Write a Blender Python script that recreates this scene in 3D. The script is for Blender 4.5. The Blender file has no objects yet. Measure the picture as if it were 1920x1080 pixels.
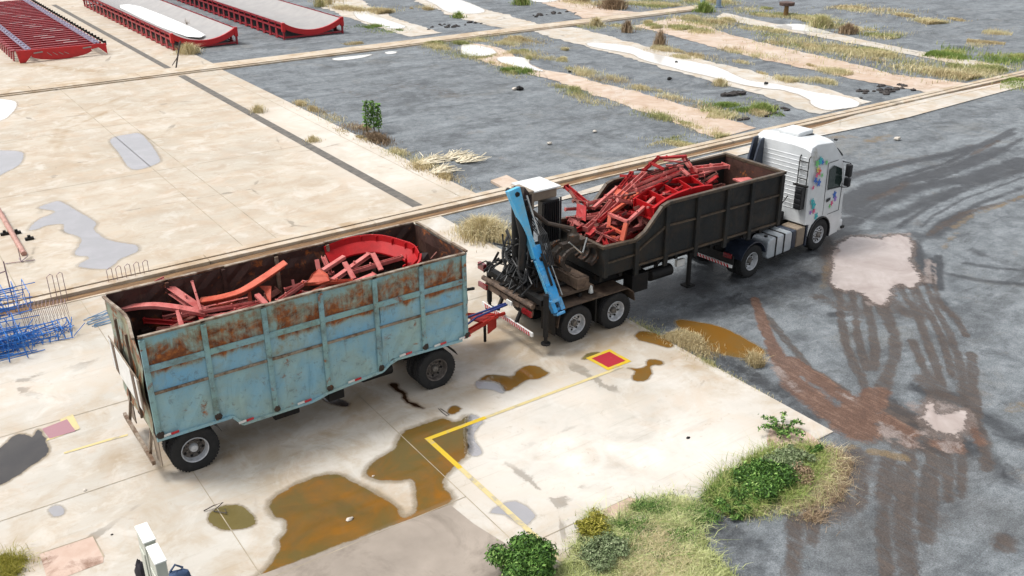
import bpy, bmesh, math, random
import numpy as np
from mathutils import Vector, Matrix
random.seed(7); rng = np.random.default_rng(7)
scene = bpy.context.scene
COL = scene.collection
# ------------------------------------------------------------------ camera
F_PX, CX, CY, HC = 1775.0, 960.0, 540.0, 12.0
AX = np.array([0.82199205, 0.24075324, 0.51610749])
AY = np.array([-0.56947082, 0.33846609, 0.74909525])
AZ = np.array([-0.00566223, 0.9096585, -0.41531838])
cam = bpy.data.cameras.new('camera'); cam_o = bpy.data.objects.new('camera', cam); COL.objects.link(cam_o)
cam.sensor_width = 36.0; cam.lens = 36.0 * F_PX / 1920.0; cam.clip_end = 3000; cam.clip_start = 0.1
right = Vector((AX[0], AY[0], AZ[0])); up = Vector((AX[1], AY[1], AZ[1])); fwd = Vector((AX[2], AY[2], AZ[2]))
m = Matrix((right, up, -fwd)).transposed().to_4x4(); m.translation = Vector((0, 0, HC)); cam_o.matrix_world = m
scene.camera = cam_o
# ------------------------------------------------------------------ sky and sun
SUN_EL, SUN_AZ = math.radians(62), math.radians(140)     # azimuth counted from +X towards +Y
w = bpy.data.worlds.new('World'); scene.world = w; w.use_nodes = True
nt = w.node_tree; nt.nodes.clear()
sky = nt.nodes.new('ShaderNodeTexSky'); sky.sky_type = 'NISHITA'; sky.sun_disc = False
sky.sun_elevation = SUN_EL; sky.sun_rotation = math.pi / 2 - SUN_AZ; sky.dust_density = 4.0; sky.air_density = 1.0
hs = nt.nodes.new('ShaderNodeHueSaturation'); hs.inputs['Saturation'].default_value = 0.22; hs.inputs['Value'].default_value = 1.0
bg = nt.nodes.new('ShaderNodeBackground'); bg.inputs[1].default_value = 0.15
wo = nt.nodes.new('ShaderNodeOutputWorld')
nt.links.new(sky.outputs[0], hs.inputs['Color']); nt.links.new(hs.outputs[0], bg.inputs[0]); nt.links.new(bg.outputs[0], wo.inputs[0])
sl = bpy.data.lights.new('sun', 'SUN'); sl.energy = 1.5; sl.angle = math.radians(14); sl.color = (1.0, 0.975, 0.94)
so = bpy.data.objects.new('sun', sl); COL.objects.link(so)
sd = Vector((math.cos(SUN_EL) * math.cos(SUN_AZ), math.cos(SUN_EL) * math.sin(SUN_AZ), math.sin(SUN_EL)))
so.rotation_euler = sd.to_track_quat('Z', 'Y').to_euler(); so.location = (0, 0, 40)
scene.view_settings.view_transform = 'Standard'; scene.view_settings.look = 'None'
scene.view_settings.exposure = 0.75; scene.view_settings.gamma = 1.0
scene.render.engine = 'CYCLES'

# ------------------------------------------------------------------ measuring helpers (survey points on the photograph -> metres)
def ray(px, py):
    d = np.array([px - CX, CY - py, F_PX]); return np.array([d @ AX, d @ AY, d @ AZ])
def W(px, py, x=None, y=None, z=None):
    r = ray(px, py)
    if x is not None: t = x / r[0]
    elif y is not None: t = y / r[1]
    else: t = ((z or 0.0) - HC) / r[2]
    return Vector((float(r[0] * t), float(r[1] * t), float(HC + r[2] * t)))
def G2(px, py): v = W(px, py, z=0); return (v.x, v.y)
def crop(s, ox, oy): return lambda pts: [(ox + p[0] / s, oy + p[1] / s) for p in pts]
C5 = crop(2.909, 0, 0); C6 = crop(1.846, 880, 0); C7 = crop(1.882, 900, 560); C8 = crop(1.8, 0, 480)
C9 = crop(4.154, 0, 360); CA = crop(5.333, 600, 0); CB = crop(5.333, 960, 0); CD = crop(4.8, 900, 580)
CE = crop(3.0, 1540, 240); CF = crop(3.1778, 1560, 560); CG = crop(4.5, 600, 660); CH = crop(4.91, 0, 740)
CT1 = crop(4.0, 190, 410); CT2 = crop(3.858, 520, 400); CS = crop(3.6, 1040, 260)
def ground_pts(pts): return [G2(*p) for p in pts]

def srgb(h, k=1.0):
    h = h.lstrip('#'); c = [int(h[i:i + 2], 16) / 255 for i in (0, 2, 4)]
    return tuple(k * (v / 12.92 if v <= 0.04045 else ((v + 0.055) / 1.055) ** 2.4) for v in c) + (1.0,)

# ------------------------------------------------------------------ node material helper
class Mt:
    def __init__(s, name):
        s.m = bpy.data.materials.new(name); s.m.use_nodes = True; s.nt = s.m.node_tree; s.nt.nodes.clear()
        s.tc = s.nt.nodes.new('ShaderNodeTexCoord'); s.geo = s.nt.nodes.new('ShaderNodeNewGeometry')
        s.k = 1.0; s.obj = s.tc.outputs['Object']; s.pos = s.geo.outputs['Position']
    def lk(s, a, b): s.nt.links.new(a, b)
    def put(s, sock, v):
        if hasattr(v, 'is_output') or isinstance(v, bpy.types.NodeSocket): s.lk(v, sock)
        else: sock.default_value = v
    def mapping(s, vec, scale=(1, 1, 1), rot=(0, 0, 0), loc=(0, 0, 0)):
        n = s.nt.nodes.new('ShaderNodeMapping'); s.lk(vec, n.inputs[0]); n.inputs[1].default_value = loc
        n.inputs[2].default_value = rot; n.inputs[3].default_value = scale; return n.outputs[0]
    def noise(s, vec, scale, detail=4, rough=0.55, dist=0.0):
        n = s.nt.nodes.new('ShaderNodeTexNoise'); s.lk(vec, n.inputs['Vector']); n.inputs['Scale'].default_value = scale
        n.inputs['Detail'].default_value = detail; n.inputs['Roughness'].default_value = rough; n.inputs['Distortion'].default_value = dist
        return n.outputs[0]
    def voro(s, vec, scale, feat='F1', out='Distance'):
        n = s.nt.nodes.new('ShaderNodeTexVoronoi'); n.feature = feat; s.lk(vec, n.inputs['Vector']); n.inputs['Scale'].default_value = scale
        return n.outputs[out]
    def attr(s, name):
        n = s.nt.nodes.new('ShaderNodeAttribute'); n.attribute_name = name; return n.outputs['Fac']
    def ramp(s, fac, stops, interp='LINEAR'):
        n = s.nt.nodes.new('ShaderNodeValToRGB'); s.put(n.inputs[0], fac); e = n.color_ramp.elements; n.color_ramp.interpolation = interp
        while len(e) < len(stops): e.new(0.5)
        for k, (p, c) in enumerate(stops):
            e[k].position = p; e[k].color = c if isinstance(c, tuple) else ((c, c, c, 1) if not isinstance(c, str) else srgb(c, s.k))
        return n.outputs[0]
    def step(s, fac, a, b): return s.ramp(fac, [(a, 0.0), (b, 1.0)])
    def mix(s, fac, a, b, mode='MIX'):
        n = s.nt.nodes.new('ShaderNodeMix'); n.data_type = 'RGBA'; n.blend_type = mode
        s.put(n.inputs[0], fac)
        for k, v in ((6, a), (7, b)):
            if isinstance(v, str): v = srgb(v, s.k)
            s.put(n.inputs[k], v)
        return n.outputs[2]
    def math(s, op, a, b=0.0, clamp=False):
        n = s.nt.nodes.new('ShaderNodeMath'); n.operation = op; n.use_clamp = clamp; s.put(n.inputs[0], a); s.put(n.inputs[1], b); return n.outputs[0]
    def sep(s, vec, k):
        n = s.nt.nodes.new('ShaderNodeSeparateXYZ'); s.lk(vec, n.inputs[0]); return n.outputs[k]
    def done(s, color, rough=0.6, metal=0.0, bump=None, strength=0.3, dist=0.02, spec=0.5, alpha=None, coat=0.0):
        p = s.nt.nodes.new('ShaderNodeBsdfPrincipled'); o = s.nt.nodes.new('ShaderNodeOutputMaterial')
        if isinstance(color, str): color = srgb(color, s.k)
        s.put(p.inputs['Base Color'], color); s.put(p.inputs['Roughness'], rough); s.put(p.inputs['Metallic'], metal)
        s.put(p.inputs['Specular IOR Level'], spec); p.inputs['Coat Weight'].default_value = coat
        if alpha is not None: s.put(p.inputs['Alpha'], alpha)
        if bump is not None:
            b = s.nt.nodes.new('ShaderNodeBump'); b.inputs['Strength'].default_value = strength; b.inputs['Distance'].default_value = dist
            s.lk(bump, b.inputs['Height']); s.lk(b.outputs[0], p.inputs['Normal'])
        s.lk(p.outputs[0], o.inputs[0]); return s.m
def simple(name, c1, c2=None, rough=0.5, metal=0.0, scale=6.0, dirt=None, dirt_amt=0.55, bump=0.15, spec=0.5, coat=0.0):
    """base colour mottled with a second one, plus blotchy dirt and scratches"""
    q = Mt(name); n = q.noise(q.obj, scale, 5, 0.6)
    col = q.mix(q.step(n, 0.35, 0.65), c1, c2 or c1)
    if dirt:
        d = q.step(q.noise(q.obj, scale * 0.55, 8, 0.7, 0.6), dirt_amt, dirt_amt + 0.12); col = q.mix(d, col, dirt)
    f = q.noise(q.obj, scale * 9, 3, 0.6)
    return q.done(col, rough, metal, f, bump, 0.01, spec, coat=coat)

# ------------------------------------------------------------------ mesh helper
ORG = {}
class MB:
    def __init__(s): s.v = []; s.f = []; s.mi = []
    def add(s, vs, fs, mi=0):
        b = len(s.v); s.v += [tuple(v) for v in vs]; s.f += [tuple(i + b for i in f) for f in fs]; s.mi += [mi] * len(fs); return s
    def box(s, x0, x1, y0, y1, z0, z1, mi=0):
        vs = [(x, y, z) for z in (z0, z1) for y in (y0, y1) for x in (x0, x1)]
        return s.add(vs, [(0, 2, 3, 1), (4, 5, 7, 6), (0, 1, 5, 4), (2, 6, 7, 3), (0, 4, 6, 2), (1, 3, 7, 5)], mi)
    def beam(s, p, q, w, h, roll=0.0, mi=0, prof=None):
        """section extruded p->q; prof: list of (u,v) closed outline in units of w,h"""
        p, q = Vector(p), Vector(q); d = (q - p)
        if d.length < 1e-6: return s
        d.normalize(); ref = Vector((0, 0, 1)) if abs(d.z) < 0.95 else Vector((1, 0, 0))
        u = d.cross(ref).normalized(); v = u.cross(d).normalized()
        if roll: R = Matrix.Rotation(roll, 3, d); u = R @ u; v = R @ v
        pr = prof or [(-.5, -.5), (.5, -.5), (.5, .5), (-.5, .5)]
        n = len(pr); vs = [c + u * (a * w) + v * (b * h) for c in (p, q) for a, b in pr]
        fs = [(i, (i + 1) % n, n + (i + 1) % n, n + i) for i in range(n)] + [tuple(range(n - 1, -1, -1)), tuple(range(n, 2 * n))]
        return s.add(vs, fs, mi)
    def ubeam(s, p, q, w, h, roll=0.0, t=0.14, mi=0):
        return s.beam(p, q, w, h, roll, mi, [(-.5, -.5), (.5, -.5), (.5, .5), (.5 - t, .5), (.5 - t, -.5 + t), (-.5 + t, -.5 + t), (-.5 + t, .5), (-.5, .5)])
    def ibeam(s, p, q, w, h, roll=0.0, t=0.13, mi=0):
        a = t / 2
        return s.beam(p, q, w, h, roll, mi, [(-.5, -.5), (.5, -.5), (.5, -.5 + t), (a, -.5 + t), (a, .5 - t), (.5, .5 - t), (.5, .5), (-.5, .5), (-.5, .5 - t), (-a, .5 - t), (-a, -.5 + t), (-.5, -.5 + t)])
    def tube(s, path, r, n=8, mi=0, cap=True):
        path = [Vector(p) for p in path]; rs = r if isinstance(r, (list, tuple)) else [r] * len(path)
        b = len(s.v); u = None
        for i, p in enumerate(path):
            d = (path[min(i + 1, len(path) - 1)] - path[max(i - 1, 0)]).normalized()
            if u is None:
                ref = Vector((0, 0, 1)) if abs(d.z) < 0.9 else Vector((1, 0, 0)); u = d.cross(ref).normalized()
            u = (u - d * u.dot(d)); u = u.normalized() if u.length > 1e-6 else d.orthogonal().normalized()
            v = d.cross(u)
            for k in range(n):
                a = 2 * math.pi * k / n; s.v.append(tuple(p + (u * math.cos(a) + v * math.sin(a)) * rs[i]))
        for i in range(len(path) - 1):
            for k in range(n):
                s.f.append((b + i * n + k, b + i * n + (k + 1) % n, b + (i + 1) * n + (k + 1) % n, b + (i + 1) * n + k)); s.mi.append(mi)
        if cap:
            s.f.append(tuple(b + k for k in range(n - 1, -1, -1))); s.mi.append(mi)
            e = b + (len(path) - 1) * n; s.f.append(tuple(e + k for k in range(n))); s.mi.append(mi)
        return s
    def lathe(s, prof, axis='y', n=28, org=(0, 0, 0), mi=0):
        """prof: (a, r) along the axis"""
        b = len(s.v); o = Vector(org)
        for a, r in prof:
            for k in range(n):
                t = 2 * math.pi * k / n; c, e = r * math.cos(t), r * math.sin(t)
                v = {'y': (c, a, e), 'z': (c, e, a), 'x': (a, c, e)}[axis]; s.v.append(tuple(Vector(v) + o))
        for i in range(len(prof) - 1):
            for k in range(n):
                s.f.append((b + i * n + k, b + i * n + (k + 1) % n, b + (i + 1) * n + (k + 1) % n, b + (i + 1) * n + k)); s.mi.append(mi)
        return s
    def prism(s, poly, y0, y1, plane='xz', mi=0):
        """poly outline in a plane, extruded along the third axis"""
        n = len(poly)
        def P(a, b, c): return {'xz': (a, c, b), 'xy': (a, b, c), 'yz': (c, a, b)}[plane]
        vs = [P(a, b, y0) for a, b in poly] + [P(a, b, y1) for a, b in poly]
        fs = [(i, (i + 1) % n, n + (i + 1) % n, n + i) for i in range(n)] + [tuple(range(n - 1, -1, -1)), tuple(range(n, 2 * n))]
        return s.add(vs, fs, mi)
    def plate(s, pts, th, mi=0):
        """thick plate through a planar-ish 3D outline"""
        pts = [Vector(p) for p in pts]; nrm = Vector((0, 0, 0))
        for i in range(len(pts)): nrm += pts[i].cross(pts[(i + 1) % len(pts)])
        nrm.normalize(); n = len(pts)
        vs = [p + nrm * th / 2 for p in pts] + [p - nrm * th / 2 for p in pts]
        fs = [(i, (i + 1) % n, n + (i + 1) % n, n + i) for i in range(n)] + [tuple(range(n)), tuple(range(2 * n - 1, n - 1, -1))]
        return s.add(vs, fs, mi)
    def sweep(s, path, prof, mi=0, cap=True):
        """prof = list of (side, up) metres, swept along path with Z up"""
        path = [Vector(p) for p in path]; n = len(prof); b = len(s.v)
        for i, p in enumerate(path):
            d = (path[min(i + 1, len(path) - 1)] - path[max(i - 1, 0)]); d.z = 0; d.normalize()
            u = Vector((d.y, -d.x, 0))
            for a, c in prof: s.v.append(tuple(p + u * a + Vector((0, 0, c))))
        for i in range(len(path) - 1):
            for k in range(n):
                s.f.append((b + i * n + k, b + i * n + (k + 1) % n, b + (i + 1) * n + (k + 1) % n, b + (i + 1) * n + k)); s.mi.append(mi)
        if cap:
            s.f.append(tuple(b + k for k in range(n - 1, -1, -1))); s.mi.append(mi)
            e = b + (len(path) - 1) * n; s.f.append(tuple(e + k for k in range(n))); s.mi.append(mi)
        return s
    def sphere(s, c, r, n=8, mi=0, sc=(1, 1, 1), jit=0.0):
        b = len(s.v); c = Vector(c); rings = n // 2
        for i in range(rings + 1):
            t = math.pi * i / rings
            for k in range(n):
                a = 2 * math.pi * k / n; rr = r * (1 + (random.random() - .5) * jit)
                s.v.append((c.x + rr * sc[0] * math.sin(t) * math.cos(a), c.y + rr * sc[1] * math.sin(t) * math.sin(a), c.z + rr * sc[2] * math.cos(t)))
        for i in range(rings):
            for k in range(n):
                s.f.append((b + i * n + k, b + (i + 1) * n + k, b + (i + 1) * n + (k + 1) % n, b + i * n + (k + 1) % n)); s.mi.append(mi)
        return s
    def mesh(s, name, mats, org=(0, 0, 0), smooth=False):
        me = bpy.data.meshes.new(name); o = Vector(org)
        me.from_pydata([(v[0] - o.x, v[1] - o.y, v[2] - o.z) for v in s.v], [], s.f)
        for q in (mats if isinstance(mats, (list, tuple)) else [mats]): me.materials.append(q)
        me.polygons.foreach_set('material_index', s.mi)
        bm = bmesh.new(); bm.from_mesh(me); bmesh.ops.recalc_face_normals(bm, faces=bm.faces); bm.to_mesh(me); bm.free()
        if smooth: me.shade_smooth(); me.set_sharp_from_angle(angle=math.radians(38))
        me.update(); return me
    def build(s, name, mats, parent=None, bevel=0.0, smooth=False, seg=2):
        org = ORG.get(parent, Vector((0, 0, 0)))
        o = bpy.data.objects.new(name, s.mesh(name, mats, org, smooth)); COL.objects.link(o)
        if parent is not None: o.parent = parent; ORG[o] = org
        if bevel:
            b = o.modifiers.new('bevel', 'BEVEL'); b.width = bevel; b.segments = seg; b.limit_method = 'ANGLE'; b.angle_limit = math.radians(40)
        return o
def tag(o, label=None, cat=None, group=None, kind=None):
    if label: o['label'] = label
    if cat: o['category'] = cat
    if group: o['group'] = group
    if kind: o['kind'] = kind
    return o
def empty(name, loc, rz=0.0, local=False):
    e = bpy.data.objects.new(name, None); COL.objects.link(e); e.location = loc; e.rotation_euler = (0, 0, rz); e.empty_display_size = 0.3
    ORG[e] = Vector((0, 0, 0)) if local else Vector(loc); return e
def rehome(o):
    """top-level mesh built in world metres: put its origin at the base of its own box"""
    me = o.data; n = len(me.vertices); a = np.empty(n * 3, 'f'); me.vertices.foreach_get('co', a); a = a.reshape(-1, 3)
    c = np.array([(a[:, 0].min() + a[:, 0].max()) / 2, (a[:, 1].min() + a[:, 1].max()) / 2, a[:, 2].min()]); a -= c
    me.vertices.foreach_set('co', a.ravel()); o.location = [float(t) for t in c]; me.update(); return o

# ------------------------------------------------------------------ ground materials
def concrete(name, c_lo, c_hi, c_stain, stain=0.62, rot=0.0, k=0.78):
    q = Mt(name); q.k = k; p = q.pos
    big = q.noise(p, 0.18, 6, 0.6, 0.8); mid = q.noise(p, 0.9, 7, 0.65, 0.4); fine = q.noise(p, 9, 6, 0.7)
    str_ = q.noise(q.mapping(p, (0.12, 1.4, 1), (0, 0, rot)), 1.0, 6, 0.65, 0.5)
    col = q.mix(q.step(big, 0.36, 0.64), c_lo, c_hi)
    col = q.mix(q.math('MULTIPLY', q.step(mid, 0.44, 0.64), 0.85), col, c_stain)
    col = q.mix(q.math('MULTIPLY', q.step(str_, 0.52, 0.72), 0.35), col, '#b9a284')
    col = q.mix(q.math('MULTIPLY', q.step(q.noise(p, 0.5, 8, 0.72, 1.2), 0.5, 0.68), 0.6), col, '#c1ab93')
    gry = q.step(q.noise(q.mapping(p, (1, 1, 1), (0, 0, 0), (40, 7, 0)), 0.22, 6, 0.62, 0.3), 0.48, 0.66)
    col = q.mix(q.math('MULTIPLY', gry, 0.25), col, '#a9a59a')
    # attribute stains (rust under the vehicles, worn bright areas)
    st = q.attr('rust'); sm = q.math('MULTIPLY', st, q.math('ADD', 0.35, mid), True)
    col = q.mix(q.math('MULTIPLY', sm, 0.9, True), col, '#9a815c')
    wh = q.math('MULTIPLY', q.attr('worn'), q.step(mid, .3, .62), True); col = q.mix(wh, col, '#e6e1d9')
    sc_ = q.noise(q.mapping(p, (0.25, 5.0, 1), (0, 0, 0.12)), 1.6, 7, 0.7, 0.6); col = q.mix(q.math('MULTIPLY', q.step(sc_, 0.56, 0.7), 0.28), col, '#8f8878')
    spl = q.step(q.noise(p, 2.4, 9, 0.8, 1.4), 0.58, 0.68); col = q.mix(q.math('MULTIPLY', spl, 0.5), col, '#9b8c76')
    wsh = q.step(q.noise(q.mapping(p, (1, 1, 1), (0, 0, 0), (3, 17, 0)), 0.8, 8, 0.7, 0.8), 0.52, 0.66); col = q.mix(q.math('MULTIPLY', wsh, 0.4), col, '#dcd8d0')
    # cracks
    vc = q.voro(q.mapping(p, (1, 1, 1), (0, 0, 0.3)), 0.16, 'DISTANCE_TO_EDGE')
    ck = q.math('SUBTRACT', 1.0, q.step(q.math('ADD', vc, q.math('MULTIPLY', q.math('SUBTRACT', mid, 0.5), 0.12)), 0.0, 0.006))
    ck = q.math('MULTIPLY', ck, q.step(q.noise(p, 0.35, 3), 0.5, 0.6)); col = q.mix(q.math('MULTIPLY', ck, 0.55), col, '#6d6354')
    sp = q.step(q.noise(p, 28, 3, 0.6), 0.66, 0.74); col = q.mix(q.math('MULTIPLY', sp, 0.25), col, '#8d8272')
    pits = q.math('ADD', q.math('MULTIPLY', fine, 0.6), q.math('MULTIPLY', mid, 0.8))
    rough = q.ramp(mid, [(0.3, 0.55), (0.7, 0.85)])
    return q.done(col, rough, 0, pits, 0.25, 0.012, 0.35)
m_conc = concrete('concrete_apron', '#b7b0a4', '#ccc6bc', '#b3a48f', 0.62)
m_conc_far = concrete('concrete_yard', '#b8ad9c', '#c3b8a7', '#b1a08b', 0.6, 0.4, 0.78)
m_conc_strip = concrete('concrete_strip', '#bbb5aa', '#cbc5bb', '#b4a38c', 0.6, 1.4)
m_dirt = concrete('dirt_strip', '#bfa996', '#cbb9a8', '#b0967f', 0.6, 1.4)
m_kerb = concrete('kerb_concrete', '#bfae97', '#c9bca8', '#a68f72', 0.6)
def gutter_mat():
    q = Mt('gutter_silt'); n = q.noise(q.mapping(q.pos, (0.5, 4, 1)), 2, 6, 0.65)
    return q.done(q.ramp(n, [(0.3, '#4a3826'), (0.5, '#6e5338'), (0.75, '#937650')]), 0.9, 0, n, 0.4, 0.03)
m_gutter = gutter_mat()

def gravel_mat():
    q = Mt('dark_gravel'); p = q.pos
    n1 = q.noise(q.mapping(p, (0.35, 1.0, 1), (0, 0, -0.5)), 0.5, 8, 0.66, 0.7); n2 = q.noise(p, 2.2, 8, 0.72, 0.3)
    n3 = q.noise(p, 30, 4, 0.75); vo = q.voro(p, 16, 'F1'); n4 = q.noise(q.mapping(p, (1, 0.3, 1), (0, 0, 0.6)), 1.3, 8, 0.7, 1.0)
    n5 = q.noise(q.mapping(p, (0.6, 1.8, 1), (0, 0, -0.75)), 1.4, 9, 0.75, 1.0)
    col = q.ramp(n1, [(0.3, '#66696a'), (0.5, '#808587'), (0.72, '#9a9fa1')])
    col = q.mix(q.math('MULTIPLY', q.step(n2, 0.42, 0.68), 0.6), col, '#a9adaf')
    col = q.mix(q.math('MULTIPLY', q.step(n4, 0.55, 0.75), 0.5), col, '#5d5e62')
    col = q.mix(q.math('MULTIPLY', q.step(n5, 0.53, 0.7), 0.5), col, '#4c4f54'); col = q.mix(q.math('MULTIPLY', q.step(q.noise(p, 0.9, 9, 0.75, 0.6), 0.5, 0.66), 0.6), col, '#505459')
    col = q.mix(q.math('MULTIPLY', q.step(q.noise(p, 0.22, 7, 0.7, 1.0), 0.56, 0.7), 0.45), col, '#8a8376')
    wet = q.step(q.noise(q.mapping(p, (.5, 1, 1), (0, 0, -.6), (20, 11, 0)), 0.45, 9, 0.72, 1.3), 0.5, 0.63); col = q.mix(q.math('MULTIPLY', wet, 0.5), col, '#46484b')
    gr2 = q.step(q.noise(p, 5.5, 9, 0.82, 0.8), 0.52, 0.62); col = q.mix(q.math('MULTIPLY', gr2, 0.45), col, '#4b4e51')
    rust = q.math('MULTIPLY', q.step(q.noise(q.mapping(p, (1, 1, 1), (0, 0, 0), (9, 3, 0)), 0.6, 7, 0.7, 0.5), 0.62, 0.72), 0.35); col = q.mix(rust, col, '#94806a')
    g = q.step(n3, 0.36, 0.64); pass
    stones = q.math('SUBTRACT', 1.0, q.step(q.voro(p, 7, 'F1'), 0.05, 0.12))
    col = q.mix(q.math('MULTIPLY', stones, q.step(n2, 0.5, 0.6)), col, '#a5a9ad')
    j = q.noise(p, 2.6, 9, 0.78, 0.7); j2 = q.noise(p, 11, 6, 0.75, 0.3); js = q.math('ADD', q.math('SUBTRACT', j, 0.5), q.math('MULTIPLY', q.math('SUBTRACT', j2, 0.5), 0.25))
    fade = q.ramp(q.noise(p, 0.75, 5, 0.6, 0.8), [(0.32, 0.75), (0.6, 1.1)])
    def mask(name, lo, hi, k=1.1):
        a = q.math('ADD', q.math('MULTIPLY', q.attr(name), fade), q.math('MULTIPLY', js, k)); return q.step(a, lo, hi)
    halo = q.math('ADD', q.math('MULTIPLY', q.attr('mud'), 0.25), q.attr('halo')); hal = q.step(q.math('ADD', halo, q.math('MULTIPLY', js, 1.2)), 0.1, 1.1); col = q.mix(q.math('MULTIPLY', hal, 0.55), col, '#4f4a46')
    dark = mask('damp', 0.25, 0.75, 1.4); col = q.mix(q.math('MULTIPLY', dark, 0.82), col, '#27272a')  # covers damp ground plus the painted shade under the lorry
    mud = mask('mud', 0.32, 0.62, 1.25)
    tr = q.noise(q.mapping(p, (5.0, .7, 1), (0, 0, -.25)), 2.2, 6, .7, .6); jm = q.math('ADD', q.math('MULTIPLY', j, .5), q.math('MULTIPLY', tr, .5))
    mudc = q.ramp(jm, [(0.3, '#352c27'), (0.5, '#52453c'), (0.68, '#75665b')]); mud = q.math('MULTIPLY', mud, q.ramp(tr, [(.34, .45), (.55, 1.0)])); col = q.mix(q.math('MULTIPLY', mud, 0.9), col, mudc)
    red = mask('clay', 0.3, 0.56, 1.2)
    redc = q.ramp(jm, [(0.3, '#4f382c'), (0.5, '#73523f'), (0.68, '#a07f6b')]); col = q.mix(q.math('MULTIPLY', red, 0.88), col, redc)
    pale = mask('silt', 0.36, 0.62, 1.6); palec = q.ramp(j, [(0.3, '#8a7b73'), (0.7, '#a99b93')]); col = q.mix(q.math('MULTIPLY', pale, 0.85), col, palec)
    och = mask('ochre', 0.4, 0.7, 1.4); col = q.mix(q.math('MULTIPLY', och, 0.7), col, '#8c7552')
    g2 = q.step(q.noise(p, 55, 3, 0.8), 0.34, 0.66); col = q.mix(0.6, col, q.mix(g, '#45474a', '#b9bbbd'), 'OVERLAY'); col = q.mix(0.4, col, q.mix(g2, '#45474a', '#b9bbbd'), 'OVERLAY')
    rough = q.mix(dark, (0.85,) * 3 + (1,), (0.38,) * 3 + (1,)); rough = q.mix(mud, rough, (0.6,) * 3 + (1,))
    h = q.math('ADD', q.math('MULTIPLY', n3, 0.7), q.math('MULTIPLY', n2, 1.4)); h = q.math('ADD', h, q.math('MULTIPLY', vo, 0.4))
    h = q.math('SUBTRACT', h, q.math('MULTIPLY', mud, 0.5))
    return q.done(col, rough, 0, h, 0.6, 0.03, 0.35)
m_gravel = gravel_mat()

# ------------------------------------------------------------------ gridded ground sheets with surveyed stains
def seg_dist(P, a, b):
    a = np.array(a); b = np.array(b); d = b - a; L = max((d * d).sum(), 1e-9)
    t = np.clip(((P - a) @ d) / L, 0, 1); return np.hypot(P[:, 0] - a[0] - t * d[0], P[:, 1] - a[1] - t * d[1]), t
def stroke(P, arr, pts, w, s=1.0, w2=None):
    """soft stroke through ground points, width in metres"""
    pts = ground_pts(pts); n = len(pts) - 1; w2 = w if w2 is None else w2
    for i in range(n):
        d, t = seg_dist(P, pts[i], pts[i + 1]); ww = w + (w2 - w) * ((i + t) / n)
        np.maximum(arr, s * np.clip(1.25 - d / ww, 0, 1), out=arr)
def sheet(name, xs, ys, mat, z, stains, label=None, hf=None):
    nx, ny = len(xs), len(ys); X, Y = np.meshgrid(xs, ys); P = np.stack([X.ravel(), Y.ravel()], 1)
    Z = np.full(len(P), z) if hf is None else hf(P) + z
    co = np.column_stack([P, Z]).astype('f'); me = bpy.data.meshes.new(name)
    i, j = np.meshgrid(np.arange(nx - 1), np.arange(ny - 1)); a = (j * nx + i).ravel(); fc = np.stack([a, a + 1, a + nx + 1, a + nx], 1)
    me.vertices.add(len(co)); me.vertices.foreach_set('co', co.ravel()); me.loops.add(fc.size); me.loops.foreach_set('vertex_index', fc.ravel().astype('i'))
    me.polygons.add(len(fc)); me.polygons.foreach_set('loop_start', np.arange(0, fc.size, 4, dtype='i')); me.polygons.foreach_set('loop_total', np.full(len(fc), 4, 'i'))
    me.update(calc_edges=True); me.materials.append(mat); me.shade_smooth()
    for nm, fn in stains.items():
        arr = np.zeros(len(P)); fn(P, arr); at = me.attributes.new(nm, 'FLOAT', 'POINT'); at.data.foreach_set('value', arr.astype('f'))
    o = bpy.data.objects.new(name, me); COL.objects.link(o); tag(o, label, None, None, 'structure'); return o

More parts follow.
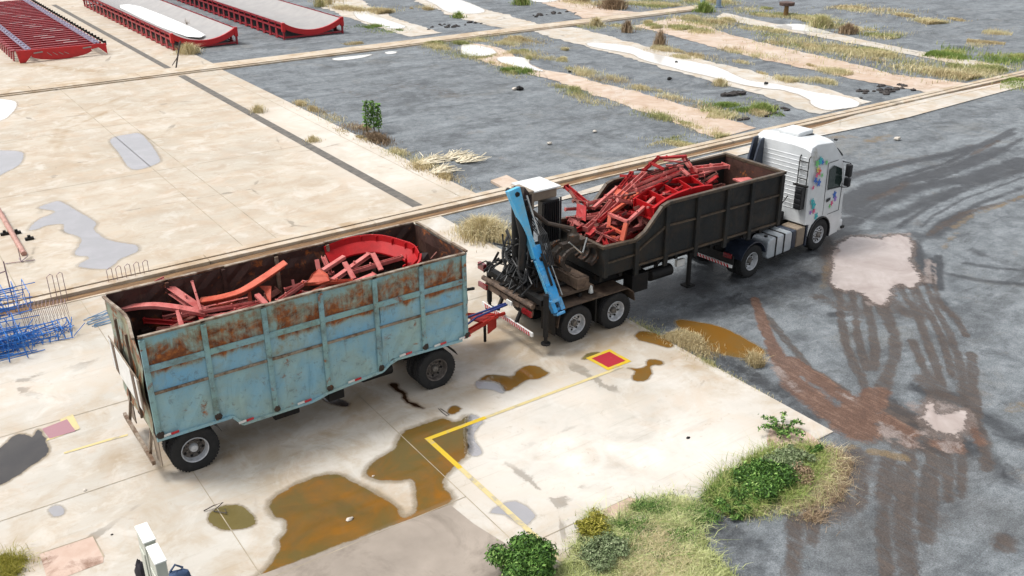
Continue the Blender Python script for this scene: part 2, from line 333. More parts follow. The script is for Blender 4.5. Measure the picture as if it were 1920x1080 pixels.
def f_damp_shade(P, A):
    # damp gravel and painted shade under and around the lorry, plus wet turning arcs
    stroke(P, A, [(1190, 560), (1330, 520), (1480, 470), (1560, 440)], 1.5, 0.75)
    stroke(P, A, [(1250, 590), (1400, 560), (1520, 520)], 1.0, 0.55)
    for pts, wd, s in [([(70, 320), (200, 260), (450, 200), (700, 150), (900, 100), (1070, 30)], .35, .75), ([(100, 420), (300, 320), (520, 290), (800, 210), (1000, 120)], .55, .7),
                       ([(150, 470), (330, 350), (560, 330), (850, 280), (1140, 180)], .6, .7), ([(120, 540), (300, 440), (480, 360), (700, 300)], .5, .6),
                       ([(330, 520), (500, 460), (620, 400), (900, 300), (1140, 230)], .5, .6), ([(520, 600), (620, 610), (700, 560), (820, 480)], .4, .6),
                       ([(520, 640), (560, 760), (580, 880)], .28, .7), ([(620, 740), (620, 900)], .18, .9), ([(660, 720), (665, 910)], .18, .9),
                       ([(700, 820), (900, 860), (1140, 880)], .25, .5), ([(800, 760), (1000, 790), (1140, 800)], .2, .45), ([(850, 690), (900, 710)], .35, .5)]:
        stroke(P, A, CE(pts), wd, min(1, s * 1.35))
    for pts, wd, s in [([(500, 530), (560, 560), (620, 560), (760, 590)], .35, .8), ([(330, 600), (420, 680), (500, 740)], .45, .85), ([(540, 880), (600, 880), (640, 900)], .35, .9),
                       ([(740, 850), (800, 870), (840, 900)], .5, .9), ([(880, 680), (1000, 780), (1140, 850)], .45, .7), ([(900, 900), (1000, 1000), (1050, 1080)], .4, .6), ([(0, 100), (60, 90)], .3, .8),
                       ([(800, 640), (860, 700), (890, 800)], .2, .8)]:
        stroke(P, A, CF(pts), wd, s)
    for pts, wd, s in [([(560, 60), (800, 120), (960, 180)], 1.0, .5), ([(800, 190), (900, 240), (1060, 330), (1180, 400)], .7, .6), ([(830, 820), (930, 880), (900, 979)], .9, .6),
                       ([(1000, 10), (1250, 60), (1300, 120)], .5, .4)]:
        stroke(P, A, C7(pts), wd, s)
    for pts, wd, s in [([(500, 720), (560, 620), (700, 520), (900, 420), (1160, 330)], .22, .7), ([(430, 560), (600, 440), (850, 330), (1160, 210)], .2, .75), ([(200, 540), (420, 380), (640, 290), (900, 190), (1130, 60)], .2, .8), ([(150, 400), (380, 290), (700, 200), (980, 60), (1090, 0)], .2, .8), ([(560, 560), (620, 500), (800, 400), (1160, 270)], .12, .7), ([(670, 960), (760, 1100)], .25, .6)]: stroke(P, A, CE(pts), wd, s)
    # soft dirt among the far strips
    for pts, wd, s in [([(120, 250), (300, 250)], .0001, 0)]: pass
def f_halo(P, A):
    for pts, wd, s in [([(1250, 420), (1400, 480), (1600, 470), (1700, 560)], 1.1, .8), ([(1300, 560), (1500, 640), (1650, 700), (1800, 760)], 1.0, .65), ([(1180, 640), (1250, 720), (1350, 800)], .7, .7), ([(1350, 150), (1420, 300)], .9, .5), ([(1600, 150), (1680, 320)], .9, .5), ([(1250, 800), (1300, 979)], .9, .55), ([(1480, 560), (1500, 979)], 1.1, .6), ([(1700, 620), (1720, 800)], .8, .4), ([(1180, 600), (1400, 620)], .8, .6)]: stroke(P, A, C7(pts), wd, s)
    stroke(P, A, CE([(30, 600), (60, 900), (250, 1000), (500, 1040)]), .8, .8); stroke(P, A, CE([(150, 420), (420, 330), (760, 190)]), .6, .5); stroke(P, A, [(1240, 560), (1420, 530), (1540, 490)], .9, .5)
def f_mud(P, A):
    for pts, wd in [([(20, -80), (50, 20), (60, 140)], .2), ([(120, -30), (140, 90), (155, 220), (190, 380)], .16), ([(200, -60), (215, 60)], .2), ([(300, -40), (330, 60), (370, 200)], .2), ([(400, -90), (440, -10), (490, 60)], .17), ([(470, -120), (520, -20), (570, 70)], .16),
                    ([(540, -130), (590, -20), (630, 80)], .15), ([(590, -140), (640, 20)], .14), ([(170, 440), (200, 560), (220, 700)], .18), ([(330, 480), (300, 620)], .2), ([(650, 480), (680, 640)], .18), ([(780, 480), (800, 660), (820, 800)], .18), ([(560, 440), (600, 620)], .18), ([(560, 1000), (550, 1200), (540, 1320)], .17), ([(690, 1020), (700, 1200)], .17), ([(850, 540), (870, 700)], .17)]: stroke(P, A, CF(pts), wd, .8)
    for pts, wd, s in [([(1200, 620), (1260, 700), (1240, 760)], .8, .5), ([(1450, 600), (1480, 800), (1470, 979)], .8, .38), ([(1600, 600), (1620, 800)], .6, .34), ([(1350, 420), (1500, 500), (1650, 520)], .8, .6)]: stroke(P, A, C7(pts), wd, s)
    stroke(P, A, [(740, 160), (810, 165), (860, 185)], 1.3, .4); stroke(P, A, [(640, 170), (720, 190)], 1.2, .35)
    for pts, wd in [([(1010, 60), (1090, 160), (1170, 250), (1300, 330)], .18), ([(1500, 600), (1490, 760), (1510, 979)], .30), ([(1590, 700), (1575, 850)], .26),
                    ([(1110, 780), (1100, 979)], .26), ([(1170, 760), (1175, 860)], .2), ([(1430, 700), (1420, 820), (1440, 979)], .22), ([(1200, 600), (1270, 640), (1330, 560)], .6), ([(1240, 660), (1290, 720)], .5),
                    ([(1350, 660), (1340, 740)], .2), ([(1700, 560), (1700, 700)], .16), ([(1740, 420), (1780, 500), (1790, 600)], .22), ([(1860, 850), (1840, 870)], .3), ([(1600, 560), (1590, 700)], .22),
                    ([(1440, 560), (1430, 700)], .3)]:
        stroke(P, A, C7(pts), wd, .8)
    for pts, wd in [([(60, 130), (80, 260), (120, 380), (170, 460)], .17), ([(150, 210), (180, 330), (210, 420)], .16), ([(210, 60), (240, 180), (260, 300), (250, 420)], .18),
                    ([(320, 100), (370, 200), (380, 330), (340, 440), (290, 520)], .22), ([(270, 30), (330, 110)], .22), ([(490, 50), (530, 150), (570, 270), (620, 400), (650, 490)], .17),
                    ([(480, 250), (520, 350), (560, 450)], .17), ([(570, 60), (640, 200), (690, 350), (720, 470)], .15), ([(630, 80), (700, 200), (760, 380), (780, 500)], .15),
                    ([(650, 40), (740, 120), (800, 220)], .15), ([(830, 330), (840, 430), (830, 540)], .2), ([(750, 320), (770, 420), (780, 500)], .15),
                    ([(560, 480), (640, 560), (720, 620)], .4), ([(330, 640), (450, 740), (560, 820)], .5), ([(820, 640), (880, 800), (900, 900)], .18), ([(570, 860), (600, 1000)], .16), ([(680, 880), (690, 1040)], .18),
                    ([(450, 900), (480, 1000)], .2), ([(800, 540), (830, 620)], .3)]:
        stroke(P, A, CF(pts), wd, .9)
    for pts, wd in [([(0, 960), (120, 1000), (250, 1060)], .55), ([(400, 980), (480, 1040)], .5), ([(520, 900), (560, 1060)], .3), ([(640, 980), (760, 1070)], .3),
                    ([(280, 400), (400, 360), (480, 310)], .3), ([(850, 150), (1000, 70)], .2), ([(600, 600), (800, 480), (1140, 390)], .25), ([(30, 620), (40, 800)], .35)]:
        stroke(P, A, CE(pts), wd, .62)
    stroke(P, A, [(1280, 720), (1200, 600)], .2, 0)
    rr = [(1450, 20), (1380, 60), (1500, 90)]
    stroke(P, A, [(1600, 330), (1700, 300), (1830, 270)], .3, .35)
def f_clay(P, A):
    for pts, wd, w2 in [([(970, 0), (1010, 120), (1060, 220), (1110, 300)], .13, .3), ([(1110, 300), (1170, 350), (1240, 400), (1300, 430)], .35, .45), ([(1100, 220), (1200, 290), (1290, 350)], .25, .3),
                        ([(1300, 440), (1340, 470), (1350, 400), (1400, 360)], .5, .3), ([(1300, 360), (1300, 460)], .2, .2), ([(1380, 330), (1340, 420)], .25, .25)]:
        stroke(P, A, C7(pts), wd * 1.25, .95, w2 * 1.2)
    for pts, wd in [([(300, 700), (420, 780), (470, 860)], .3), ([(330, 780), (480, 800)], .35), ([(640, 860), (720, 880)], .4), ([(180, 640), (300, 560)], .35), ([(820, 740), (880, 860)], .2)]:
        stroke(P, A, CF(pts), wd, .75)
def f_silt(P, A):
    for pts, wd in [([(560, 640), (640, 760)], .3), ([(680, 680), (720, 790), (780, 710)], .38), ([(500, 660), (620, 700)], .25), ([(290, 740), (340, 850)], .12), ([(400, 800), (450, 870)], .1), ([(640, 830), (700, 900)], .3), ([(330, 780), (480, 860)], .35), ([(480, 640), (760, 660), (820, 740)], .4), ([(120, 600), (40, 560)], .15), ([(560, 800), (700, 860)], .4)]:
        stroke(P, A, CF(pts), wd, .62)
    for pts, wd in [([(90, 640), (200, 610), (350, 600), (500, 600)], .3), ([(540, 840), (600, 870), (600, 740)], .22), ([(640, 760), (645, 880)], .08), ([(280, 990), (330, 980)], .3)]:
        stroke(P, A, CE(pts), wd, .6)
    stroke(P, A, C7([(1010, 220), (1060, 260), (1110, 320)]), .3, .5)
def f_ochre(P, A):
    stroke(P, A, CF([(230, 910), (330, 925), (430, 950)]), .22, .9); stroke(P, A, CF([(60, 900), (140, 880)]), .25, .6)
    stroke(P, A, CE([(740, 560), (850, 490), (1000, 440), (1140, 380)]), .22, .6); stroke(P, A, CE([(10, 900), (30, 820), (40, 760)]), .25, .6)
    stroke(P, A, CF([(1060, 660), (1144, 640)]), .3, .7); stroke(P, A, CE([(680, 680), (760, 590)]), .2, .5)
    stroke(P, A, [(1630, 265), (1665, 255)], .6, .6); stroke(P, A, [(1555, 258), (1600, 255)], .5, .6)
xs = np.concatenate([np.arange(-600, -60, 40), np.arange(-60, 8, 2), np.arange(8, 12, .5), np.arange(12, 36, .1), np.arange(36, 60, .4), np.arange(60, 140, 2), np.arange(140, 1000, 60)])
ys = np.concatenate([np.arange(-400, -20, 40), np.arange(-20, 2, 2), np.arange(2, 29, .1), np.arange(29, 70, 1), np.arange(70, 200, 3), np.arange(200, 1000, 60)])
sheet('ground', xs, ys, m_gravel, 0.0, dict(damp=f_damp_shade, mud=f_mud, clay=f_clay, silt=f_silt, ochre=f_ochre, halo=f_halo), 'dark blue-grey gravel yard with muddy wheel tracks')

def c_rust(P, A):
    stroke(P, A, [(330, 850), (480, 800), (640, 760), (780, 700)], .9, .55)
    stroke(P, A, [(400, 868), (432, 858)], .28, .95); stroke(P, A, [(600, 745), (650, 760)], .25, .9)
    stroke(P, A, [(880, 600), (1000, 650), (1120, 640), (1200, 615)], 1.5, .5); stroke(P, A, [(520, 860), (700, 790), (880, 730)], 1.0, .4); stroke(P, A, [(850, 470), (930, 560)], .9, .4); stroke(P, A, CD([(1560, 400), (1780, 470), (1900, 500)]), .4, .5)
    stroke(P, A, [(230, 860), (300, 850)], .5, .6); stroke(P, A, [(0, 640), (180, 600)], 1.0, .35); stroke(P, A, [(500, 830), (600, 810)], .8, .3)
    stroke(P, A, C8([(140, 1010), (330, 1040), (260, 1050)]), .3, .6); stroke(P, A, C8([(1240, 790), (1380, 890)]), .16, .9)
    stroke(P, A, [(960, 720), (1010, 705)], .5, .3); stroke(P, A, [(880, 560), (1000, 640)], .5, .4)
    stroke(P, A, [(150, 560), (330, 520), (520, 470)], .5, .35)
def c_worn(P, A):
    stroke(P, A, [(1000, 860), (1150, 850), (1300, 830)], 2.2, .75); stroke(P, A, [(960, 760), (1100, 740)], 1.0, .5)
    stroke(P, A, [(1100, 920), (1250, 890)], 1.2, .6); stroke(P, A, [(150, 700), (60, 730)], 1.5, .35); stroke(P, A, [(900, 460), (860, 500)], 1.2, .5)
sheet('concrete_apron', np.arange(-40, 16.36, .2), np.arange(10.9, 28.36, .2), m_conc, 0.035, dict(rust=c_rust, worn=c_worn), 'pale stained concrete apron under the trailer')
MB().box(-40, 16.16 + .2, 10.9 - .02, 28.3 + .05, -.3, 0.03).build('apron_edge', m_conc)
tag(bpy.data.objects['apron_edge'], 'edge of the concrete apron', None, None, 'structure')
def y_rust(P, A):
    stroke(P, A, [(60, 350), (150, 300), (330, 250)], 1.5, .2); stroke(P, A, [(0, 200), (300, 190)], 2, .15)
    for pts in ([(95, 275), (110, 240), (170, 205), (240, 180)], [(108, 280), (125, 245), (190, 215), (260, 190)]): stroke(P, A, pts, .12, .7)
    stroke(P, A, [(40, 110), (100, 140), (190, 135)], 1.0, .4)
sheet('concrete_yard', np.arange(-40, 18.9, .3), np.arange(29.5, 59.0, .3), m_conc_far, 0.03, dict(rust=y_rust, worn=lambda P, A: stroke(P, A, [(560, 210), (760, 330)], 2.5, .6)), 'large pale concrete yard beyond the first kerb')
sheet('concrete_yard', np.arange(-40, 19.3, .5), np.arange(61.0, 140, .5), m_conc_far, 0.03, dict(rust=lambda P, A: stroke(P, A, [(30, 118), (110, 128), (190, 137)], .5, .9), worn=lambda P, A: None), 'pale concrete yard under the red moulds beyond the far kerb')

def smooth_poly(pts, sub=5, jit=0.0, closed=True):
    out = []; n = len(pts); rnd = random.Random(len(pts) * 31 + int(abs(pts[0][0]) * 100))
    for i in range(n):
        p0, p1, p2, p3 = (np.array(pts[(i + k) % n]) for k in (-1, 0, 1, 2))
        for s in range(sub):
            t = s / sub; q = 0.5 * ((2 * p1) + (-p0 + p2) * t + (2 * p0 - 5 * p1 + 4 * p2 - p3) * t * t + (-p0 + 3 * p1 - 3 * p2 + p3) * t ** 3)
            out.append((q[0] + (rnd.random() - .5) * jit, q[1] + (rnd.random() - .5) * jit))
    return out
def flat(name, pts, z, mat, label=None, world=False, sub=5, jit=0.02, th=0.0, cat=None, kind='structure'):
    g = pts if world else ground_pts(pts)
    if sub > 1: g = smooth_poly(g, sub, jit)
    bm = bmesh.new(); f = bm.faces.new([bm.verts.new((x, y, z)) for x, y in g]); bmesh.ops.triangulate(bm, faces=[f])
    for f in bm.faces:
        f.normal_update()
        if f.normal.z < 0: f.normal_flip()
    me = bpy.data.meshes.new(name); bm.to_mesh(me); bm.free(); me.materials.append(mat)
    o = bpy.data.objects.new(name, me); COL.objects.link(o); tag(o, label, cat, None, kind); return rehome(o)
def rect(name, x0, x1, y0, y1, z, mat, label=None): return flat(name, [(x0, y0), (x1, y0), (x1, y1), (x0, y1)], z, mat, label, True, 1)

# strips of paving running away between the gravel beds
STRIPZ = [0.0]
def strip(name, a, b, mat, z, label, jit=.5, n=110):
    """a, b: left and right edges as ground polylines"""
    def res(pts):
        pts = np.array(ground_pts(pts)); d = np.r_[0, np.cumsum(np.hypot(*np.diff(pts, axis=0).T))]; t = np.linspace(0, d[-1], n)
        return np.column_stack([np.interp(t, d, pts[:, 0]), np.interp(t, d, pts[:, 1])])
    A, B = res(a), res(b); rnd = random.Random(hash(name) & 7 | len(label)); k1 = k2 = 0; STRIPZ[0] += .0015; z = z + STRIPZ[0]; jit = min(jit, .12 + .06 * float(np.min(np.hypot(*(A - B).T)))) if jit > .2 else jit
    vs = []
    for i in range(n):
        k1 = k1 * .8 + (rnd.random() - .5) * jit; k2 = k2 * .8 + (rnd.random() - .5) * jit
        vs += [(A[i][0] + k1, A[i][1], z), (B[i][0] + k2, B[i][1], z)]
    mb = MB().add(vs, [(2 * i, 2 * i + 1, 2 * i + 3, 2 * i + 2) for i in range(n - 1)])
    return rehome(tag(mb.build(name, mat), label, None, None, 'structure'))
strip('paving_strip', C6([(0, 150), (100, 165), (250, 235), (620, 330), (1000, 442)]), C6([(0, 200), (60, 215), (260, 270), (560, 372), (870, 478)]), m_dirt, .02, 'reddish dirt strip between the first two gravel beds')
strip('paving_strip', C6([(355, 95), (500, 130), (760, 195), (1090, 275), (1400, 352)]), C6([(200, 105), (420, 165), (700, 245), (1000, 325), (1215, 396)]), m_conc_strip, .02, 'pale concrete strip holding the long white puddle')
strip('paving_strip', C6([(720, 60), (860, 105), (1130, 180), (1300, 215), (1480, 262), (1740, 292)]), C6([(570, 90), (700, 125), (860, 170), (1100, 225), (1300, 268), (1585, 322)]), m_dirt, .02, 'wide pale dirt strip beyond the white puddle')
strip('paving_strip', C6([(880, 45), (1000, 72), (1230, 110), (1500, 168), (1800, 220), (1900, 240)]), C6([(850, 60), (980, 88), (1200, 128), (1400, 165), (1600, 205), (1780, 240)]), m_conc_strip, .02, 'pale strip along the far edge of the gravel beds')
strip('paving_strip', CA([(300, -60), (500, 60), (800, 200), (1220, 330)]), CA([(0, -60), (20, 80), (300, 180), (640, 290), (900, 372)]), m_conc_strip, .02, 'white concrete strip beyond the far kerb next to the red moulds')
strip('paving_strip', CA([(1250, -20), (1500, 50), (1920, 165), (2500, 330)]), CA([(860, -20), (1100, 70), (1300, 150), (1700, 260), (1850, 285)]), m_conc_strip, .02, 'white concrete strip beyond the far kerb at the second bed')
strip('paving_strip', CB([(600, -20), (800, 60), (1100, 110), (1250, 130)]), CB([(200, -20), (330, 40), (560, 110), (700, 190)]), m_dirt, .02, 'pale dirt patch beyond the far kerb near its right end')
strip('paving_strip', [(1190, 328), (1420, 270), (1500, 250), (1640, 205), (1920, 148)], [(960, 400), (1240, 330), (1480, 268), (1700, 222), (1920, 162)], m_conc_strip, .025, 'flat concrete margin along the near side of the first kerb', .15)
# kerbs with their silted gutter
def kerb(label, y, x0, x1, wide=False):
    k = MB(); g = MB()
    ribs = [(y, y + .10, .05), (y + .50, y + .78, .12), (y + .88, y + 1.2, .12)] if not wide else [(y - .3, y - .15, .1), (y, y + 1.35, .13), (y + 1.5, y + 1.62, .1)]
    xx = x0; step = 6.0
    while xx < x1:
        e = min(xx + step - .015, x1)
        for a, b, h in ribs: k.box(xx, e, a + random.uniform(-.008, .008), b, -.1, h + random.uniform(-.004, .004))
        xx += step
    o = k.build('kerb', m_kerb, None, .012); rehome(o); tag(o, label, None, None, 'structure')
    g.box(x0, x1, ribs[0][1] - .04, ribs[-1][0] + .04, -.2, .014); o2 = g.build('gutter', m_gutter); rehome(o2); tag(o2, 'silted brown gutter of ' + label, None, None, 'structure')
kerb('concrete double kerb crossing behind the lorry and trailer', 28.32, -40, 110)
kerb('wide concrete kerb crossing near the red moulds', 59.15, -40, 61.6, True)

# ------------------------------------------------------------------ water
def water(name, c1, c2, rough=.04, scale=1.2, spec=.5, c3=None, rim='#8b7b60', body=.96, damp=.45, wob=.5):
    q = Mt(name); q.k = .85; n = q.noise(q.pos, scale, 5, .6, .5)
    b = q.noise(q.pos, 14, 2); e = q.attr('edge'); w1_ = q.noise(q.pos, 5, 7, .72, .3); w2_ = q.noise(q.pos, .8, 6, .65, .8)
    k = q.math('ADD', e, q.math('MULTIPLY', q.math('SUBTRACT', w1_, .5), wob)); core = q.step(k, .5, .62); alpha = q.ramp(k, [(.12, 0.0), (.42, damp), (.5, damp), (.62, body)])
    col = q.mix(q.step(w2_, .4, .62), q.ramp(n, [(.33, c1), (.66, c2)]), c3 or c1); sedi = q.step(q.noise(q.pos, 18, 5, .7), .62, .72); col = q.mix(q.math('MULTIPLY', sedi, .3), col, '#4c3f2a' if body > .9 else c1)
    col = q.mix(q.math('SUBTRACT', 1.0, core), col, rim); ro = q.mix(core, (.7, .7, .7, 1), (rough, rough, rough, 1))
    return q.done(col, ro, 0, b, .02, .004, spec, alpha)
w_rust = water('rusty_water', '#64502b', '#8a5c20', .05, .9, .5, '#66562f'); w_rust2 = water('amber_water', '#7d5824', '#6f5c38', .05, 2.2)
w_olive = water('olive_water', '#6b5f38', '#857852', .06); w_grey = water('shallow_water', '#9d9c9e', '#a9a7aa', .12, 1.2, .5, None, '#9d968a', .85, .3)  # grey base colour also stands in for sky reflected in the puddles
w_white = water('painted_sky_water', '#d9d6d0', '#e3e0da', .05, .6, .9, None, '#b5aa9a', .95, .4, .6); w_silt = water('silty_water', '#aea199', '#bdb1aa', .10, 1.5, .7, '#a4958d', '#6f6159', .9, .6, 1.3)  # near-white base paints the sky's reflection into the white puddles
w_dark = water('oily_water', '#2f2b29', '#45403b', .05); w_oil = water('oil', '#2a1a10', '#47301c', .15, 1.2, .5, None, '#6b4c30')
ZP = .039
def puddle(pts, mat, label, z=ZP, sub=5, jit=.03, grow=None):
    g = np.array(smooth_poly(ground_pts(pts), 4, jit)); lo, hi = g.min(0), g.max(0); size = float(max(hi - lo)); grow = grow or min(.16, .05 + .018 * size)
    step = max(size / 110, .012); gx = np.arange(lo[0] - grow * 1.6, hi[0] + grow * 1.6 + step, step); gy = np.arange(lo[1] - grow * 1.6, hi[1] + grow * 1.6 + step, step)
    X, Y = np.meshgrid(gx, gy); P = np.stack([X.ravel(), Y.ravel()], 1); D = np.full(len(P), 1e9); ins = np.zeros(len(P), bool); n = len(g)
    for a in range(n):
        b = (a + 1) % n; d, _ = seg_dist(P, g[a], g[b]); np.minimum(D, d, out=D)
        ins ^= ((g[a, 1] > P[:, 1]) != (g[b, 1] > P[:, 1])) & (P[:, 0] < (g[b, 0] - g[a, 0]) * (P[:, 1] - g[a, 1]) / (g[b, 1] - g[a, 1] + 1e-12) + g[a, 0])
    sd = np.where(ins, D, -D); E = np.clip(.5 + sd / (2 * grow), 0, 1); nx = len(gx); ii, jj = np.meshgrid(np.arange(nx - 1), np.arange(len(gy) - 1)); a = (jj * nx + ii).ravel(); fc = np.stack([a, a + 1, a + nx + 1, a + nx], 1); fc = fc[(E[fc] > .001).any(1)]
    used = np.unique(fc); mp = np.full(len(P), -1); mp[used] = np.arange(len(used)); fc = mp[fc]; co = np.column_stack([P[used], np.full(len(used), z)]).astype('f')
    me = bpy.data.meshes.new('puddle'); me.vertices.add(len(co)); me.vertices.foreach_set('co', co.ravel()); me.loops.add(fc.size); me.loops.foreach_set('vertex_index', fc.ravel().astype('i')); me.polygons.add(len(fc))
    me.polygons.foreach_set('loop_start', np.arange(0, fc.size, 4, dtype='i')); me.polygons.foreach_set('loop_total', np.full(len(fc), 4, 'i')); me.update(calc_edges=True)
    at = me.attributes.new('edge', 'FLOAT', 'POINT'); at.data.foreach_set('value', E[used].astype('f')); me.materials.append(mat); o = bpy.data.objects.new('puddle', me); COL.objects.link(o); tag(o, label, None, None, 'structure'); return rehome(o)
puddle(C8([(905, 850), (930, 815), (1000, 775), (1080, 745), (1140, 742), (1190, 765), (1250, 795), (1310, 830), (1345, 862), (1365, 888), (1400, 862), (1404, 820), (1390, 760), (1340, 765), (1270, 762), (1234, 740), (1250, 710), (1290, 680),
           (1330, 655), (1360, 600), (1420, 575), (1490, 552), (1540, 565), (1578, 545), (1580, 612), (1580, 670), (1530, 722), (1495, 770), (1520, 842), (1300, 925), (1100, 1000), (870, 1090), (830, 1120), (900, 1060), (938, 1000), (942, 960), (966, 930), (960, 897), (925, 885)]),
       w_rust, 'large rust brown puddle beside the yellow corner line', sub=4)
puddle(C8([(1582, 545), (1630, 560), (1610, 590), (1600, 620), (1630, 670), (1582, 668)]), w_grey, 'painted grey sky reflection at the right end of the large brown puddle')
puddle([(435 + 44 * math.cos(t) + 3 * math.sin(3 * t), 975 + 24 * math.sin(t) + 2 * math.cos(2 * t)) for t in np.arange(0, 6.28, .4)], w_olive, 'small round olive puddle near the grey cabinets')
puddle(CD([(0, 650), (40, 612), (130, 600), (290, 612), (340, 560), (420, 522), (520, 525), (600, 570), (612, 590), (540, 632), (420, 650), (330, 705), (240, 745), (200, 700), (150, 665), (60, 655)]), w_rust2, 'wavy brown puddle behind the lorry rear wheels')
puddle(CD([(-30, 655), (60, 660), (140, 670), (190, 700), (225, 745), (200, 768), (100, 735), (-25, 720)]), w_grey, 'grey wet film below the wavy brown puddle')
puddle(CD([(1395, 250), (1440, 210), (1540, 215), (1640, 255), (1725, 310), (1740, 340), (1690, 355), (1560, 320), (1440, 290)]), w_rust2, 'oval amber puddle at the edge of the apron')
puddle(CD([(1500, 475), (1560, 462), (1640, 480), (1635, 510), (1560, 515), (1530, 540), (1545, 590), (1490, 650), (1400, 655), (1368, 625), (1400, 570), (1330, 540), (1430, 545), (1495, 515)]), w_rust2, 'small two lobed amber puddle right of the red square')
puddle(CD([(920, 460), (950, 420), (1020, 398), (1085, 402), (1000, 440), (950, 462)]), w_olive, 'thin olive puddle touching the red and yellow square', z=ZP + .0)
puddle(C7([(690, 78), (780, 85), (860, 105), (940, 145), (1005, 190), (960, 212), (890, 205), (800, 180), (730, 130)]), w_rust2, 'long amber puddle lying on the gravel beside the apron', z=.012)
puddle(CG([(580, 280), (650, 275), (670, 320), (730, 360), (745, 420), (810, 450), (880, 488), (800, 472), (735, 440), (695, 400), (690, 370), (630, 330)]), w_oil, 'dark oil trickle between the trailer wheels')
puddle(CG([(20, 380), (80, 370), (150, 400), (240, 440), (235, 470), (150, 465), (60, 430)]), w_oil, 'dark oil patch under the trailer side')
puddle(CG([(1080, 500), (1130, 465), (1190, 490), (1140, 530), (1090, 535)]), w_rust2, 'tiny amber puddle above the large brown one')
puddle(CH([(0, 500), (60, 450), (130, 390), (230, 375), (300, 400), (350, 330), (420, 400), (440, 480), (455, 540), (400, 600), (250, 700), (120, 790), (0, 850), (-80, 860), (-90, 520)]), w_dark, 'dark dirty puddle beside the faded pink square')
puddle(C9([(300, 130), (430, 80), (500, 90), (600, 150), (750, 240), (740, 300), (850, 380), (1020, 410), (1080, 430), (1060, 480), (940, 530), (860, 600), (740, 607), (640, 595), (610, 575), (690, 515), (580, 492), (630, 370), (500, 320), (490, 260), (360, 270), (280, 300), (220, 300), (300, 220), (430, 160)]),
       w_grey, 'irregular grey puddle on the yard left of the blue trailer', z=.034)
puddle(C5([(600, 765), (700, 735), (780, 740), (870, 860), (850, 900), (720, 928), (640, 830)]), w_grey, 'squarish grey puddle in the middle of the concrete yard', z=.034)
puddle(C5([(-60, 550), (20, 545), (90, 560), (75, 610), (20, 655), (-60, 660)]), w_white, 'bright puddle at the left edge of the yard', z=.034)
puddle(C5([(-60, 840), (60, 825), (130, 840), (110, 900), (40, 940), (-60, 980)]), w_grey, 'grey puddle cut by the left frame edge', z=.034)
puddle([(107 + 15 * math.cos(t), 961 + 11 * math.sin(t)) for t in np.arange(0, 6.28, .5)], w_grey, 'small round grey wet spot near the lower left corner')
puddle(C7([(35, 760), (70, 735), (110, 720), (150, 730), (195, 770), (165, 802), (130, 795), (90, 770)]), w_grey, 'grey wet patch crossed by the yellow line')
puddle(C6([(410, 150), (480, 152), (560, 162), (640, 188), (760, 212), (860, 235), (960, 278), (1090, 297), (1200, 322), (1300, 338), (1352, 358), (1330, 374), (1240, 384), (1190, 368), (1165, 342), (1090, 316), (980, 302), (850, 272), (700, 236), (600, 208), (560, 188), (430, 166)]), w_white, 'long white puddle with painted sky reflection on the concrete strip', z=.044, jit=.12)
puddle(C6([(95, 203), (150, 198), (205, 206), (208, 224), (260, 250), (180, 236), (120, 222)]), w_white, 'small white puddle on the reddish dirt strip', z=.044)
puddle(C6([(-20, 155), (70, 168), (92, 188), (40, 196), (-20, 192)]), w_white, 'white puddle at the head of the reddish dirt strip', z=.044)
puddle(C6([(1060, 90), (1120, 84), (1172, 88), (1195, 98), (1260, 118), (1180, 112), (1100, 102)]), w_white, 'thin white puddle between grass bands in the distance', z=.044)
puddle(CA([(120, 590), (200, 575), (330, 562), (515, 545), (480, 562), (380, 585), (260, 600), (160, 604)]), w_white, 'thin bright puddle against the far kerb', z=.012)
puddle(CA([(650, 525), (700, 515), (765, 518), (750, 535), (680, 542)]), w_white, 'tiny bright puddle on gravel near the far kerb', z=.012)
puddle(CA([(340, 115), (500, 120), (640, 190), (860, 270), (700, 290), (500, 235), (380, 190)]), w_white, 'bright wet patch on the strip beside the third red mould', z=.044)
puddle(CA([(1000, -40), (1350, -10), (1640, 100), (1560, 140), (1300, 130), (1150, 50)]), w_white, 'broad bright puddle on the strip beyond the far kerb', z=.044)
puddle(CB([(200, 0), (330, -30), (480, -8), (440, 12), (330, 28), (220, 20)]), w_white, 'bright puddle at the top edge beyond the far kerb', z=.044)
puddle(CE([(60, 790), (60, 700), (120, 640), (200, 610), (330, 625), (430, 600), (510, 640), (500, 740), (530, 800), (560, 850), (540, 880), (500, 900), (440, 880), (400, 910), (380, 970), (330, 1000), (260, 960), (200, 920), (130, 920), (70, 890), (45, 840)]), w_silt, 'large pale silty puddle in front of the white tractor', z=.012, sub=6, jit=.05, grow=.28)
puddle(CF([(560, 640), (590, 610), (610, 660), (640, 690), (760, 670), (815, 690), (790, 770), (740, 830), (690, 810), (650, 820), (600, 780), (540, 720)]), w_silt, 'pale dried silt hollow among the wheel tracks', z=.012, sub=6, jit=.06, grow=.3)

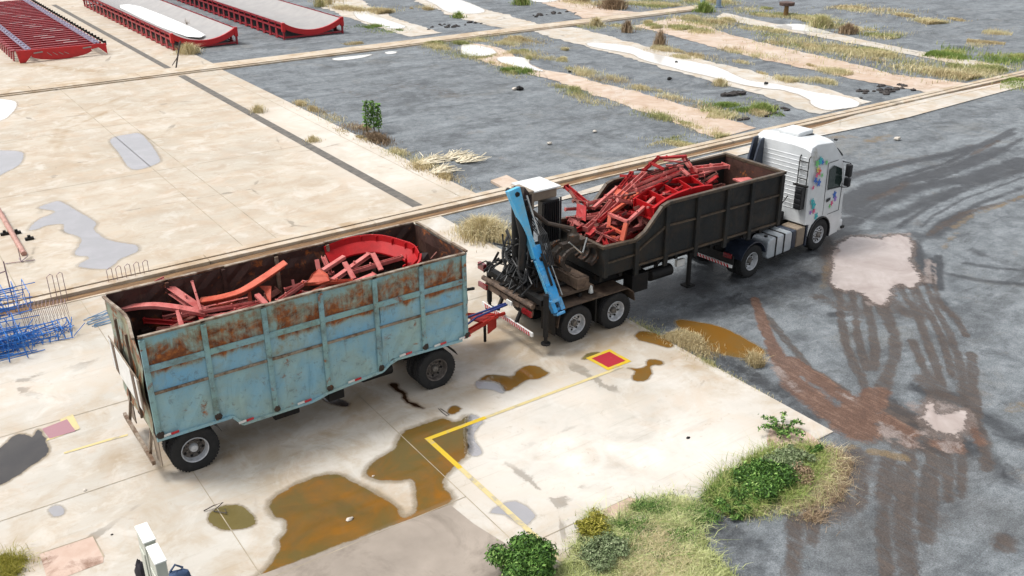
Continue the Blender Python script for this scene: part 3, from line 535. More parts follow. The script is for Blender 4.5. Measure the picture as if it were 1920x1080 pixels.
# ------------------------------------------------------------------ markings, joints, patches
def paint(name, c, wear, s=3):
    q = Mt(name); q.k = .8; n = q.noise(q.pos, s, 8, .7, .4); f = q.noise(q.pos, 30, 3)
    return q.done(q.mix(q.step(n, wear, wear + .14), c, '#a49c8c'), .7, 0, f, .2, .005)
p_yel = paint('yellow_paint', '#cfae1f', .54); p_yel2 = paint('pale_yellow_paint', '#cdbb84', .5); p_red = paint('red_paint', '#a5182a', .62); p_pink = paint('faded_red_paint', '#a0757c', .6)
ZM = .043
rect('road_marking', 8.59, 8.71, 10.95, 14.55, ZM, p_yel2, 'pale yellow painted line running towards the bush')
rect('road_marking', 8.59, 8.71, 14.55, 15.87, ZM, p_yel, 'bright yellow end of the line standing in the brown puddle')
rect('road_marking', 8.59, 10.2, 15.87, 15.99, ZM, p_yel, 'bright yellow painted line in the brown puddle')
rect('road_marking', 10.2, 14.4, 15.88, 15.98, ZM, p_yel2, 'worn yellow painted line leading to the red square')
sq = [G2(*p) for p in ((1098, 674), (1143, 657), (1184, 680), (1140, 697))]
c0 = np.mean(sq, 0)
flat('road_marking', sq, ZM, p_yel, 'yellow border of the red square', True, 1)
flat('road_marking', [tuple(c0 + (np.array(p) - c0) * .74) for p in sq], ZM + .003, p_red, 'red painted square on the apron', True, 1)
sq2 = CH([(390, 330), (620, 240), (700, 350), (460, 420)])
flat('road_marking', CH([(560, 240), (670, 190), (745, 330), (430, 440), (440, 415), (690, 350), (625, 245), (560, 270)]), ZM, p_yel2, 'faded yellow border of the pink square', False, 1)
flat('road_marking', sq2, ZM + .002, p_pink, 'faded pink painted square beside the dark puddle', False, 1)
flat('road_marking', CH([(590, 545), (800, 480), (1000, 420), (1180, 375), (1180, 392), (1000, 440), (800, 500), (595, 560)]), ZM, p_yel2, 'nearly worn away yellow line left of the trailer', False, 1)
m_joint = simple('joint_dirt', '#776d5e', '#a69b85', .9, scale=.9); m_jointd = simple('drain_dirt', '#4d4a46', '#66615a', .9, scale=3)
def line(pts, w, z=ZM - .001, mat=None, label='thin dirty joint in the concrete', world=False):
    g = pts if world else ground_pts(pts); v = []
    for i, p in enumerate(g):
        a = np.array(g[max(i - 1, 0)]); b = np.array(g[min(i + 1, len(g) - 1)]); d = (b - a) / (np.linalg.norm(b - a) + 1e-9); n = np.array([-d[1], d[0]]) * w / 2
        v += [(p[0] + n[0], p[1] + n[1], z), (p[0] - n[0], p[1] - n[1], z)]
    o = MB().add(v, [(2 * i, 2 * i + 1, 2 * i + 3, 2 * i + 2) for i in range(len(g) - 1)]).build('joint', mat or m_joint); rehome(o); return tag(o, label, None, None, 'structure')
for i, (p, q) in enumerate([((8.22, 10.9), (8.22, 28.3)), ((3.9, 10.9), (3.9, 28.3)), ((-10, 13.65), (8.22, 13.65)), ((8.22, 11.7), (11, 11.7)), ((-10, 18.3), (4.2, 18.3)), ((-10, 21.6), (16.3, 21.6))]):
    line([p, q], .018, world=True)
for p, q in [((2.5, 29.6), (2.5, 59)), ((9.4, 29.6), (9.4, 59)), ((10.6, 29.6), (10.6, 52)), ((-20, 40), (16, 40)), ((-20, 48.8), (16, 48.8)), ((18.1, 59), (18.1, 29.6))]: line([p, q], .03, .034, world=True)
rect('drain_strip', 15.98, 16.42, 29.7, 58.6, .036, m_jointd, 'long dark drain strip across the concrete yard')
rect('drain_strip', 16.0, 16.4, 61.3, 96, .036, m_jointd, 'dark drain strip left of the middle red mould')
m_smooth = simple('smooth_wet_concrete', '#80766b', '#958a7e', .32, scale=.7, dirt='#70665b', dirt_amt=.46)
flat('paving_patch', C8([(870, 1085), (1100, 1003), (1380, 895), (1520, 845), (1600, 910), (1745, 1000), (1700, 1080), (1500, 1200), (700, 1200)]), ZM - .002, m_smooth, 'smooth damp concrete panel at the bottom of the picture', False, 1)
m_patch = simple('patched_concrete', '#a88f7f', '#b5a092', .8, scale=2, dirt='#7d6252', dirt_amt=.5)
flat('paving_patch', C8([(135, 1010), (315, 950), (352, 1010), (350, 1040), (165, 1110)]), ZM - .003, m_patch, 'patched square of rougher concrete in the lower left', False, 1)
line(C8([(135, 1010), (315, 950), (352, 1020)]), .03)
flat('paving_patch', [(1112, 969), (1180, 935), (1213, 942), (1180, 985)], ZM - .003, m_patch, 'broken reddish concrete patch behind the weeds', False, 1)
flat('paving_patch', [(1440, 838), (1450, 800), (1500, 805), (1540, 840), (1500, 850)], ZM - .003, m_patch, 'broken concrete patch around the small leafy plant', False, 3)
o = MB().prism(ground_pts([(920, 343), (950, 333), (975, 346), (945, 357)]), 0.005, .12, 'xy').build('concrete_slab', m_dirt, None, .01)
tag(rehome(o), 'small loose square concrete slab beside the kerb behind the crane', 'slab')

# ------------------------------------------------------------------ object materials
def rusty_paint(name, c1, c2, band=None, rust=.6, scale=1.6, grime='#4a3a2c'):
    """flaking paint; band=(z0,z1) height range (object space) where rust is strongest"""
    q = Mt(name); p = q.obj; n = q.noise(p, scale, 8, .7, .5); n2 = q.noise(p, scale * 4, 7, .7); v = q.noise(q.mapping(p, (3.2, 3.2, .5)), 1.3, 7, .7, .4)
    col = q.mix(q.step(q.noise(p, .8, 5, .6), .38, .62), c1, c2)
    col = q.mix(q.math('MULTIPLY', q.step(q.noise(p, 1.7, 9, .78, .3), .46, .64), .6), col, '#8b9c94' if 'blue' in name else grime); col = q.mix(q.math('MULTIPLY', q.step(q.noise(p, 5.5, 8, .8, .5), .55, .63), .55), col, '#59686a' if 'blue' in name else grime)
    if band:
        z = q.sep(p, 2); n_ = q.nt.nodes.new('ShaderNodeMapRange'); q.lk(z, n_.inputs[0]); n_.inputs[1].default_value = band[0]; n_.inputs[2].default_value = band[1]
        up = n_.outputs[0]; hump = q.ramp(up, [(0, 0.0), (.06, 1.0), (.55, .8), (.95, .12), (1, 0.0)])
        a = q.math('ADD', q.math('MULTIPLY', hump, .22), q.math('MULTIPLY', n, .66)); a = q.math('ADD', a, q.math('MULTIPLY', v, .36))
        r = q.step(a, .60, .72); st = q.step(a, .52, .64)
        col = q.mix(q.math('MULTIPLY', st, .6), col, '#8a8763')
    else:
        r = q.step(n, rust, rust + .08)
    rc = q.ramp(n2, [(.3, '#3f2416'), (.5, '#7a4320'), (.7, '#a8662c')]); col = q.mix(r, col, rc)
    s = q.step(q.noise(q.mapping(p, (6, 6, 1.6), (.3, .5, 0)), 2.2, 6, .75, .8), .64, .68); col = q.mix(q.math('MULTIPLY', s, .8), col, grime)
    drip = q.step(q.noise(q.mapping(p, (9, 9, .35)), 1.2, 5, .7), .6, .72); col = q.mix(q.math('MULTIPLY', drip, .3), col, '#5f5236')
    return q.done(col, q.ramp(n, [(.3, .45), (.7, .8)]), 0, q.math('ADD', n2, n), .35, .02, .4)
m_blue_top = rusty_paint('flaking_blue_paint', '#76a5b3', '#93b1ab', (2.72, 3.46))
m_blue_mid = rusty_paint('blue_panel_paint', '#6fa2bd', '#8aadb6', (2.78, 2.48)) 
m_blue_low = rusty_paint('lower_blue_paint', '#7aa6b8', '#94b0ac', None, .60)
m_teal = rusty_paint('teal_rib_paint', '#7fa3ab', '#84a69f', None, .58, 2.5)
m_rustin = rusty_paint('rusty_inner_steel', '#38241f', '#4a3129', None, .56, 2.0, '#1f1512')
m_rail = simple('worn_steel_edge', '#9a8f80', '#6f5a47', .5, .3, 5, '#59402b', .5)
m_ends = rusty_paint('tailgate_paint', '#7d8f86', '#8f8a6a', None, .5, 2.2)
m_dark = simple('dark_chassis', '#121212', '#1c1a19', .6, 0, 4, '#35291f', .58, .15, .3)
m_black = rusty_paint('black_body_paint', '#141718', '#1d2020', None, .68, 1.4, '#33281d')
m_blackrail = simple('scuffed_rail', '#3a332b', '#574838', .5, .1, 7, '#2b2622', .55)
m_tyre = simple('tyre_rubber', '#141415', '#1e1e1e', .85, 0, 8, '#37332d', .62, .3)
m_rim = simple('silver_rim', '#c3c5c7', '#a5a7aa', .35, .15, 9, '#5a5148', .6)
m_rimdark = simple('dirty_rim', '#4c4642', '#6d6660', .6, .2, 9, '#2b2522', .55)
m_hub = simple('hub_metal', '#77736e', '#56524e', .5, .4, 9)
m_hole = simple('rim_hole', '#0c0c0c', '#121212', .9)
m_refl_r = simple('red_reflector', '#a51320', '#c2303a', .3); m_refl_w = simple('white_reflector', '#d5d5d2', '#c5c5c0', .3)
m_lamp_r = simple('red_lamp_lens', '#7d1a20', '#5c1216', .2, coat=.5)
m_wood = simple('weathered_steel_beam', '#6a5747', '#54453a', .8, 0, 5, '#3a2c22', .52)
m_fender = simple('muddy_mudguard', '#3b3028', '#58483a', .7, 0, 4, '#3a2a20', .5)
m_white = simple('white_truck_paint', '#cdd0d1', '#c2c5c5', .25, 0, 2, '#a09b90', .6, .03, .5, .4)
m_glass = simple('cab_glass', '#1c2624', '#2a3734', .08, 0, 2, bump=0); 
m_blackpl = simple('black_plastic', '#17181a', '#222326', .45, 0, 6, '#3b3833', .62)
m_silver = simple('aluminium_tank', '#b9c0c4', '#a6adb2', .3, .35, 3, '#7f7c77', .6)
m_box = simple('beige_grey_box', '#77695b', '#857867', .6, 0, 4, '#54483d', .55)
m_navy = simple('navy_fairing', '#1e2430', '#2a3342', .4, 0, 4, '#3f3c3a', .62)
m_cblue = rusty_paint('crane_blue_paint', '#1f7fba', '#2b8dc8', None, .70, 2.5, '#1f3a4d')
m_clight = rusty_paint('light_crane_blue', '#5fb0d6', '#4fa5cf', None, .72, 2.5, '#24485c')
m_grap = rusty_paint('rusty_grapple', '#2a2320', '#3f3226', None, .58, 4, '#171412')
m_hose = simple('black_hose', '#131314', '#1e1e1f', .5)
m_rod = simple('chrome_rod', '#b9b9b5', '#8f8f8b', .25, .8, 5)
m_redpaint = simple('drawbar_red', '#b5301f', '#a52318', .5, 0, 5, '#7a3a28', .58)
m_bluehose = simple('blue_hose', '#1f2f66', '#263c7c', .4)
m_whitebox = simple('white_tank_paint', '#cfd0ce', '#bcbdb9', .4, 0, 4, '#8d8a82', .6)

# ------------------------------------------------------------------ wheels
def wheel_meshes(kind):
    t = MB().lathe([(.13, .30), (.145, .36), (.15, .43), (.14, .49), (.125, .515), (.10, .525), (.095, .512), (.085, .512), (.08, .528), (.03, .53), (.026, .514), (.014, .514), (.01, .531), (-.01, .531), (-.014, .514), (-.026, .514),
                    (-.03, .53), (-.08, .528), (-.085, .512), (-.095, .512), (-.10, .525), (-.125, .515), (-.14, .49), (-.15, .43), (-.145, .36), (-.13, .30), (-.10, .285), (.10, .285), (.13, .30)], 'y', 44)
    for k in range(44):
        a = 2 * math.pi * k / 44
        for s in (-1, 1):
            c = Vector((math.cos(a), 0, math.sin(a))) * .512; d = Vector((math.cos(a), 0, math.sin(a)))
            t.beam(c * .985 + Vector((0, s * .118, 0)), c * 1.035 + Vector((0, s * .118, 0)), .035, .03, a)
    tm = t.mesh('tyre', m_tyre, smooth=True)
    silver = {'dual': m_rim, 'steer': m_rim, 'dirty': m_rimdark, 'trail': m_rim}[kind]; disc = {'dual': m_rim, 'steer': m_rim, 'dirty': m_rimdark, 'trail': m_rimdark}[kind]
    r = MB(); dy = -.09 if kind == 'steer' else .03
    r.lathe([(.12, .30), (-.125, .30), (-.14, .29), (-.13, .275), (-.10, .27), (-.02, .262), (dy - .02, .255)], 'y', 36)
    r.lathe([(dy - .02, .255), (dy - .01, .22), (dy, .20), (dy - .015, .14), (dy - .02, .10), (dy - .02, .0)], 'y', 36, mi=1)
    nh = 8 if kind != 'steer' else 10
    for k in range(nh):
        a = 2 * math.pi * (k + .5) / nh; c = Vector((math.cos(a) * .212, dy, math.sin(a) * .212))
        r.lathe([(-.022, .0), (-.022, .030), (.0, .032)], 'y', 10, c, 2)
    for k in range(10):
        a = 2 * math.pi * k / 10; r.lathe([(-.06, 0), (-.06, .014), (-.01, .016)], 'y', 6, Vector((math.cos(a) * .145, dy, math.sin(a) * .145)), 3)
    rm = r.mesh('wheel', [silver, disc, m_hole, m_hub], smooth=True)
    h = MB(); e = -.09 if kind == 'steer' else -.11
    h.lathe([(dy, .10), (dy + e * .6, .095), (dy + e, .075), (dy + e - .01, .03), (dy + e - .01, 0)], 'y', 20)
    hm = h.mesh('hub', m_hub if kind != 'trail' else m_rim, smooth=True)
    return rm, tm, hm
WM = {k: wheel_meshes(k) for k in ('dual', 'steer', 'dirty', 'trail')}
def wheel(parent, c, kind, side=-1, steer=0.0, label=None):
    rm, tm, hm = WM[kind]; o = bpy.data.objects.new('wheel', rm); COL.objects.link(o); o.parent = parent
    o.location = Vector(c) - ORG[parent]; o.rotation_euler = (0, random.uniform(0, 6), (0 if side < 0 else math.pi) + steer)
    if label: o['label'] = label
    for nm, me in (('tyre', tm), ('hub', hm)):
        k = bpy.data.objects.new(nm, me); COL.objects.link(k); k.parent = o
    return o

# ------------------------------------------------------------------ blue scrap trailer
TY0, TY1, TX0, TX1 = 17.74, 20.26, 3.3, 10.88; ZT = 3.44
T = empty('scrap_trailer', ((TX0 + TX1) / 2, (TY0 + TY1) / 2, 0)); tag(T, 'long open blue scrap trailer with rusty flaking side panels, loaded with red steel', 'trailer')
postx = [3.36, 4.58, 5.86, 7.14, 8.45, 9.65, 10.82]
def bot(x):
    xs_ = [3.2, 4.9, 5.1, 6.76, 7.1, 8.55, 8.78, 11]; zs_ = [1.1, 1.1, .84, .84, .93, 1.04, 1.24, 1.18]; return float(np.interp(x, xs_, zs_))
def side_wall(y, near):
    w = MB(); t = .05
    xs_ = sorted(set([TX0, TX1] + [4.9, 5.1, 6.76, 7.1, 8.55, 8.78] + list(np.arange(TX0, TX1, .21)))); rnd = random.Random(3 if near else 9)
    zl = [None, 1.42, 1.8, 2.15, 2.19, 2.45, 2.73, 2.8, 3.05, 3.25, ZT]; V = {}
    for i, x in enumerate(xs_):
        for j, z in enumerate(zl):
            bulge = 0 if j in (0, 3, 4, 6, 7, len(zl) - 1) or min(abs(x - p) for p in postx) < .08 else rnd.uniform(-.03, .032)
            zz = bot(x) if z is None else z
            if j == len(zl) - 1: zz += .02 * math.sin(x * 1.9 + y) - .02
            V[i, j] = (x, y + bulge, zz)
    n = len(zl)
    for sgn, off, mi0 in ((0, 0.0, None), (1, t if near else -t, 3)):
        vs = [(V[i, j][0], V[i, j][1] + off, V[i, j][2]) for i in range(len(xs_)) for j in range(n)]
        fs, ms = [], []
        for i in range(len(xs_) - 1):
            for j in range(n - 1):
                fs.append((i * n + j, (i + 1) * n + j, (i + 1) * n + j + 1, i * n + j + 1)); ms.append(mi0 if mi0 is not None else (0 if j < 3 else (1 if j < 6 else 2)))
        b = len(w.v); w.v += vs; w.f += [tuple(k + b for k in f) for f in fs]; w.mi += ms
    w.box(TX0, TX1, min(y, y + (t if near else -t)) + .003, max(y, y + (t if near else -t)) - .003, ZT - .03, ZT - .012, 3)
    return w
w1 = side_wall(TY0, True).build('side_wall', [m_blue_low, m_blue_mid, m_blue_top, m_rustin], T); w1['label'] = 'rust blotched blue side wall facing the camera'
w2 = side_wall(TY1, False).build('side_wall', [m_blue_low, m_blue_mid, m_blue_top, m_rustin], T)
for nm, y, s in (('near', TY0, -1), ('far', TY1, 1)):
    for x in postx:
        d = .055; MB().box(x - .055, x + .055, min(y, y + s * d), max(y, y + s * d), bot(x) - .0, ZT - .05).build('post', m_teal, T, .008)
        if nm == 'near': MB().sphere((x + .02, y - .05, bot(x) + .09), .085, 8, sc=(1.1, .35, 1), jit=.4).build('rust_lump', m_grap, T)
    for z, h, mt in ((2.73, .13, m_teal), (2.15, .06, m_rail)):
        for a, b in zip(postx[:-1], postx[1:]): MB().box(a + .056, b - .056, min(y, y + s * .04), max(y, y + s * .04), z - h / 2, z + h / 2).build('rail', mt, T, .006)
    r = MB()
    for a, b in zip(postx[:-1], postx[1:]):
        za = ZT + random.uniform(-.015, .015); r.beam((a - .05, y, za), (b + .05, y, ZT + random.uniform(-.015, .015)), .085, .05)
    r.build('top_rail', m_rail, T, .006)
for x in postx[1:-1]: MB().box(x - .04, x + .04, TY1 - .11, TY1 - .052, 1.3, ZT - .03).build('inner_post', m_rail if x > 6 else m_rustin, T)
# light reflective strips along the lower edge
for x in (3.42, 5.0, 6.35, 7.6, 8.95, 9.9, 10.6):
    z = bot(x + .1) + .05
    for k, mt in ((0, m_refl_w), (1, m_refl_r)): MB().beam((x + k * .17, TY0 - .062, z + .0), (x + k * .17 + .165, TY0 - .062, z + .012), .006, .055).build('reflector', mt, T)
# lower skirt lip
l = MB()
for a in np.arange(TX0, TX1 - .2, .2): l.beam((a, TY0 - .03, bot(a) - .02), (a + .2, TY0 - .03, bot(a + .2) - .02), .05, .06)
l.build('skirt', m_blue_low, T)
# ends: bowed tailgate (rear, left) and front wall
def endwall(x, out, mats, bow=.0, z0=1.15, rib=True):
    e = MB(); ys = np.linspace(TY0 + .03, TY1 - .03, 9); zs = np.linspace(z0, ZT - .03, 8)
    def P(a, b, off):
        t = (a - TY0) / (TY1 - TY0); return (x + off + out * bow * math.sin(math.pi * t) * ((b - z0) / (ZT - z0)) + out * .03 * math.sin(b * 5 + a * 3), a, b - .0 * t)
    for k, off in enumerate((0, -out * .05)):
        b0 = len(e.v); e.v += [P(a, b, off) for a in ys for b in zs]
        for i in range(8):
            for j in range(7): e.f.append((b0 + i * 8 + j, b0 + (i + 1) * 8 + j, b0 + (i + 1) * 8 + j + 1, b0 + i * 8 + j + 1)); e.mi.append(0 if k == 0 else 1)
    return e, P
e, P = endwall(TX0 - .03, -1, None, -.10); e.build('tailgate', [m_ends, m_rustin], T)
rr = MB()
for i in range(8): rr.beam(P(TY0 + .05 + i * .3, ZT - .01, -.02), P(TY0 + .05 + (i + 1) * .3, ZT - .01, -.02), .06, .05)
rr.build('top_rail', m_rail, T)
for yy in (TY0 + .85, TY0 + 1.7): MB().box(TX0 - .075, TX0 - .02, yy - .03, yy + .03, 1.2, ZT - .25).build('tailgate_bar', m_wood, T)
pl = MB().plate([(TX0 - .12, TY0 + .06, 1.75), (TX0 - .12, TY1 - .06, 1.75), (TX0 - .12, TY1 - .06, 2.5), (TX0 - .12, TY0 + .06, 2.5)], .02).build('warning_board', m_box, T)
for k in range(9):
    yy = TY0 + .12 + k * .26; mt = m_refl_w if 2 <= k <= 6 else (m_wood if k % 2 else m_refl_w)
    MB().plate([(TX0 - .136, yy, 1.78), (TX0 - .136, yy + (.262 if 2 <= k < 6 else .17), 1.78), (TX0 - .136, yy + (.262 if 2 <= k < 6 else .22), 2.47), (TX0 - .136, yy + (0 if 2 < k <= 6 else .05), 2.47)], .008).build('board_stripe', mt, pl)
e, P = endwall(TX1 + .03, 1, None, .05, 1.25); e.build('front_wall', [m_blue_low, m_rustin], T)
rr = MB()
for i in range(8): rr.beam(P(TY0 + .05 + i * .3, ZT, 0), P(TY0 + .05 + (i + 1) * .3, ZT, 0), .07, .05)
rr.build('top_rail', m_rail, T)
MB().box(TX0 + .05, TX1 - .05, TY0 + .06, TY1 - .06, 1.24, 1.3).build('floor', m_rustin, T)
ch = MB()
for y in (18.55, 19.45): ch.ibeam((TX0 + .05, y, .98), (TX1 - .05, y, .98), .12, .3)
for x in np.arange(3.6, 10.8, .6): ch.box(x - .04, x + .04, 17.95, 20.05, 1.14, 1.24)
for x in (4.05, 9.98): ch.box(x - .5, x + .5, 18.5, 19.5, .62, .82); ch.tube([(x, 18.0, .53), (x, 20.0, .53)], .09, 10)
ch.build('chassis', m_dark, T)
for x in (4.05, 9.98):
    for s, y in ((-1, 18.42), (1, 19.58)):
        sp = MB(); 
        for k in range(5): sp.beam((x - .45 + k * .05, y, .60 + k * .03), (x + .45 - k * .05, y, .60 + k * .03), .08, .025)
        sp.build('leaf_spring', m_dark, T)
for x, kind in ((4.03, 'trail'), (9.99, 'dirty')):
    for s, ys_ in ((-1, (17.90, 18.24)), (1, (20.10, 19.76))):
        for y in ys_: wheel(T, (x, y, .53), kind, s, 0, 'wheel with bright silver rim' if (kind == 'trail' and y == 17.90) else None)
for x in (4.03, 9.99):
    for y in (18.1, 19.9):
        g = MB(); pts = [(x + .66 * math.cos(t), y, .53 + .62 * math.sin(t)) for t in np.linspace(.35, 1.0, 5)]
        g.sweep([(a[0], a[1], a[2]) for a in pts], [(-.3, 0), (.3, 0), (.3, .015), (-.3, .015)]); g.build('mudguard', m_dark, T)
# rear underrun frame
u = MB(); u.beam((TX0 - .12, TY0 + .1, .5), (TX0 - .12, TY1 - .1, .5), .07, .10)
for y in (TY0 + .45, TY1 - .45): u.beam((TX0 - .1, y, .5), (TX0 + .02, y, 1.1), .05, .06)
u.build('underrun_bar', m_rail, T)
for y in (TY0 + .25, TY1 - .25): MB().box(TX0 + .02, TX0 + .04, y - .2, y + .2, .38, 1.08).build('mud_flap', m_box, T)
# drawbar
d = MB(); hit = Vector((12.55, 19.0, .78))
d.ubeam((10.75, 18.15, .98), hit, .12, .12); d.ubeam((10.75, 19.85, .98), hit, .12, .12); d.ubeam((11.2, 18.4, .92), (11.2, 19.6, .92), .1, .1)
d.plate([(12.0, 18.7, .86), (12.55, 18.85, .80), (12.55, 19.15, .80), (12.0, 19.3, .86), (11.75, 19.0, .9)], .05); d.tube([(12.5, 19, .78), (12.85, 19, .78)], .05, 10)
d.plate([(12.1, 18.70, .5), (12.5, 18.9, .5), (12.5, 18.9, .86), (12.1, 18.70, .86)], .03)
d.build('drawbar', m_redpaint, T, .008)
hz = MB()
for k in range(2): hz.tube([(10.95, 18.7 + .5 * k, 1.2), (11.4, 18.75 + .4 * k, .9), (11.9, 18.9 + .15 * k, .98), (12.9, 18.95 + .08 * k, 1.05)], .03, 6)
hz.build('air_hose', m_bluehose, T)
MB().tube([(12.2, 19, .7), (12.2, 19, .12)], .04, 8).build('jack_leg', m_dark, T)
MB().tube([(10.92, 19.3, 1.9), (11.25, 19.3, 2.0)], .05, 8).tube([(10.92, 19.1, 2.3), (11.1, 19.1, 2.32)], .1, 10).build('coupling', m_navy, T)
MB().beam((10.95, 18.2, 2.25), (11.45, 18.3, 2.15), .06, .06).build('crank_handle', m_dark, T)
MB().box(5.9, 6.5, 18.0, 18.5, .45, .8).build('tool_box', m_dark, T, .02); MB().box(7.2, 7.6, 17.95, 18.4, .5, .82).build('tool_box', m_dark, T, .02); MB().tube([(8.2, 18.3, .7), (9.0, 18.3, .7)], .16, 14).build('air_tank', m_dark, T, .02)

# ------------------------------------------------------------------ semi-trailer with skip body and loader crane
SY0, SY1 = 17.72, 20.08; SX0, SX1 = 15.14, 22.1
S = empty('skip_semitrailer', (17.4, 18.9, 0)); tag(S, 'black open-top scrap semi-trailer with a stepped side and a folded blue crane at its tail', 'trailer')
ZB = 1.7
side = [(SX0, ZB), (SX1, ZB), (SX1, 3.32), (17.45, 3.34), (17.2, 3.28), (16.55, 2.62), (16.25, 2.5), (SX0, 2.56)]
for y0, y1 in ((SY0, SY0 + .05), (SY1 - .05, SY1)):
    o = MB().prism(side, y0, y1).build('side_wall', m_black, S)
sposts = [15.2, 16.3, 17.38, 18.55, 19.73, 20.75, 22.02]
def topz(x): return float(np.interp(x, [15.1, 16.25, 16.55, 17.2, 17.45, 22.1], [2.56, 2.5, 2.62, 3.28, 3.34, 3.32]))
for y, s in ((SY0, -1), (SY1, 1)):
    for x in sposts: MB().box(x - .07, x + .07, min(y, y + s * .09), max(y, y + s * .09), 1.52 if 15.5 < x < 21.5 else ZB, topz(x) - .03).build('post', m_black, S, .01)
    tr = MB(); pth = [(15.1, y, 2.57), (16.25, y, 2.52), (16.6, y, 2.68), (17.2, y, 3.29), (17.45, y, 3.36), (22.15, y, 3.34)]
    for a, b in zip(pth[:-1], pth[1:]): tr.beam(a, b, .12, .09)
    tr.build('top_rail', m_blackrail, S, .012)
    mr = MB()
    for a, b in (((16.36, 2.2), (17.32, 2.68)), ((17.44, 2.7), (18.49, 2.68)), ((18.61, 2.68), (19.67, 2.68)), ((19.79, 2.68), (20.69, 2.68)), ((20.81, 2.68), (21.96, 2.68)), ((15.26, 2.1), (16.24, 2.12)), ((16.36, 1.78), (21.95, 1.78))):
        mr.beam((a[0], y + s * .03, a[1]), (b[0], y + s * .03, b[1]), .05, .05)
    mr.build('rail', m_blackrail, S)
MB().box(SX0, SX0 + .05, SY0 + .05, SY1 - .05, ZB, 2.54).build('rear_wall', m_black, S)
MB().beam((SX0, SY0, 2.57), (SX0, SY1, 2.57), .1, .08).build('top_rail', m_blackrail, S, .01)
MB().box(SX1 - .05, SX1, SY0 + .05, SY1 - .05, ZB, 3.3).build('front_wall', m_rustin, S)
MB().beam((SX1, SY0 - .06, 3.35), (SX1, SY1 + .06, 3.35), .12, .09).build('top_rail', m_blackrail, S, .01)
MB().box(SX0 + .05, SX1 - .05, SY0 + .05, SY1 - .05, 1.68, 1.74).build('floor', m_rustin, S)
c = MB()
for y in (18.45, 19.35): c.ibeam((12.95, y, 1.28), (17.2, y, 1.28), .14, .4); c.ibeam((17.0, y, 1.4), (22.3, y, 1.45), .14, .36)
for x in np.arange(13.2, 22.2, .7): c.box(x - .05, x + .05, 17.95, 19.85, 1.45 if x > 15 else 1.2, 1.6 if x > 15 else 1.3)
for x in (14.33, 15.71): c.tube([(x, 18.0, .53), (x, 19.8, .53)], .1, 10); c.box(x - .5, x + .5, 18.4, 19.4, .7, .85)
c.build('chassis', m_dark, S)
MB().box(12.95, 15.1, 18.0, 19.95, 1.32, 1.4).build('deck', m_fender, S)
for x in (14.33, 15.71):
    for s, ys_ in ((-1, (17.88, 18.22)), (1, (19.92, 19.58))):
        for y in ys_: wheel(S, (x, y, .53), 'dual', s)
for x in (13.62, 15.02):
    MB().box(x - .02, x + .02, 17.78, 18.36, .38, 1.1).build('mud_flap', m_dark, S)
for y in (18.05, 19.75):
    f = MB(); pth = [(13.66, y, .62), (13.72, y, .98), (13.95, y, 1.15), (16.1, y, 1.15), (16.32, y, .98), (16.38, y, .7)]
    vs = []
    for p in pth: vs += [(p[0], y - .33, p[2]), (p[0], y + .33, p[2])]
    f.add(vs, [(2 * i, 2 * i + 1, 2 * i + 3, 2 * i + 2) for i in range(len(pth) - 1)]); o = f.build('mudguard', m_fender, S); md = o.modifiers.new('thick', 'SOLIDIFY'); md.thickness = .03
MB().box(16.5, 17.1, 18.0, 18.4, .75, 1.3).build('tool_box', m_dark, S, .02); MB().tube([(17.3, 18.2, 1.05), (18.1, 18.2, 1.05)], .18, 16).build('air_tank', m_dark, S, 0, True)
MB().box(18.2, 18.5, 18.0, 18.1, 1.15, 1.35).build('side_marker', m_refl_w, S)
for y in (18.2, 19.6): MB().tube([(18.9, y, 1.4), (18.9, y, .35)], .07, 8).box(18.75, 19.05, y - .15, y + .15, .3, .35).build('landing_leg', m_dark, S)
def striped(name, p, q, n, parent, h=.12):
    p, q = Vector(p), Vector(q); o = MB().beam(p, q, .05, h).build(name, m_refl_w, parent); d = (q - p) / n; nrm = d.normalized().cross(Vector((0, 0, 1))) * .031
    for k in range(n):
        a = p + d * k; b = a + d * .5; sh = d * .45
        for s in (1, -1):
            pp = [a + nrm * s - sh * .5 - Vector((0, 0, h / 2 * .98)), b + nrm * s - sh * .5 - Vector((0, 0, h / 2 * .98)), b + nrm * s + sh * .5 + Vector((0, 0, h / 2 * .98)), a + nrm * s + sh * .5 + Vector((0, 0, h / 2 * .98))]
            if k in (0, n - 1): continue
            MB().plate(pp, .004).build('red_stripe', m_refl_r, o)
    return o
striped('underrun_bar', (12.85, 17.72, .66), (12.85, 20.1, .66), 22, S, .11)
for y in (18.5, 19.4): MB().beam((12.87, y, .68), (13.1, y, 1.15), .08, .08).build('underrun_bracket', m_dark, S)
# rear light bar
lb = MB().tube([(12.95, 17.85, 1.38), (12.95, 20.2, 1.38)], .07, 10).beam((12.98, 17.9, 1.18), (12.98, 20.1, 1.18), .06, .16).build('light_bar', m_wood, S)
for y in (18.0, 20.1): MB().box(12.84, 12.90, y - .2, y + .2, 1.12, 1.26).build('tail_lamp', m_lamp_r, lb)
MB().box(12.86, 12.9, 18.7, 18.95, 1.1, 1.22).build('number_plate', m_refl_w, lb)
for y in (17.62, 20.28): MB().tube([(13.2, y, 1.75), (13.2, y, .55)], .075, 10).tube([(13.2, y, .6), (13.2, y, .36)], .05, 8).lathe([(.33, .0), (.33, .13), (.37, .13), (.37, 0)], 'z', 12, (13.2, y, 0)).build('stabiliser_leg', m_dark, S)
MB().beam((13.2, 17.7, 1.5), (13.2, 20.2, 1.5), .2, .16).build('stabiliser_beam', m_dark, S)
MB().box(14.45, 14.85, 17.9, 19.9, 1.45, 1.75).box(14.5, 14.62, 18.0, 19.8, 1.75, 1.79).build('cross_beam', m_wood, S, .015)
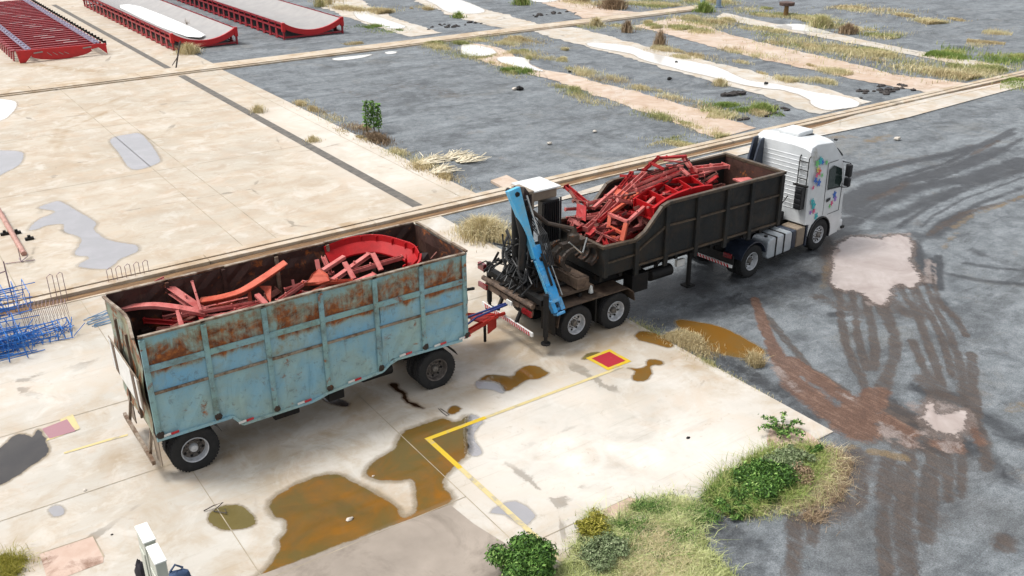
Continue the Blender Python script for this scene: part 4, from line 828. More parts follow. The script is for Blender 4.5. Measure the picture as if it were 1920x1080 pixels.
MB().lathe([(1.2, .07), (1.38, .045), (1.42, 0)], 'z', 10, (15.0, 18.0, 0)).build('traffic_cone', m_whitebox, S)
# crane
K = MB()
K.lathe([(1.4, .36), (1.62, .36), (1.66, .27), (2.0, .25), (2.04, .22), (3.9, .2), (3.92, 0)], 'z', 20, (13.75, 19.35, 0)); K.box(13.3, 14.2, 19.0, 19.75, 1.4, 1.72); K.box(13.5, 14.0, 19.15, 19.6, 1.9, 2.5); K.beam((13.75, 19.35, 3.7), (13.3, 19.0, 4.1), .3, .34)
kr = K.build('crane', m_dark, S, 0, True)
def bx(p, q, w_, h_, roll=0): return MB().beam(p, q, w_, h_, roll)
P0 = W(964, 362, y=18.85); P1 = W(1004, 484, y=18.3); P1b = W(1008, 478, y=18.3); P2 = W(1047, 583, y=17.66)
def taper(p, q, w0, w1, t, n=6):
    b = MB(); p, q = Vector(p), Vector(q); d = (q - p).normalized(); u = d.cross(Vector((0, 1, 0))).normalized(); v = Vector((0, 1, 0)); v = (v - d * v.dot(d)).normalized(); vs = []
    for i in range(n + 1):
        k = i / n; c = p.lerp(q, k); w_ = w0 + (w1 - w0) * min(1, k * 1.6)
        for a, e in ((-1, -1), (1, -1), (1, 1), (-1, 1)): vs.append(c + u * a * w_ / 2 + v * e * t / 2)
    fs = [(0, 3, 2, 1), tuple(4 * n + i for i in range(4))]
    for i in range(n):
        for k in range(4): fs.append((4 * i + k, 4 * i + (k + 1) % 4, 4 * i + 4 + (k + 1) % 4, 4 * i + 4 + k))
    return b.add(vs, fs)
bo = taper(P0 + Vector((-.05, 0, .12)), P1, .36, .15, .2).build('main_boom', m_clight, kr, .012)
d1 = (P2 - P1b).normalized(); side_ = d1.cross(Vector((0, 1, 0))).normalized()
jb = MB().beam(P1b - d1 * .25 + Vector((0, .0, 0)), P2 - d1 * .28, .25, .26, .5)
jb.beam(P1b + side_ * .12, P2 - d1 * .5 + side_ * .13, .08, .12, .5)
for k_ in (.35, .8, 1.25, 1.6): jb.beam(P1b + d1 * k_, P1b + d1 * (k_ + .07), .25, .27, .5)
jb.build('jib_boom', m_cblue, kr, .012); jc = MB().beam(P1b - side_ * .11 + d1 * .12, P2 - d1 * .55 - side_ * .12, .08, .12, .5).build('jib_boom', m_clight, kr, .01)
MB().tube([P1b + Vector((0, -.17, .1)) , P1b + d1 * .8 + Vector((0, -.16, 0))], .035, 8).build('hydraulic_cylinder', m_dark, kr)
for a_, b_, r_ in ((P1b + Vector((0, -.2, -.05)), P1b + Vector((0, .25, -.05)), .06), (P0 + Vector((.0, -.16, .0)), P0 + Vector((0, .3, 0)), .07), (P0 + Vector((.16, -.14, -.45)), P0 + Vector((.16, .2, -.45)), .05)): MB().tube([a_, b_], r_, 10).build('boom_pin', m_dark, kr)
e2 = MB()
for k in (-.12, .12): e2.beam(P2 - d1 * .34 + side_ * k, P2 + side_ * k, .12, .22, .5)
e2.tube([P2 - side_ * .2 - d1 * .05, P2 + side_ * .2 - d1 * .05], .05, 10); e2.build('boom_tip', m_cblue, kr, .01)
MB().tube([P1b + side_ * .2 + Vector((0, -.1, .1)), P2 - d1 * .4 + side_ * .22 + Vector((0, -.1, 0))], .02, 8).tube([P0 + Vector((.32, -.1, -.1)), P1 + Vector((.2, -.1, .2))], .028, 8).build('hydraulic_rod', m_rod, kr)
MB().tube([P0 + Vector((.1, .15, -.1)), P1 + Vector((-.25, .2, .6)), P1 + Vector((-.3, .2, -.3))], .1, 12).tube([(13.35, 19.2, 3.9), (13.3, 19.1, 2.2)], .11, 12).build('hydraulic_cylinder', m_dark, kr, 0, True)
# oil tank, cooler and seat housing on top of the column
MB().box(13.98, 14.78, 19.28, 20.1, 3.62, 3.9).build('oil_tank', m_box, kr, .04)
lid = MB().box(13.9, 14.86, 19.2, 20.18, 3.9, 3.95).build('tank_lid', m_whitebox, kr, .015)
MB().box(13.7, 13.97, 19.2, 19.9, 3.45, 3.98).build('valve_block', m_box, kr, .03)
cl = MB().box(14.3, 14.88, 19.3, 19.5, 2.35, 3.55)
for k in range(9): cl.box(14.32 + k * .064, 14.335 + k * .064, 19.25, 19.3, 2.4, 3.5)
cl.tube([(14.9, 19.27, 2.3), (14.9, 19.27, 3.6)], .025, 6); cl.build('oil_cooler', m_blackpl, kr)
MB().box(14.9, 15.12, 19.5, 20.1, 2.2, 3.4).build('filter_box', m_whitebox, kr, .03)
# hoses: bundles around the column base
hs_ = MB(); rnd = random.Random(5)
for k in range(64):
    a = Vector((rnd.uniform(13.0, 14.1), rnd.uniform(18.4, 19.7), rnd.uniform(1.6, 2.3))); b = Vector((rnd.uniform(13.0, 14.3), rnd.uniform(18.3, 20.0), rnd.uniform(1.5, 2.9)))
    mid_ = (a + b) / 2 + Vector((rnd.uniform(-.35, .25), rnd.uniform(-.3, .3), rnd.uniform(-.2, .5))); pts = [a * (1 - t) ** 2 + mid_ * 2 * t * (1 - t) + b * t * t for t in np.linspace(0, 1, 8)]
    hs_.tube(pts, rnd.uniform(.018, .035), 6)
for k in range(10):
    y = 18.2 + .2 * k; hs_.tube([(12.85, y, 1.6 + rnd.uniform(-.1, .25)), (13.1, y + rnd.uniform(-.2, .2), 1.9), (13.5, 19 + rnd.uniform(-.3, .5), 2.1 + rnd.uniform(-.2, .6)), (13.7, 19.2, 2.9 + rnd.uniform(-.4, .6))], .022, 6)
for k in range(6): hs_.tube([P0 + Vector((.1 + .05 * k, -.12, -.2)), P0 + Vector((.35 + .06 * k, .0, -.8)), P1 + Vector((.1 + .05 * k, 0, .6)), P1b + d1 * .3 + side_ * .05 * k + Vector((0, -.2, 0))], .018, 6)
hs_.build('hose_bundle', m_hose, kr)
lev = MB()
for k in range(7): lev.tube([(13.0 + .05 * k, 18.3 + .12 * k, 1.5), (12.9, 18.25 + .12 * k, 1.95)], .014, 6)
for p, q in (((12.9, 20.1, 1.6), (13.9, 19.4, 2.3)), ((12.95, 18.9, 1.5), (13.9, 18.5, 2.05)), ((13.0, 19.2, 1.45), (14.0, 18.9, 2.0)), ((13.1, 20.2, 1.5), (13.2, 19.8, 2.2))): lev.tube([p, q], .035, 8)
lev.tube([(12.85, 20.3, 1.75), (12.85, 19.9, 2.0), (13.0, 19.7, 1.9)], .02, 6); lev.build('control_frame', m_dark, kr)
MB().box(12.86, 12.98, 20.05, 20.35, 1.62, 1.82).build('work_lamp', m_lamp_r, kr, .02)
# grapple hanging against the rear wall of the body
gp = Vector((14.55, 18.25, 2.62))
g = MB(); g.lathe([(.50, .07), (.35, .1), (.3, .16), (.1, .17), (.05, .1), (.0, 0)], 'z', 14, gp)
g.tube([gp + Vector((0, 0, .45)), Vector((13.95, 18.6, 3.25)), P0 + Vector((.3, -.1, -.4))], .06, 8)
g.box(gp.x - .42, gp.x + .42, gp.y - .09, gp.y + .09, gp.z - .02, gp.z + .12)
gm = g.build('grapple', m_grap, kr)
for sx in (-1, 1):
    sh = MB(); n = 9
    for wy in (-.28, 0, .28):
        pts = [(gp.x + sx * (.18 + .42 * math.sin(t)), gp.y + wy * 1.15, gp.z + .02 - .28 + .30 * math.cos(t)) for t in np.linspace(.1, 2.75, n)]
        for a, b in zip(pts[:-1], pts[1:]): sh.beam(a, b, .07, .10)
    vs = []
    for t in np.linspace(1.1, 2.7, 6):
        for wy in (-.36, .36): vs.append((gp.x + sx * (.18 + .44 * math.sin(t)), gp.y + wy, gp.z - .26 + .32 * math.cos(t)))
    sh.add(vs, [(2 * i, 2 * i + 1, 2 * i + 3, 2 * i + 2) for i in range(5)]); sh.build('grapple_jaw', m_grap, kr)
MB().tube([gp + Vector((-.3, -.2, .2)), gp + Vector((.05, -.28, -.15))], .025, 8).tube([gp + Vector((.3, -.2, .2)), gp + Vector((.1, -.28, -.15))], .03, 8).build('jaw_cylinder', m_rod, kr)

# ------------------------------------------------------------------ white tractor unit (local metres, origin under the drive axle)
A_T = math.radians(5.1)
R = empty('tractor_unit', (21.33, 19.22, 0), A_T, True); tag(R, 'white cab-over tractor unit with colourful stickers, pulling the black scrap semi-trailer', 'truck')
cab = [(2.66, 1.06), (2.66, 3.58), (2.74, 3.72), (3.0, 3.78), (3.9, 3.70), (4.25, 3.45), (4.5, 3.05), (4.72, 2.55), (4.86, 1.95), (4.90, 1.2), (4.92, .55), (4.80, .34), (4.22, .30)]
for t in np.linspace(-.25, math.pi - .12, 11): cab.append((3.52 + .64 * math.cos(t), .52 + .64 * math.sin(t)))
cab.append((2.9, 1.02))
bm = bmesh.new(); ysl = [-1.22, -1.2, -.95, -.5, 0, .5, .95, 1.08, 1.1]; rings = []
for k, y in enumerate(ysl):
    rg = []
    for x, z in cab:
        t = max(0, (z - 2.1) / 1.65); yy = y * (1 - .10 * t * t); ex = abs(y) / 1.22; xx = x - (.14 * ex ** 6 if x > 4.2 else 0) ; zz = z - (.13 * ex ** 5 if z > 3.4 else 0)
        rg.append(bm.verts.new((xx, yy, zz)))
    rings.append(rg)
n = len(cab)
for a, b in zip(rings[:-1], rings[1:]):
    for i in range(n): bm.faces.new((a[i], a[(i + 1) % n], b[(i + 1) % n], b[i]))
bm.faces.new(rings[0]); bm.faces.new(rings[-1][::-1]); bmesh.ops.recalc_face_normals(bm, faces=bm.faces)
me = bpy.data.meshes.new('cab'); bm.to_mesh(me); bm.free(); me.materials.append(m_white)
cb = bpy.data.objects.new('cab', me); COL.objects.link(cb); cb.parent = R; ORG[cb] = Vector((0, 0, 0))
b = cb.modifiers.new('bevel', 'BEVEL'); b.width = .05; b.segments = 3; b.limit_method = 'ANGLE'; b.angle_limit = math.radians(50)
def side_y(z): t = max(0, (z - 2.1) / 1.65); return -1.22 * (1 - .10 * t * t)
def sidepanel(name, pts, mat, off=.006, parent=None, th=.008):
    return MB().plate([(x, side_y(z) - off, z) for x, z in pts], th).build(name, mat, parent or cb)
sw = sidepanel('side_window', [(3.72, 2.08), (4.42, 2.02), (4.50, 2.2), (4.42, 2.62), (3.95, 2.82), (3.72, 2.72)], m_glass, .008)
sidepanel('window_seal', [(3.68, 2.04), (4.47, 1.98), (4.47, 2.02), (3.72, 2.08)], m_blackpl, .012)
for x0, z0, x1, z1 in ((3.62, 1.2, 3.62, 2.95), (4.55, 1.15, 4.56, 2.1), (3.62, 2.95, 4.2, 2.95), (3.9, 1.15, 4.56, 1.15)):
    MB().beam((x0, side_y(z0) - .001, z0), (x1, side_y(z1) - .001, z1), .012, .014).build('door_seam', m_blackpl, cb)
sidepanel('door_handle', [(3.72, 1.62), (3.9, 1.66), (3.9, 1.74), (3.72, 1.72)], m_blackpl, .03, None, .03)
MB().plate([(4.50, -.95, 3.0), (4.50, .92, 3.0), (4.87, .98, 2.0), (4.87, -1.0, 2.0)], .02).build('windscreen', m_glass, cb)
# hand print like blots of colour on the side
SC = {c: simple('sticker_' + n_, c, c, .4) for n_, c in (('teal', '#2fa3a8'), ('blue', '#2a5fb0'), ('pink', '#c9507a'), ('green', '#6cb56a'), ('violet', '#8a6cb8'), ('red', '#cc4a4a'), ('lilac', '#a9a0cc'), ('yellow', '#c9c05a'))}
rnd = random.Random(11)
def blot(name, x, z, r, c, fingers=5):
    a0 = rnd.uniform(0, 6); pts = []
    for k in range(30):
        a = 2 * math.pi * k / 30; rr = r * (.62 + .38 * (1 if (k // 3) % 2 else 0)) ; pts.append((x + rr * math.cos(a + a0) * .8, z + rr * math.sin(a + a0)))
    return sidepanel('sticker', pts, SC[c], .0065, cb, .003)
for x, z, r, c in ((2.98, 3.06, .13, '#6cb56a'), (3.16, 3.12, .15, '#2fa3a8'), (3.04, 2.86, .10, '#c9c05a'), (3.28, 3.05, .10, '#2a5fb0'), (3.12, 2.78, .14, '#cc4a4a'), (3.0, 2.68, .09, '#c9507a'), (2.95, 2.52, .12, '#2a5fb0'), (3.16, 2.4, .14, '#2a5fb0'), (3.3, 2.62, .08, '#6cb56a'),
                   (2.86, 2.3, .08, '#c9507a'), (3.5, 3.0, .09, '#6cb56a'), (2.92, 1.82, .12, '#2fa3a8'), (3.02, 1.66, .15, '#2fa3a8'), (3.08, 1.46, .10, '#c9507a'), (2.9, 1.45, .08, '#8a6cb8'), (3.25, 1.24, .13, '#2fa3a8'), (4.18, 1.78, .13, '#2a5fb0'), (4.26, 1.62, .11, '#8a6cb8'), (4.08, 1.5, .1, '#c9507a'), (3.98, 1.42, .08, '#6cb56a')):
    blot('s', x, z, r, c)
# rear wall corrugation, ladder, intake stack
for k in range(13): MB().box(2.652, 2.67, -1.0, .95, 1.5 + k * .145, 1.53 + k * .145).build('wall_rib', m_white, cb, .006, seg=1)
la = MB()
for y in (-1.12, -.78): la.tube([(2.6, y, 1.6), (2.6, y, 3.28), (2.68, y, 3.34)], .018, 6)
for k in range(6): la.tube([(2.6, -1.12, 1.75 + k * .28), (2.6, -.78, 1.75 + k * .28)], .018, 6)
la.build('ladder', m_dark, R)
st = MB().box(2.42, 2.60, -1.12, -.85, 1.6, 2.35)
for k in range(4): st.box(2.40, 2.42, -1.1, -.87, 1.66 + k * .17, 1.78 + k * .17)
st.build('air_intake', m_blackpl, R, .02); MB().box(2.5, 2.62, -1.2, -.7, 2.35, 2.4).build('bracket', m_dark, R)
MB().prism([(2.62, 2.3), (2.62, 3.62), (2.4, 3.6), (2.3, 3.3), (2.18, 2.9), (2.15, 2.4)], .86, .94).prism([(2.62, 2.3), (2.62, 3.6), (2.42, 3.55), (2.32, 3.3), (2.2, 2.9), (2.18, 2.4)], .62, .7).build('side_deflector', m_navy, R, .02)
MB().box(2.95, 3.75, -.42, .38, 3.74, 3.90).build('roof_unit', m_white, R, .05); MB().box(2.93, 3.77, -.44, .40, 3.70, 3.745).build('roof_unit_seal', m_blackpl, R)
for y in (-1.0, 0, .9): MB().box(4.12, 4.2, y - .05, y + .05, 3.56, 3.62).build('marker_lamp', m_blackpl, R, .01)
mr = MB().tube([(4.45, -1.15, 2.85), (4.62, -1.38, 2.8), (4.62, -1.4, 1.98), (4.55, -1.2, 1.95)], .022, 8); mr.build('mirror_arm', m_blackpl, R)
MB().box(4.5, 4.62, -1.5, -1.28, 2.35, 2.78).box(4.5, 4.62, -1.5, -1.28, 2.02, 2.32).build('mirror', m_blackpl, R, .04)
MB().box(4.5, 4.62, 1.2, 1.42, 2.05, 2.78).build('mirror', m_blackpl, R, .04); MB().tube([(4.86, -.3, 2.95), (4.98, -.5, 2.7), (4.9, -.75, 2.4)], .02, 6).build('wiper', m_blackpl, R)
MB().prism([(4.36, 3.28), (4.72, 3.0), (4.74, 2.92), (4.4, 3.15)], -1.0, .95).build('sun_visor', m_blackpl, R, .01)
MB().box(4.78, 4.99, -1.2, 1.1, .32, .72).build('bumper', m_white, R, .06); MB().box(4.90, 4.955, -.7, .65, .95, 1.7).build('grille', m_blackpl, R, .01)
for y in (-.95, .88): MB().box(4.93, 5.01, y - .16, y + .16, .72, .9).build('headlight', m_refl_w, R, .03)
MB().box(4.85, 5.02, -1.26, -1.1, .42, .5).build('towing_step', m_dark, R)
ar = MB(); pth = [(3.52 + .62 * math.cos(t), 0, .52 + .64 * math.sin(t)) for t in np.linspace(-.3, math.pi - .1, 14)]
vs = []
for p in pth: vs += [(p[0], -1.26, p[2]), (p[0], -.85, p[2])]
o = ar.add(vs, [(2 * i, 2 * i + 1, 2 * i + 3, 2 * i + 2) for i in range(13)]).build('wheel_arch', m_blackpl, R); o.modifiers.new('t', 'SOLIDIFY').thickness = .04
wheel(R, (3.52, -1.09, .53), 'steer', -1); wheel(R, (3.52, 1.0, .53), 'steer', 1)
for y in (-1.08, -.74): wheel(R, (.0, y, .53), 'dual', -1)
for y in (1.0, .66): wheel(R, (.0, y, .53), 'dual', 1)
c = MB()
for y in (-.42, .38): c.ubeam((-.9, y, .92), (4.5, y, .85), .09, .26)
for x in (-.8, .6, 1.5, 2.4): c.box(x - .05, x + .05, -.42, .38, .85, .98)
c.tube([(0, -1, .53), (0, .95, .53)], .1, 10).tube([(3.52, -1, .5), (3.52, .95, .5)], .07, 10); c.sphere((0, -.02, .55), .24, 12); c.build('chassis', m_dark, R)
MB().lathe([(1.12, .5), (1.2, .5), (1.22, .3), (1.2, 0)], 'z', 20, (.35, 0, 0)).build('fifth_wheel', m_dark, R)
pth = [(.0 + .66 * math.cos(t), .53 + .66 * math.sin(t)) for t in np.linspace(.25, math.pi - .3, 12)]
for y0, y1 in ((-1.26, -.55), (.48, 1.18)):
    f = MB(); vs = []
    for x, z in pth: vs += [(x, y0, z), (x, y1, z)]
    f.add(vs, [(2 * i, 2 * i + 1, 2 * i + 3, 2 * i + 2) for i in range(11)])
    o = f.build('mudguard', m_navy, R); o.modifiers.new('t', 'SOLIDIFY').thickness = .04
MB().box(-.95, -.9, -1.2, 1.1, .55, .95).build('rear_panel', m_dark, R)
tb = striped('tail_bar', (-.98, -1.2, .62), (-.98, 1.12, .62), 20, R, .09)
MB().box(-1.0, -.94, -1.15, -.85, .85, 1.0).build('tail_lamp', m_lamp_r, R, .01); MB().box(-1.0, -.94, .75, 1.05, .85, 1.0).build('tail_lamp', m_lamp_r, R, .01)
tk = MB().prism([(.78, .42), (.88, .36), (2.0, .36), (2.06, .42), (2.06, .95), (1.98, 1.02), (.9, 1.02), (.78, .93)], -1.2, -.55).build('fuel_tank', m_silver, R, .05, seg=3)
for x in (1.2, 1.62): MB().box(x - .03, x + .03, -1.215, -.54, .345, 1.035).build('tank_strap', m_dark, tk)
MB().lathe([(1.02, .06), (1.07, .06), (1.07, 0)], 'z', 12, (.98, -.95, 0)).build('filler_cap', m_blackpl, tk)
MB().box(2.1, 2.32, -1.18, -.55, .38, .98).build('battery_box', m_navy, R, .03); MB().box(2.34, 2.78, -1.19, -.55, .36, 1.0).build('side_box', m_box, R, .04)
MB().box(2.82, 2.9, -1.2, -.9, .3, 1.0).build('mud_flap', m_navy, R); MB().box(.9, 2.6, -.45, .35, 1.0, 1.35).tube([(1.0, -.6, 1.15), (1.9, -.6, 1.2)], .12, 10).build('engine_deck', m_dark, R, .03)
hz = MB()
for k in range(5): hz.tube([(2.6, -.5 + .2 * k, 1.9), (2.2, -.45 + .2 * k, 1.55), (1.6, -.3 + .12 * k, 1.5), (.95, -.2 + .1 * k, 1.75)], .022, 6)
hz.build('air_hose', m_hose, R)

# ------------------------------------------------------------------ scrap steel
def red(name, a, b, dirt='#4d2a22', amt=.58): return simple(name, a, b, .55, 0, 3.5, dirt, amt, .3, .22)
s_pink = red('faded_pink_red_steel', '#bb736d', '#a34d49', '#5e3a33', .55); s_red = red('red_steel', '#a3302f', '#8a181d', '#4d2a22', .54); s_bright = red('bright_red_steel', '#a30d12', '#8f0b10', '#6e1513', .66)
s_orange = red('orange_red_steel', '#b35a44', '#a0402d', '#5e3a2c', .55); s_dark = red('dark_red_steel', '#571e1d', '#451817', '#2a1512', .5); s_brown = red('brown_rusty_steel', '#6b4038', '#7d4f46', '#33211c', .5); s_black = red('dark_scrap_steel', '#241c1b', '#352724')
SM = dict(p=s_pink, r=s_red, b=s_bright, o=s_orange, d=s_dark, n=s_brown, k=s_black)
GT, GS = 'red steel scrap heaped in the blue trailer', 'red steel scrap heaped in the black semi-trailer'
def scrap(mb, mat, label, group, name='scrap_bar', bev=.004):
    o = mb.build(name, SM[mat], None, bev, seg=1); rehome(o); return tag(o, label, 'steel scrap', group)
def bolt_holes(mb, p, q, w, n=4):
    pass
def bm3(p, q, w, h, kind='u', roll=0, lugs=True):
    mb = MB(); p, q = Vector(p), Vector(q)
    {'u': mb.ubeam, 'i': mb.ibeam, 'b': mb.beam}[kind](p, q, w, h, roll)
    d = (q - p); L = d.length; d.normalize()
    if lugs and L > .7:
        for e, s in ((p, 1), (q, -1)): mb.beam(e, e + d * s * .02, w * 1.35, h * 1.35, roll)
        k = random.uniform(.3, .7); c = p + d * L * k; mb.beam(c - Vector((0, 0, h * .4)), c + Vector((0, 0, h * 1.05)), w * .5, .03)
    return mb
# blue trailer: (points in the detail view, heights, section, colour, label)
def P1_(c, z): p = CT1([c])[0]; return W(*p, z=z)
def P2_(c, z): p = CT2([c])[0]; return W(*p, z=z)
for a, za, b, zb, w_, h_, k, m_, lb in [
    ((80, 665), 3.02, (690, 510), 3.12, .09, .1, 'u', 'p', 'long thin pinkish bar rising from the tailgate corner of the blue trailer'),
    ((430, 470), 3.35, (770, 705), 2.85, .2, .14, 'i', 'p', 'thick pink beam leaning on the far side wall near the tailgate'),
    ((680, 470), 3.4, (752, 705), 2.9, .05, .05, 'b', 'p', 'thin upright rod standing among the pink beams near the tailgate'),
    ((600, 725), 2.95, (1165, 630), 3.0, .07, .08, 'u', 'p', 'thin pink bar lying lengthwise at the trailer middle'),
    ((770, 785), 2.92, (1185, 640), 2.95, .1, .1, 'u', 'p', 'pale pink angle bar meeting the near wall of the blue trailer'),
    ((1165, 570), 3.15, (1258, 665), 3.0, .12, .06, 'b', 'p', 'short light pink plate at the tip of the orange arc'),
    ((1125, 700), 2.9, (1205, 655), 2.95, .08, .08, 'u', 'p', 'short pink stub by the near wall under the orange arc'),
    ((415, 830), 2.85, (590, 822), 2.85, .1, .06, 'u', 'n', 'greyish beam stub lying near the tailgate by the near wall'),
    ((590, 600), 3.05, (602, 650), 2.9, .06, .06, 'b', 'p', 'small pink post standing behind the crossing beams'),
    ((740, 740), 2.85, (765, 780), 2.8, .09, .09, 'b', 'r', 'short crimson stub below the upright rod'),
    ((200, 730), 2.4, (350, 860), 2.4, .2, .12, 'i', 'k', 'dark beam deep in the tailgate corner of the trailer'),
    ((320, 620), 3.0, (318, 665), 2.9, .08, .05, 'b', 'p', 'tiny pink lug between two pink bars by the tailgate'),
    ((90, 700), 2.7, (600, 700), 2.7, .12, .1, 'u', 'd', 'dark red bar under the pink curved beam'),
    ((640, 640), 2.75, (1000, 690), 2.7, .14, .1, 'u', 'd', 'dark red bar under the orange arc'),
    ]: scrap(bm3(P1_(a, za), P1_(b, zb), w_, h_, k), m_, lb, GT)
def arc(pts, prof, mat, label, group, conv, name='curved_scrap_plate', extra=None):
    P = [conv(p, z) for p, z in pts]; q = []
    for i in range(len(P) - 1):
        p0, p1, p2, p3 = P[max(i - 1, 0)], P[i], P[i + 1], P[min(i + 2, len(P) - 1)]
        for s in range(5):
            t = s / 5; q.append(0.5 * ((2 * p1) + (p2 - p0) * t + (2 * p0 - 5 * p1 + 4 * p2 - p3) * t * t + (3 * p1 - p0 - 3 * p2 + p3) * t ** 3))
    q.append(P[-1]); mb = MB().sweep(q, prof)
    if extra: extra(mb, q)
    return scrap(mb, mat, label, group, name)
for k_ in range(16):
    rnd_ = random.Random(k_ + 90); x_ = rnd_.uniform(TX0 + .4, TX0 + 4.6); y_ = rnd_.uniform(TY0 + .4, TY1 - .3); a_ = rnd_.gauss(0, .7); l_ = rnd_.uniform(.4, 1.1); d_ = Vector((math.cos(a_), math.sin(a_), rnd_.uniform(-.25, .25))); c_ = Vector((x_, y_, rnd_.uniform(2.55, 2.85)))
    e_ = [c_ - d_ * l_, c_ + d_ * l_]
    for v_ in e_: v_.x = max(v_.x, TX0 + .15); v_.y = min(max(v_.y, TY0 + .15), TY1 - .15)
    random.seed(k_); scrap(bm3(e_[0], e_[1], rnd_.uniform(.06, .16), rnd_.uniform(.05, .12), rnd_.choice('uib')), rnd_.choice('ppron'), 'faded red steel bar lying in the jumble in the rear half of the blue trailer', GT)
arc([((85, 692), 3.0), ((250, 662), 3.05), ((400, 652), 3.08), ((550, 668), 3.05), ((680, 690), 3.0), ((780, 715), 2.9)], [(-.1, -.04), (.1, -.04), (.1, .04), (-.1, .04)], 'p', 'long gently curved pink beam starting at the tailgate', GT, P1_)
arc([((740, 635), 2.95), ((880, 615), 3.0), ((1050, 565), 3.12), ((1210, 470), 3.3), ((1385, 350), 3.55)], [(-.13, -.1), (-.09, -.1), (-.09, .06), (.13, .06), (.13, .09), (-.13, .09)], 'o', 'orange curved channel sweeping up to the far wall of the trailer', GT, P1_)
scrap(MB().plate([P1_((1180, 505), 3.2), P1_((1275, 505), 3.2), P1_((1272, 640), 2.95), P1_((1245, 600), 3.0), P1_((1225, 545), 3.1)], .03).plate([P1_((1100, 545), 3.1), P1_((1120, 545), 3.1), P1_((1130, 620), 2.9), P1_((1100, 620), 2.9)], .05), 'o', 'orange forked bracket plate below the high end of the orange arc', GT, 'scrap_plate')
scrap(MB().plate([P1_((556, 690), 3.05), P1_((580, 685), 3.05), P1_((625, 805), 2.85), P1_((585, 820), 2.85)], .02), 'p', 'pale pink gusset plate standing near the near wall by the tailgate', GT, 'scrap_plate')
def ribs_b(mb, q):
    for i in range(2, len(q) - 2, 4): 
        d = (q[i + 1] - q[i]); d.z = 0; d.normalize(); u = Vector((d.y, -d.x, 0)); mb.beam(q[i] + u * .02 + Vector((0, 0, -.02)), q[i] + u * .02 + Vector((0, 0, -.2)), .02, .16)
arc([((335, 240), 3.38), ((470, 185), 3.45), ((620, 155), 3.5), ((760, 155), 3.5), ((900, 190), 3.46), ((990, 225), 3.42), ((1030, 285), 3.36)], [(0, 0), (.03, 0), (.06, -.15), (.28, -.36), (.28, -.40), (.04, -.19)], 'b', 'large bright red curved trough piece standing high in the front half of the blue trailer', GT, P2_, extra=ribs_b)
arc([((1045, 290), 3.34), ((1035, 340), 3.25), ((1000, 385), 3.15), ((960, 410), 3.1)], [(0, 0), (.05, 0), (.05, -.22), (.36, -.24), (.36, -.02), (.39, -.02), (.39, -.28), (0, -.28)], 'b', 'short bright red channel ending at the near wall of the blue trailer', GT, P2_)
for x, y in ((612, 195), (775, 208)): scrap(MB().box(-.05, .05, -.03, .03, 0, .06).build, 'b', '', '') if False else None
for a, za, b, zb, w_, h_, k, m_, lb in [
    ((330, 415), 3.1, (485, 315), 3.25, .12, .08, 'b', 'p', 'pale pink flat bar under the left end of the bright red trough'),
    ((285, 335), 3.3, (305, 440), 3.0, .1, .06, 'b', 'p', 'upright pink stub near the far wall post'),
    ((330, 310), 3.3, (385, 440), 3.0, .1, .08, 'u', 'p', 'pink strut beside the left end of the bright red trough'),
    ((0, 640), 2.95, (200, 500), 3.05, .1, .08, 'u', 'p', 'thin pink bar running from the near wall up to the gusset plate'),
    ((395, 490), 3.0, (665, 300), 3.15, .12, .1, 'i', 'p', 'pink beam crossing diagonally below the bright red trough'),
    ((540, 425), 3.0, (905, 318), 3.1, .1, .1, 'u', 'p', 'long pink bar passing under the right half of the bright red trough'),
    ((485, 355), 3.2, (555, 475), 2.95, .12, .05, 'b', 'p', 'short pinkish cross bar over the diagonal beams'),
    ((690, 290), 3.25, (752, 412), 3.0, .12, .05, 'b', 'p', 'short light cross bar right below the red trough centre'),
    ((180, 508), 3.05, (545, 490), 3.0, .1, .08, 'u', 'o', 'thin orange bar lying level across the trailer load'),
    ((235, 585), 2.85, (385, 505), 2.95, .14, .06, 'b', 'o', 'short orange flat bar by the near wall'),
    ((450, 545), 2.9, (705, 440), 3.0, .16, .05, 'b', 'p', 'wide pink flat strip along the near wall'),
    ((110, 480), 3.2, (128, 580), 2.9, .06, .06, 'b', 'p', 'small upright post in the middle of the trailer load'),
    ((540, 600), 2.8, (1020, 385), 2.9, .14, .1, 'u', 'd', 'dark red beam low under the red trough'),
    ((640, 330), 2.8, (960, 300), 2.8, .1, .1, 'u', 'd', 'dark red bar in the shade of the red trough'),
    ((1110, 330), 3.1, (1155, 280), 3.25, .04, .03, 'b', 'n', 'yellowish rod in the front corner of the blue trailer'),
    ]: scrap(bm3(P2_(a, za), P2_(b, zb), w_, h_, k), m_, lb, GT)
scrap(MB().plate([P2_((215, 505), 3.05), P2_((250, 440), 3.2), P2_((300, 400), 3.25), P2_((365, 440), 3.2), P2_((380, 490), 3.08), P2_((300, 515), 3.02)], .03), 'o', 'large orange gusset plate where three pink bars meet', GT, 'scrap_plate')
scrap(MB().plate([P2_((1040, 285), 3.25), P2_((1090, 285), 3.25), P2_((1100, 330), 3.1), P2_((1045, 345), 3.1)], .03), 'k', 'small grey plate in the front corner of the blue trailer', GT, 'scrap_plate')
rnd = random.Random(21)
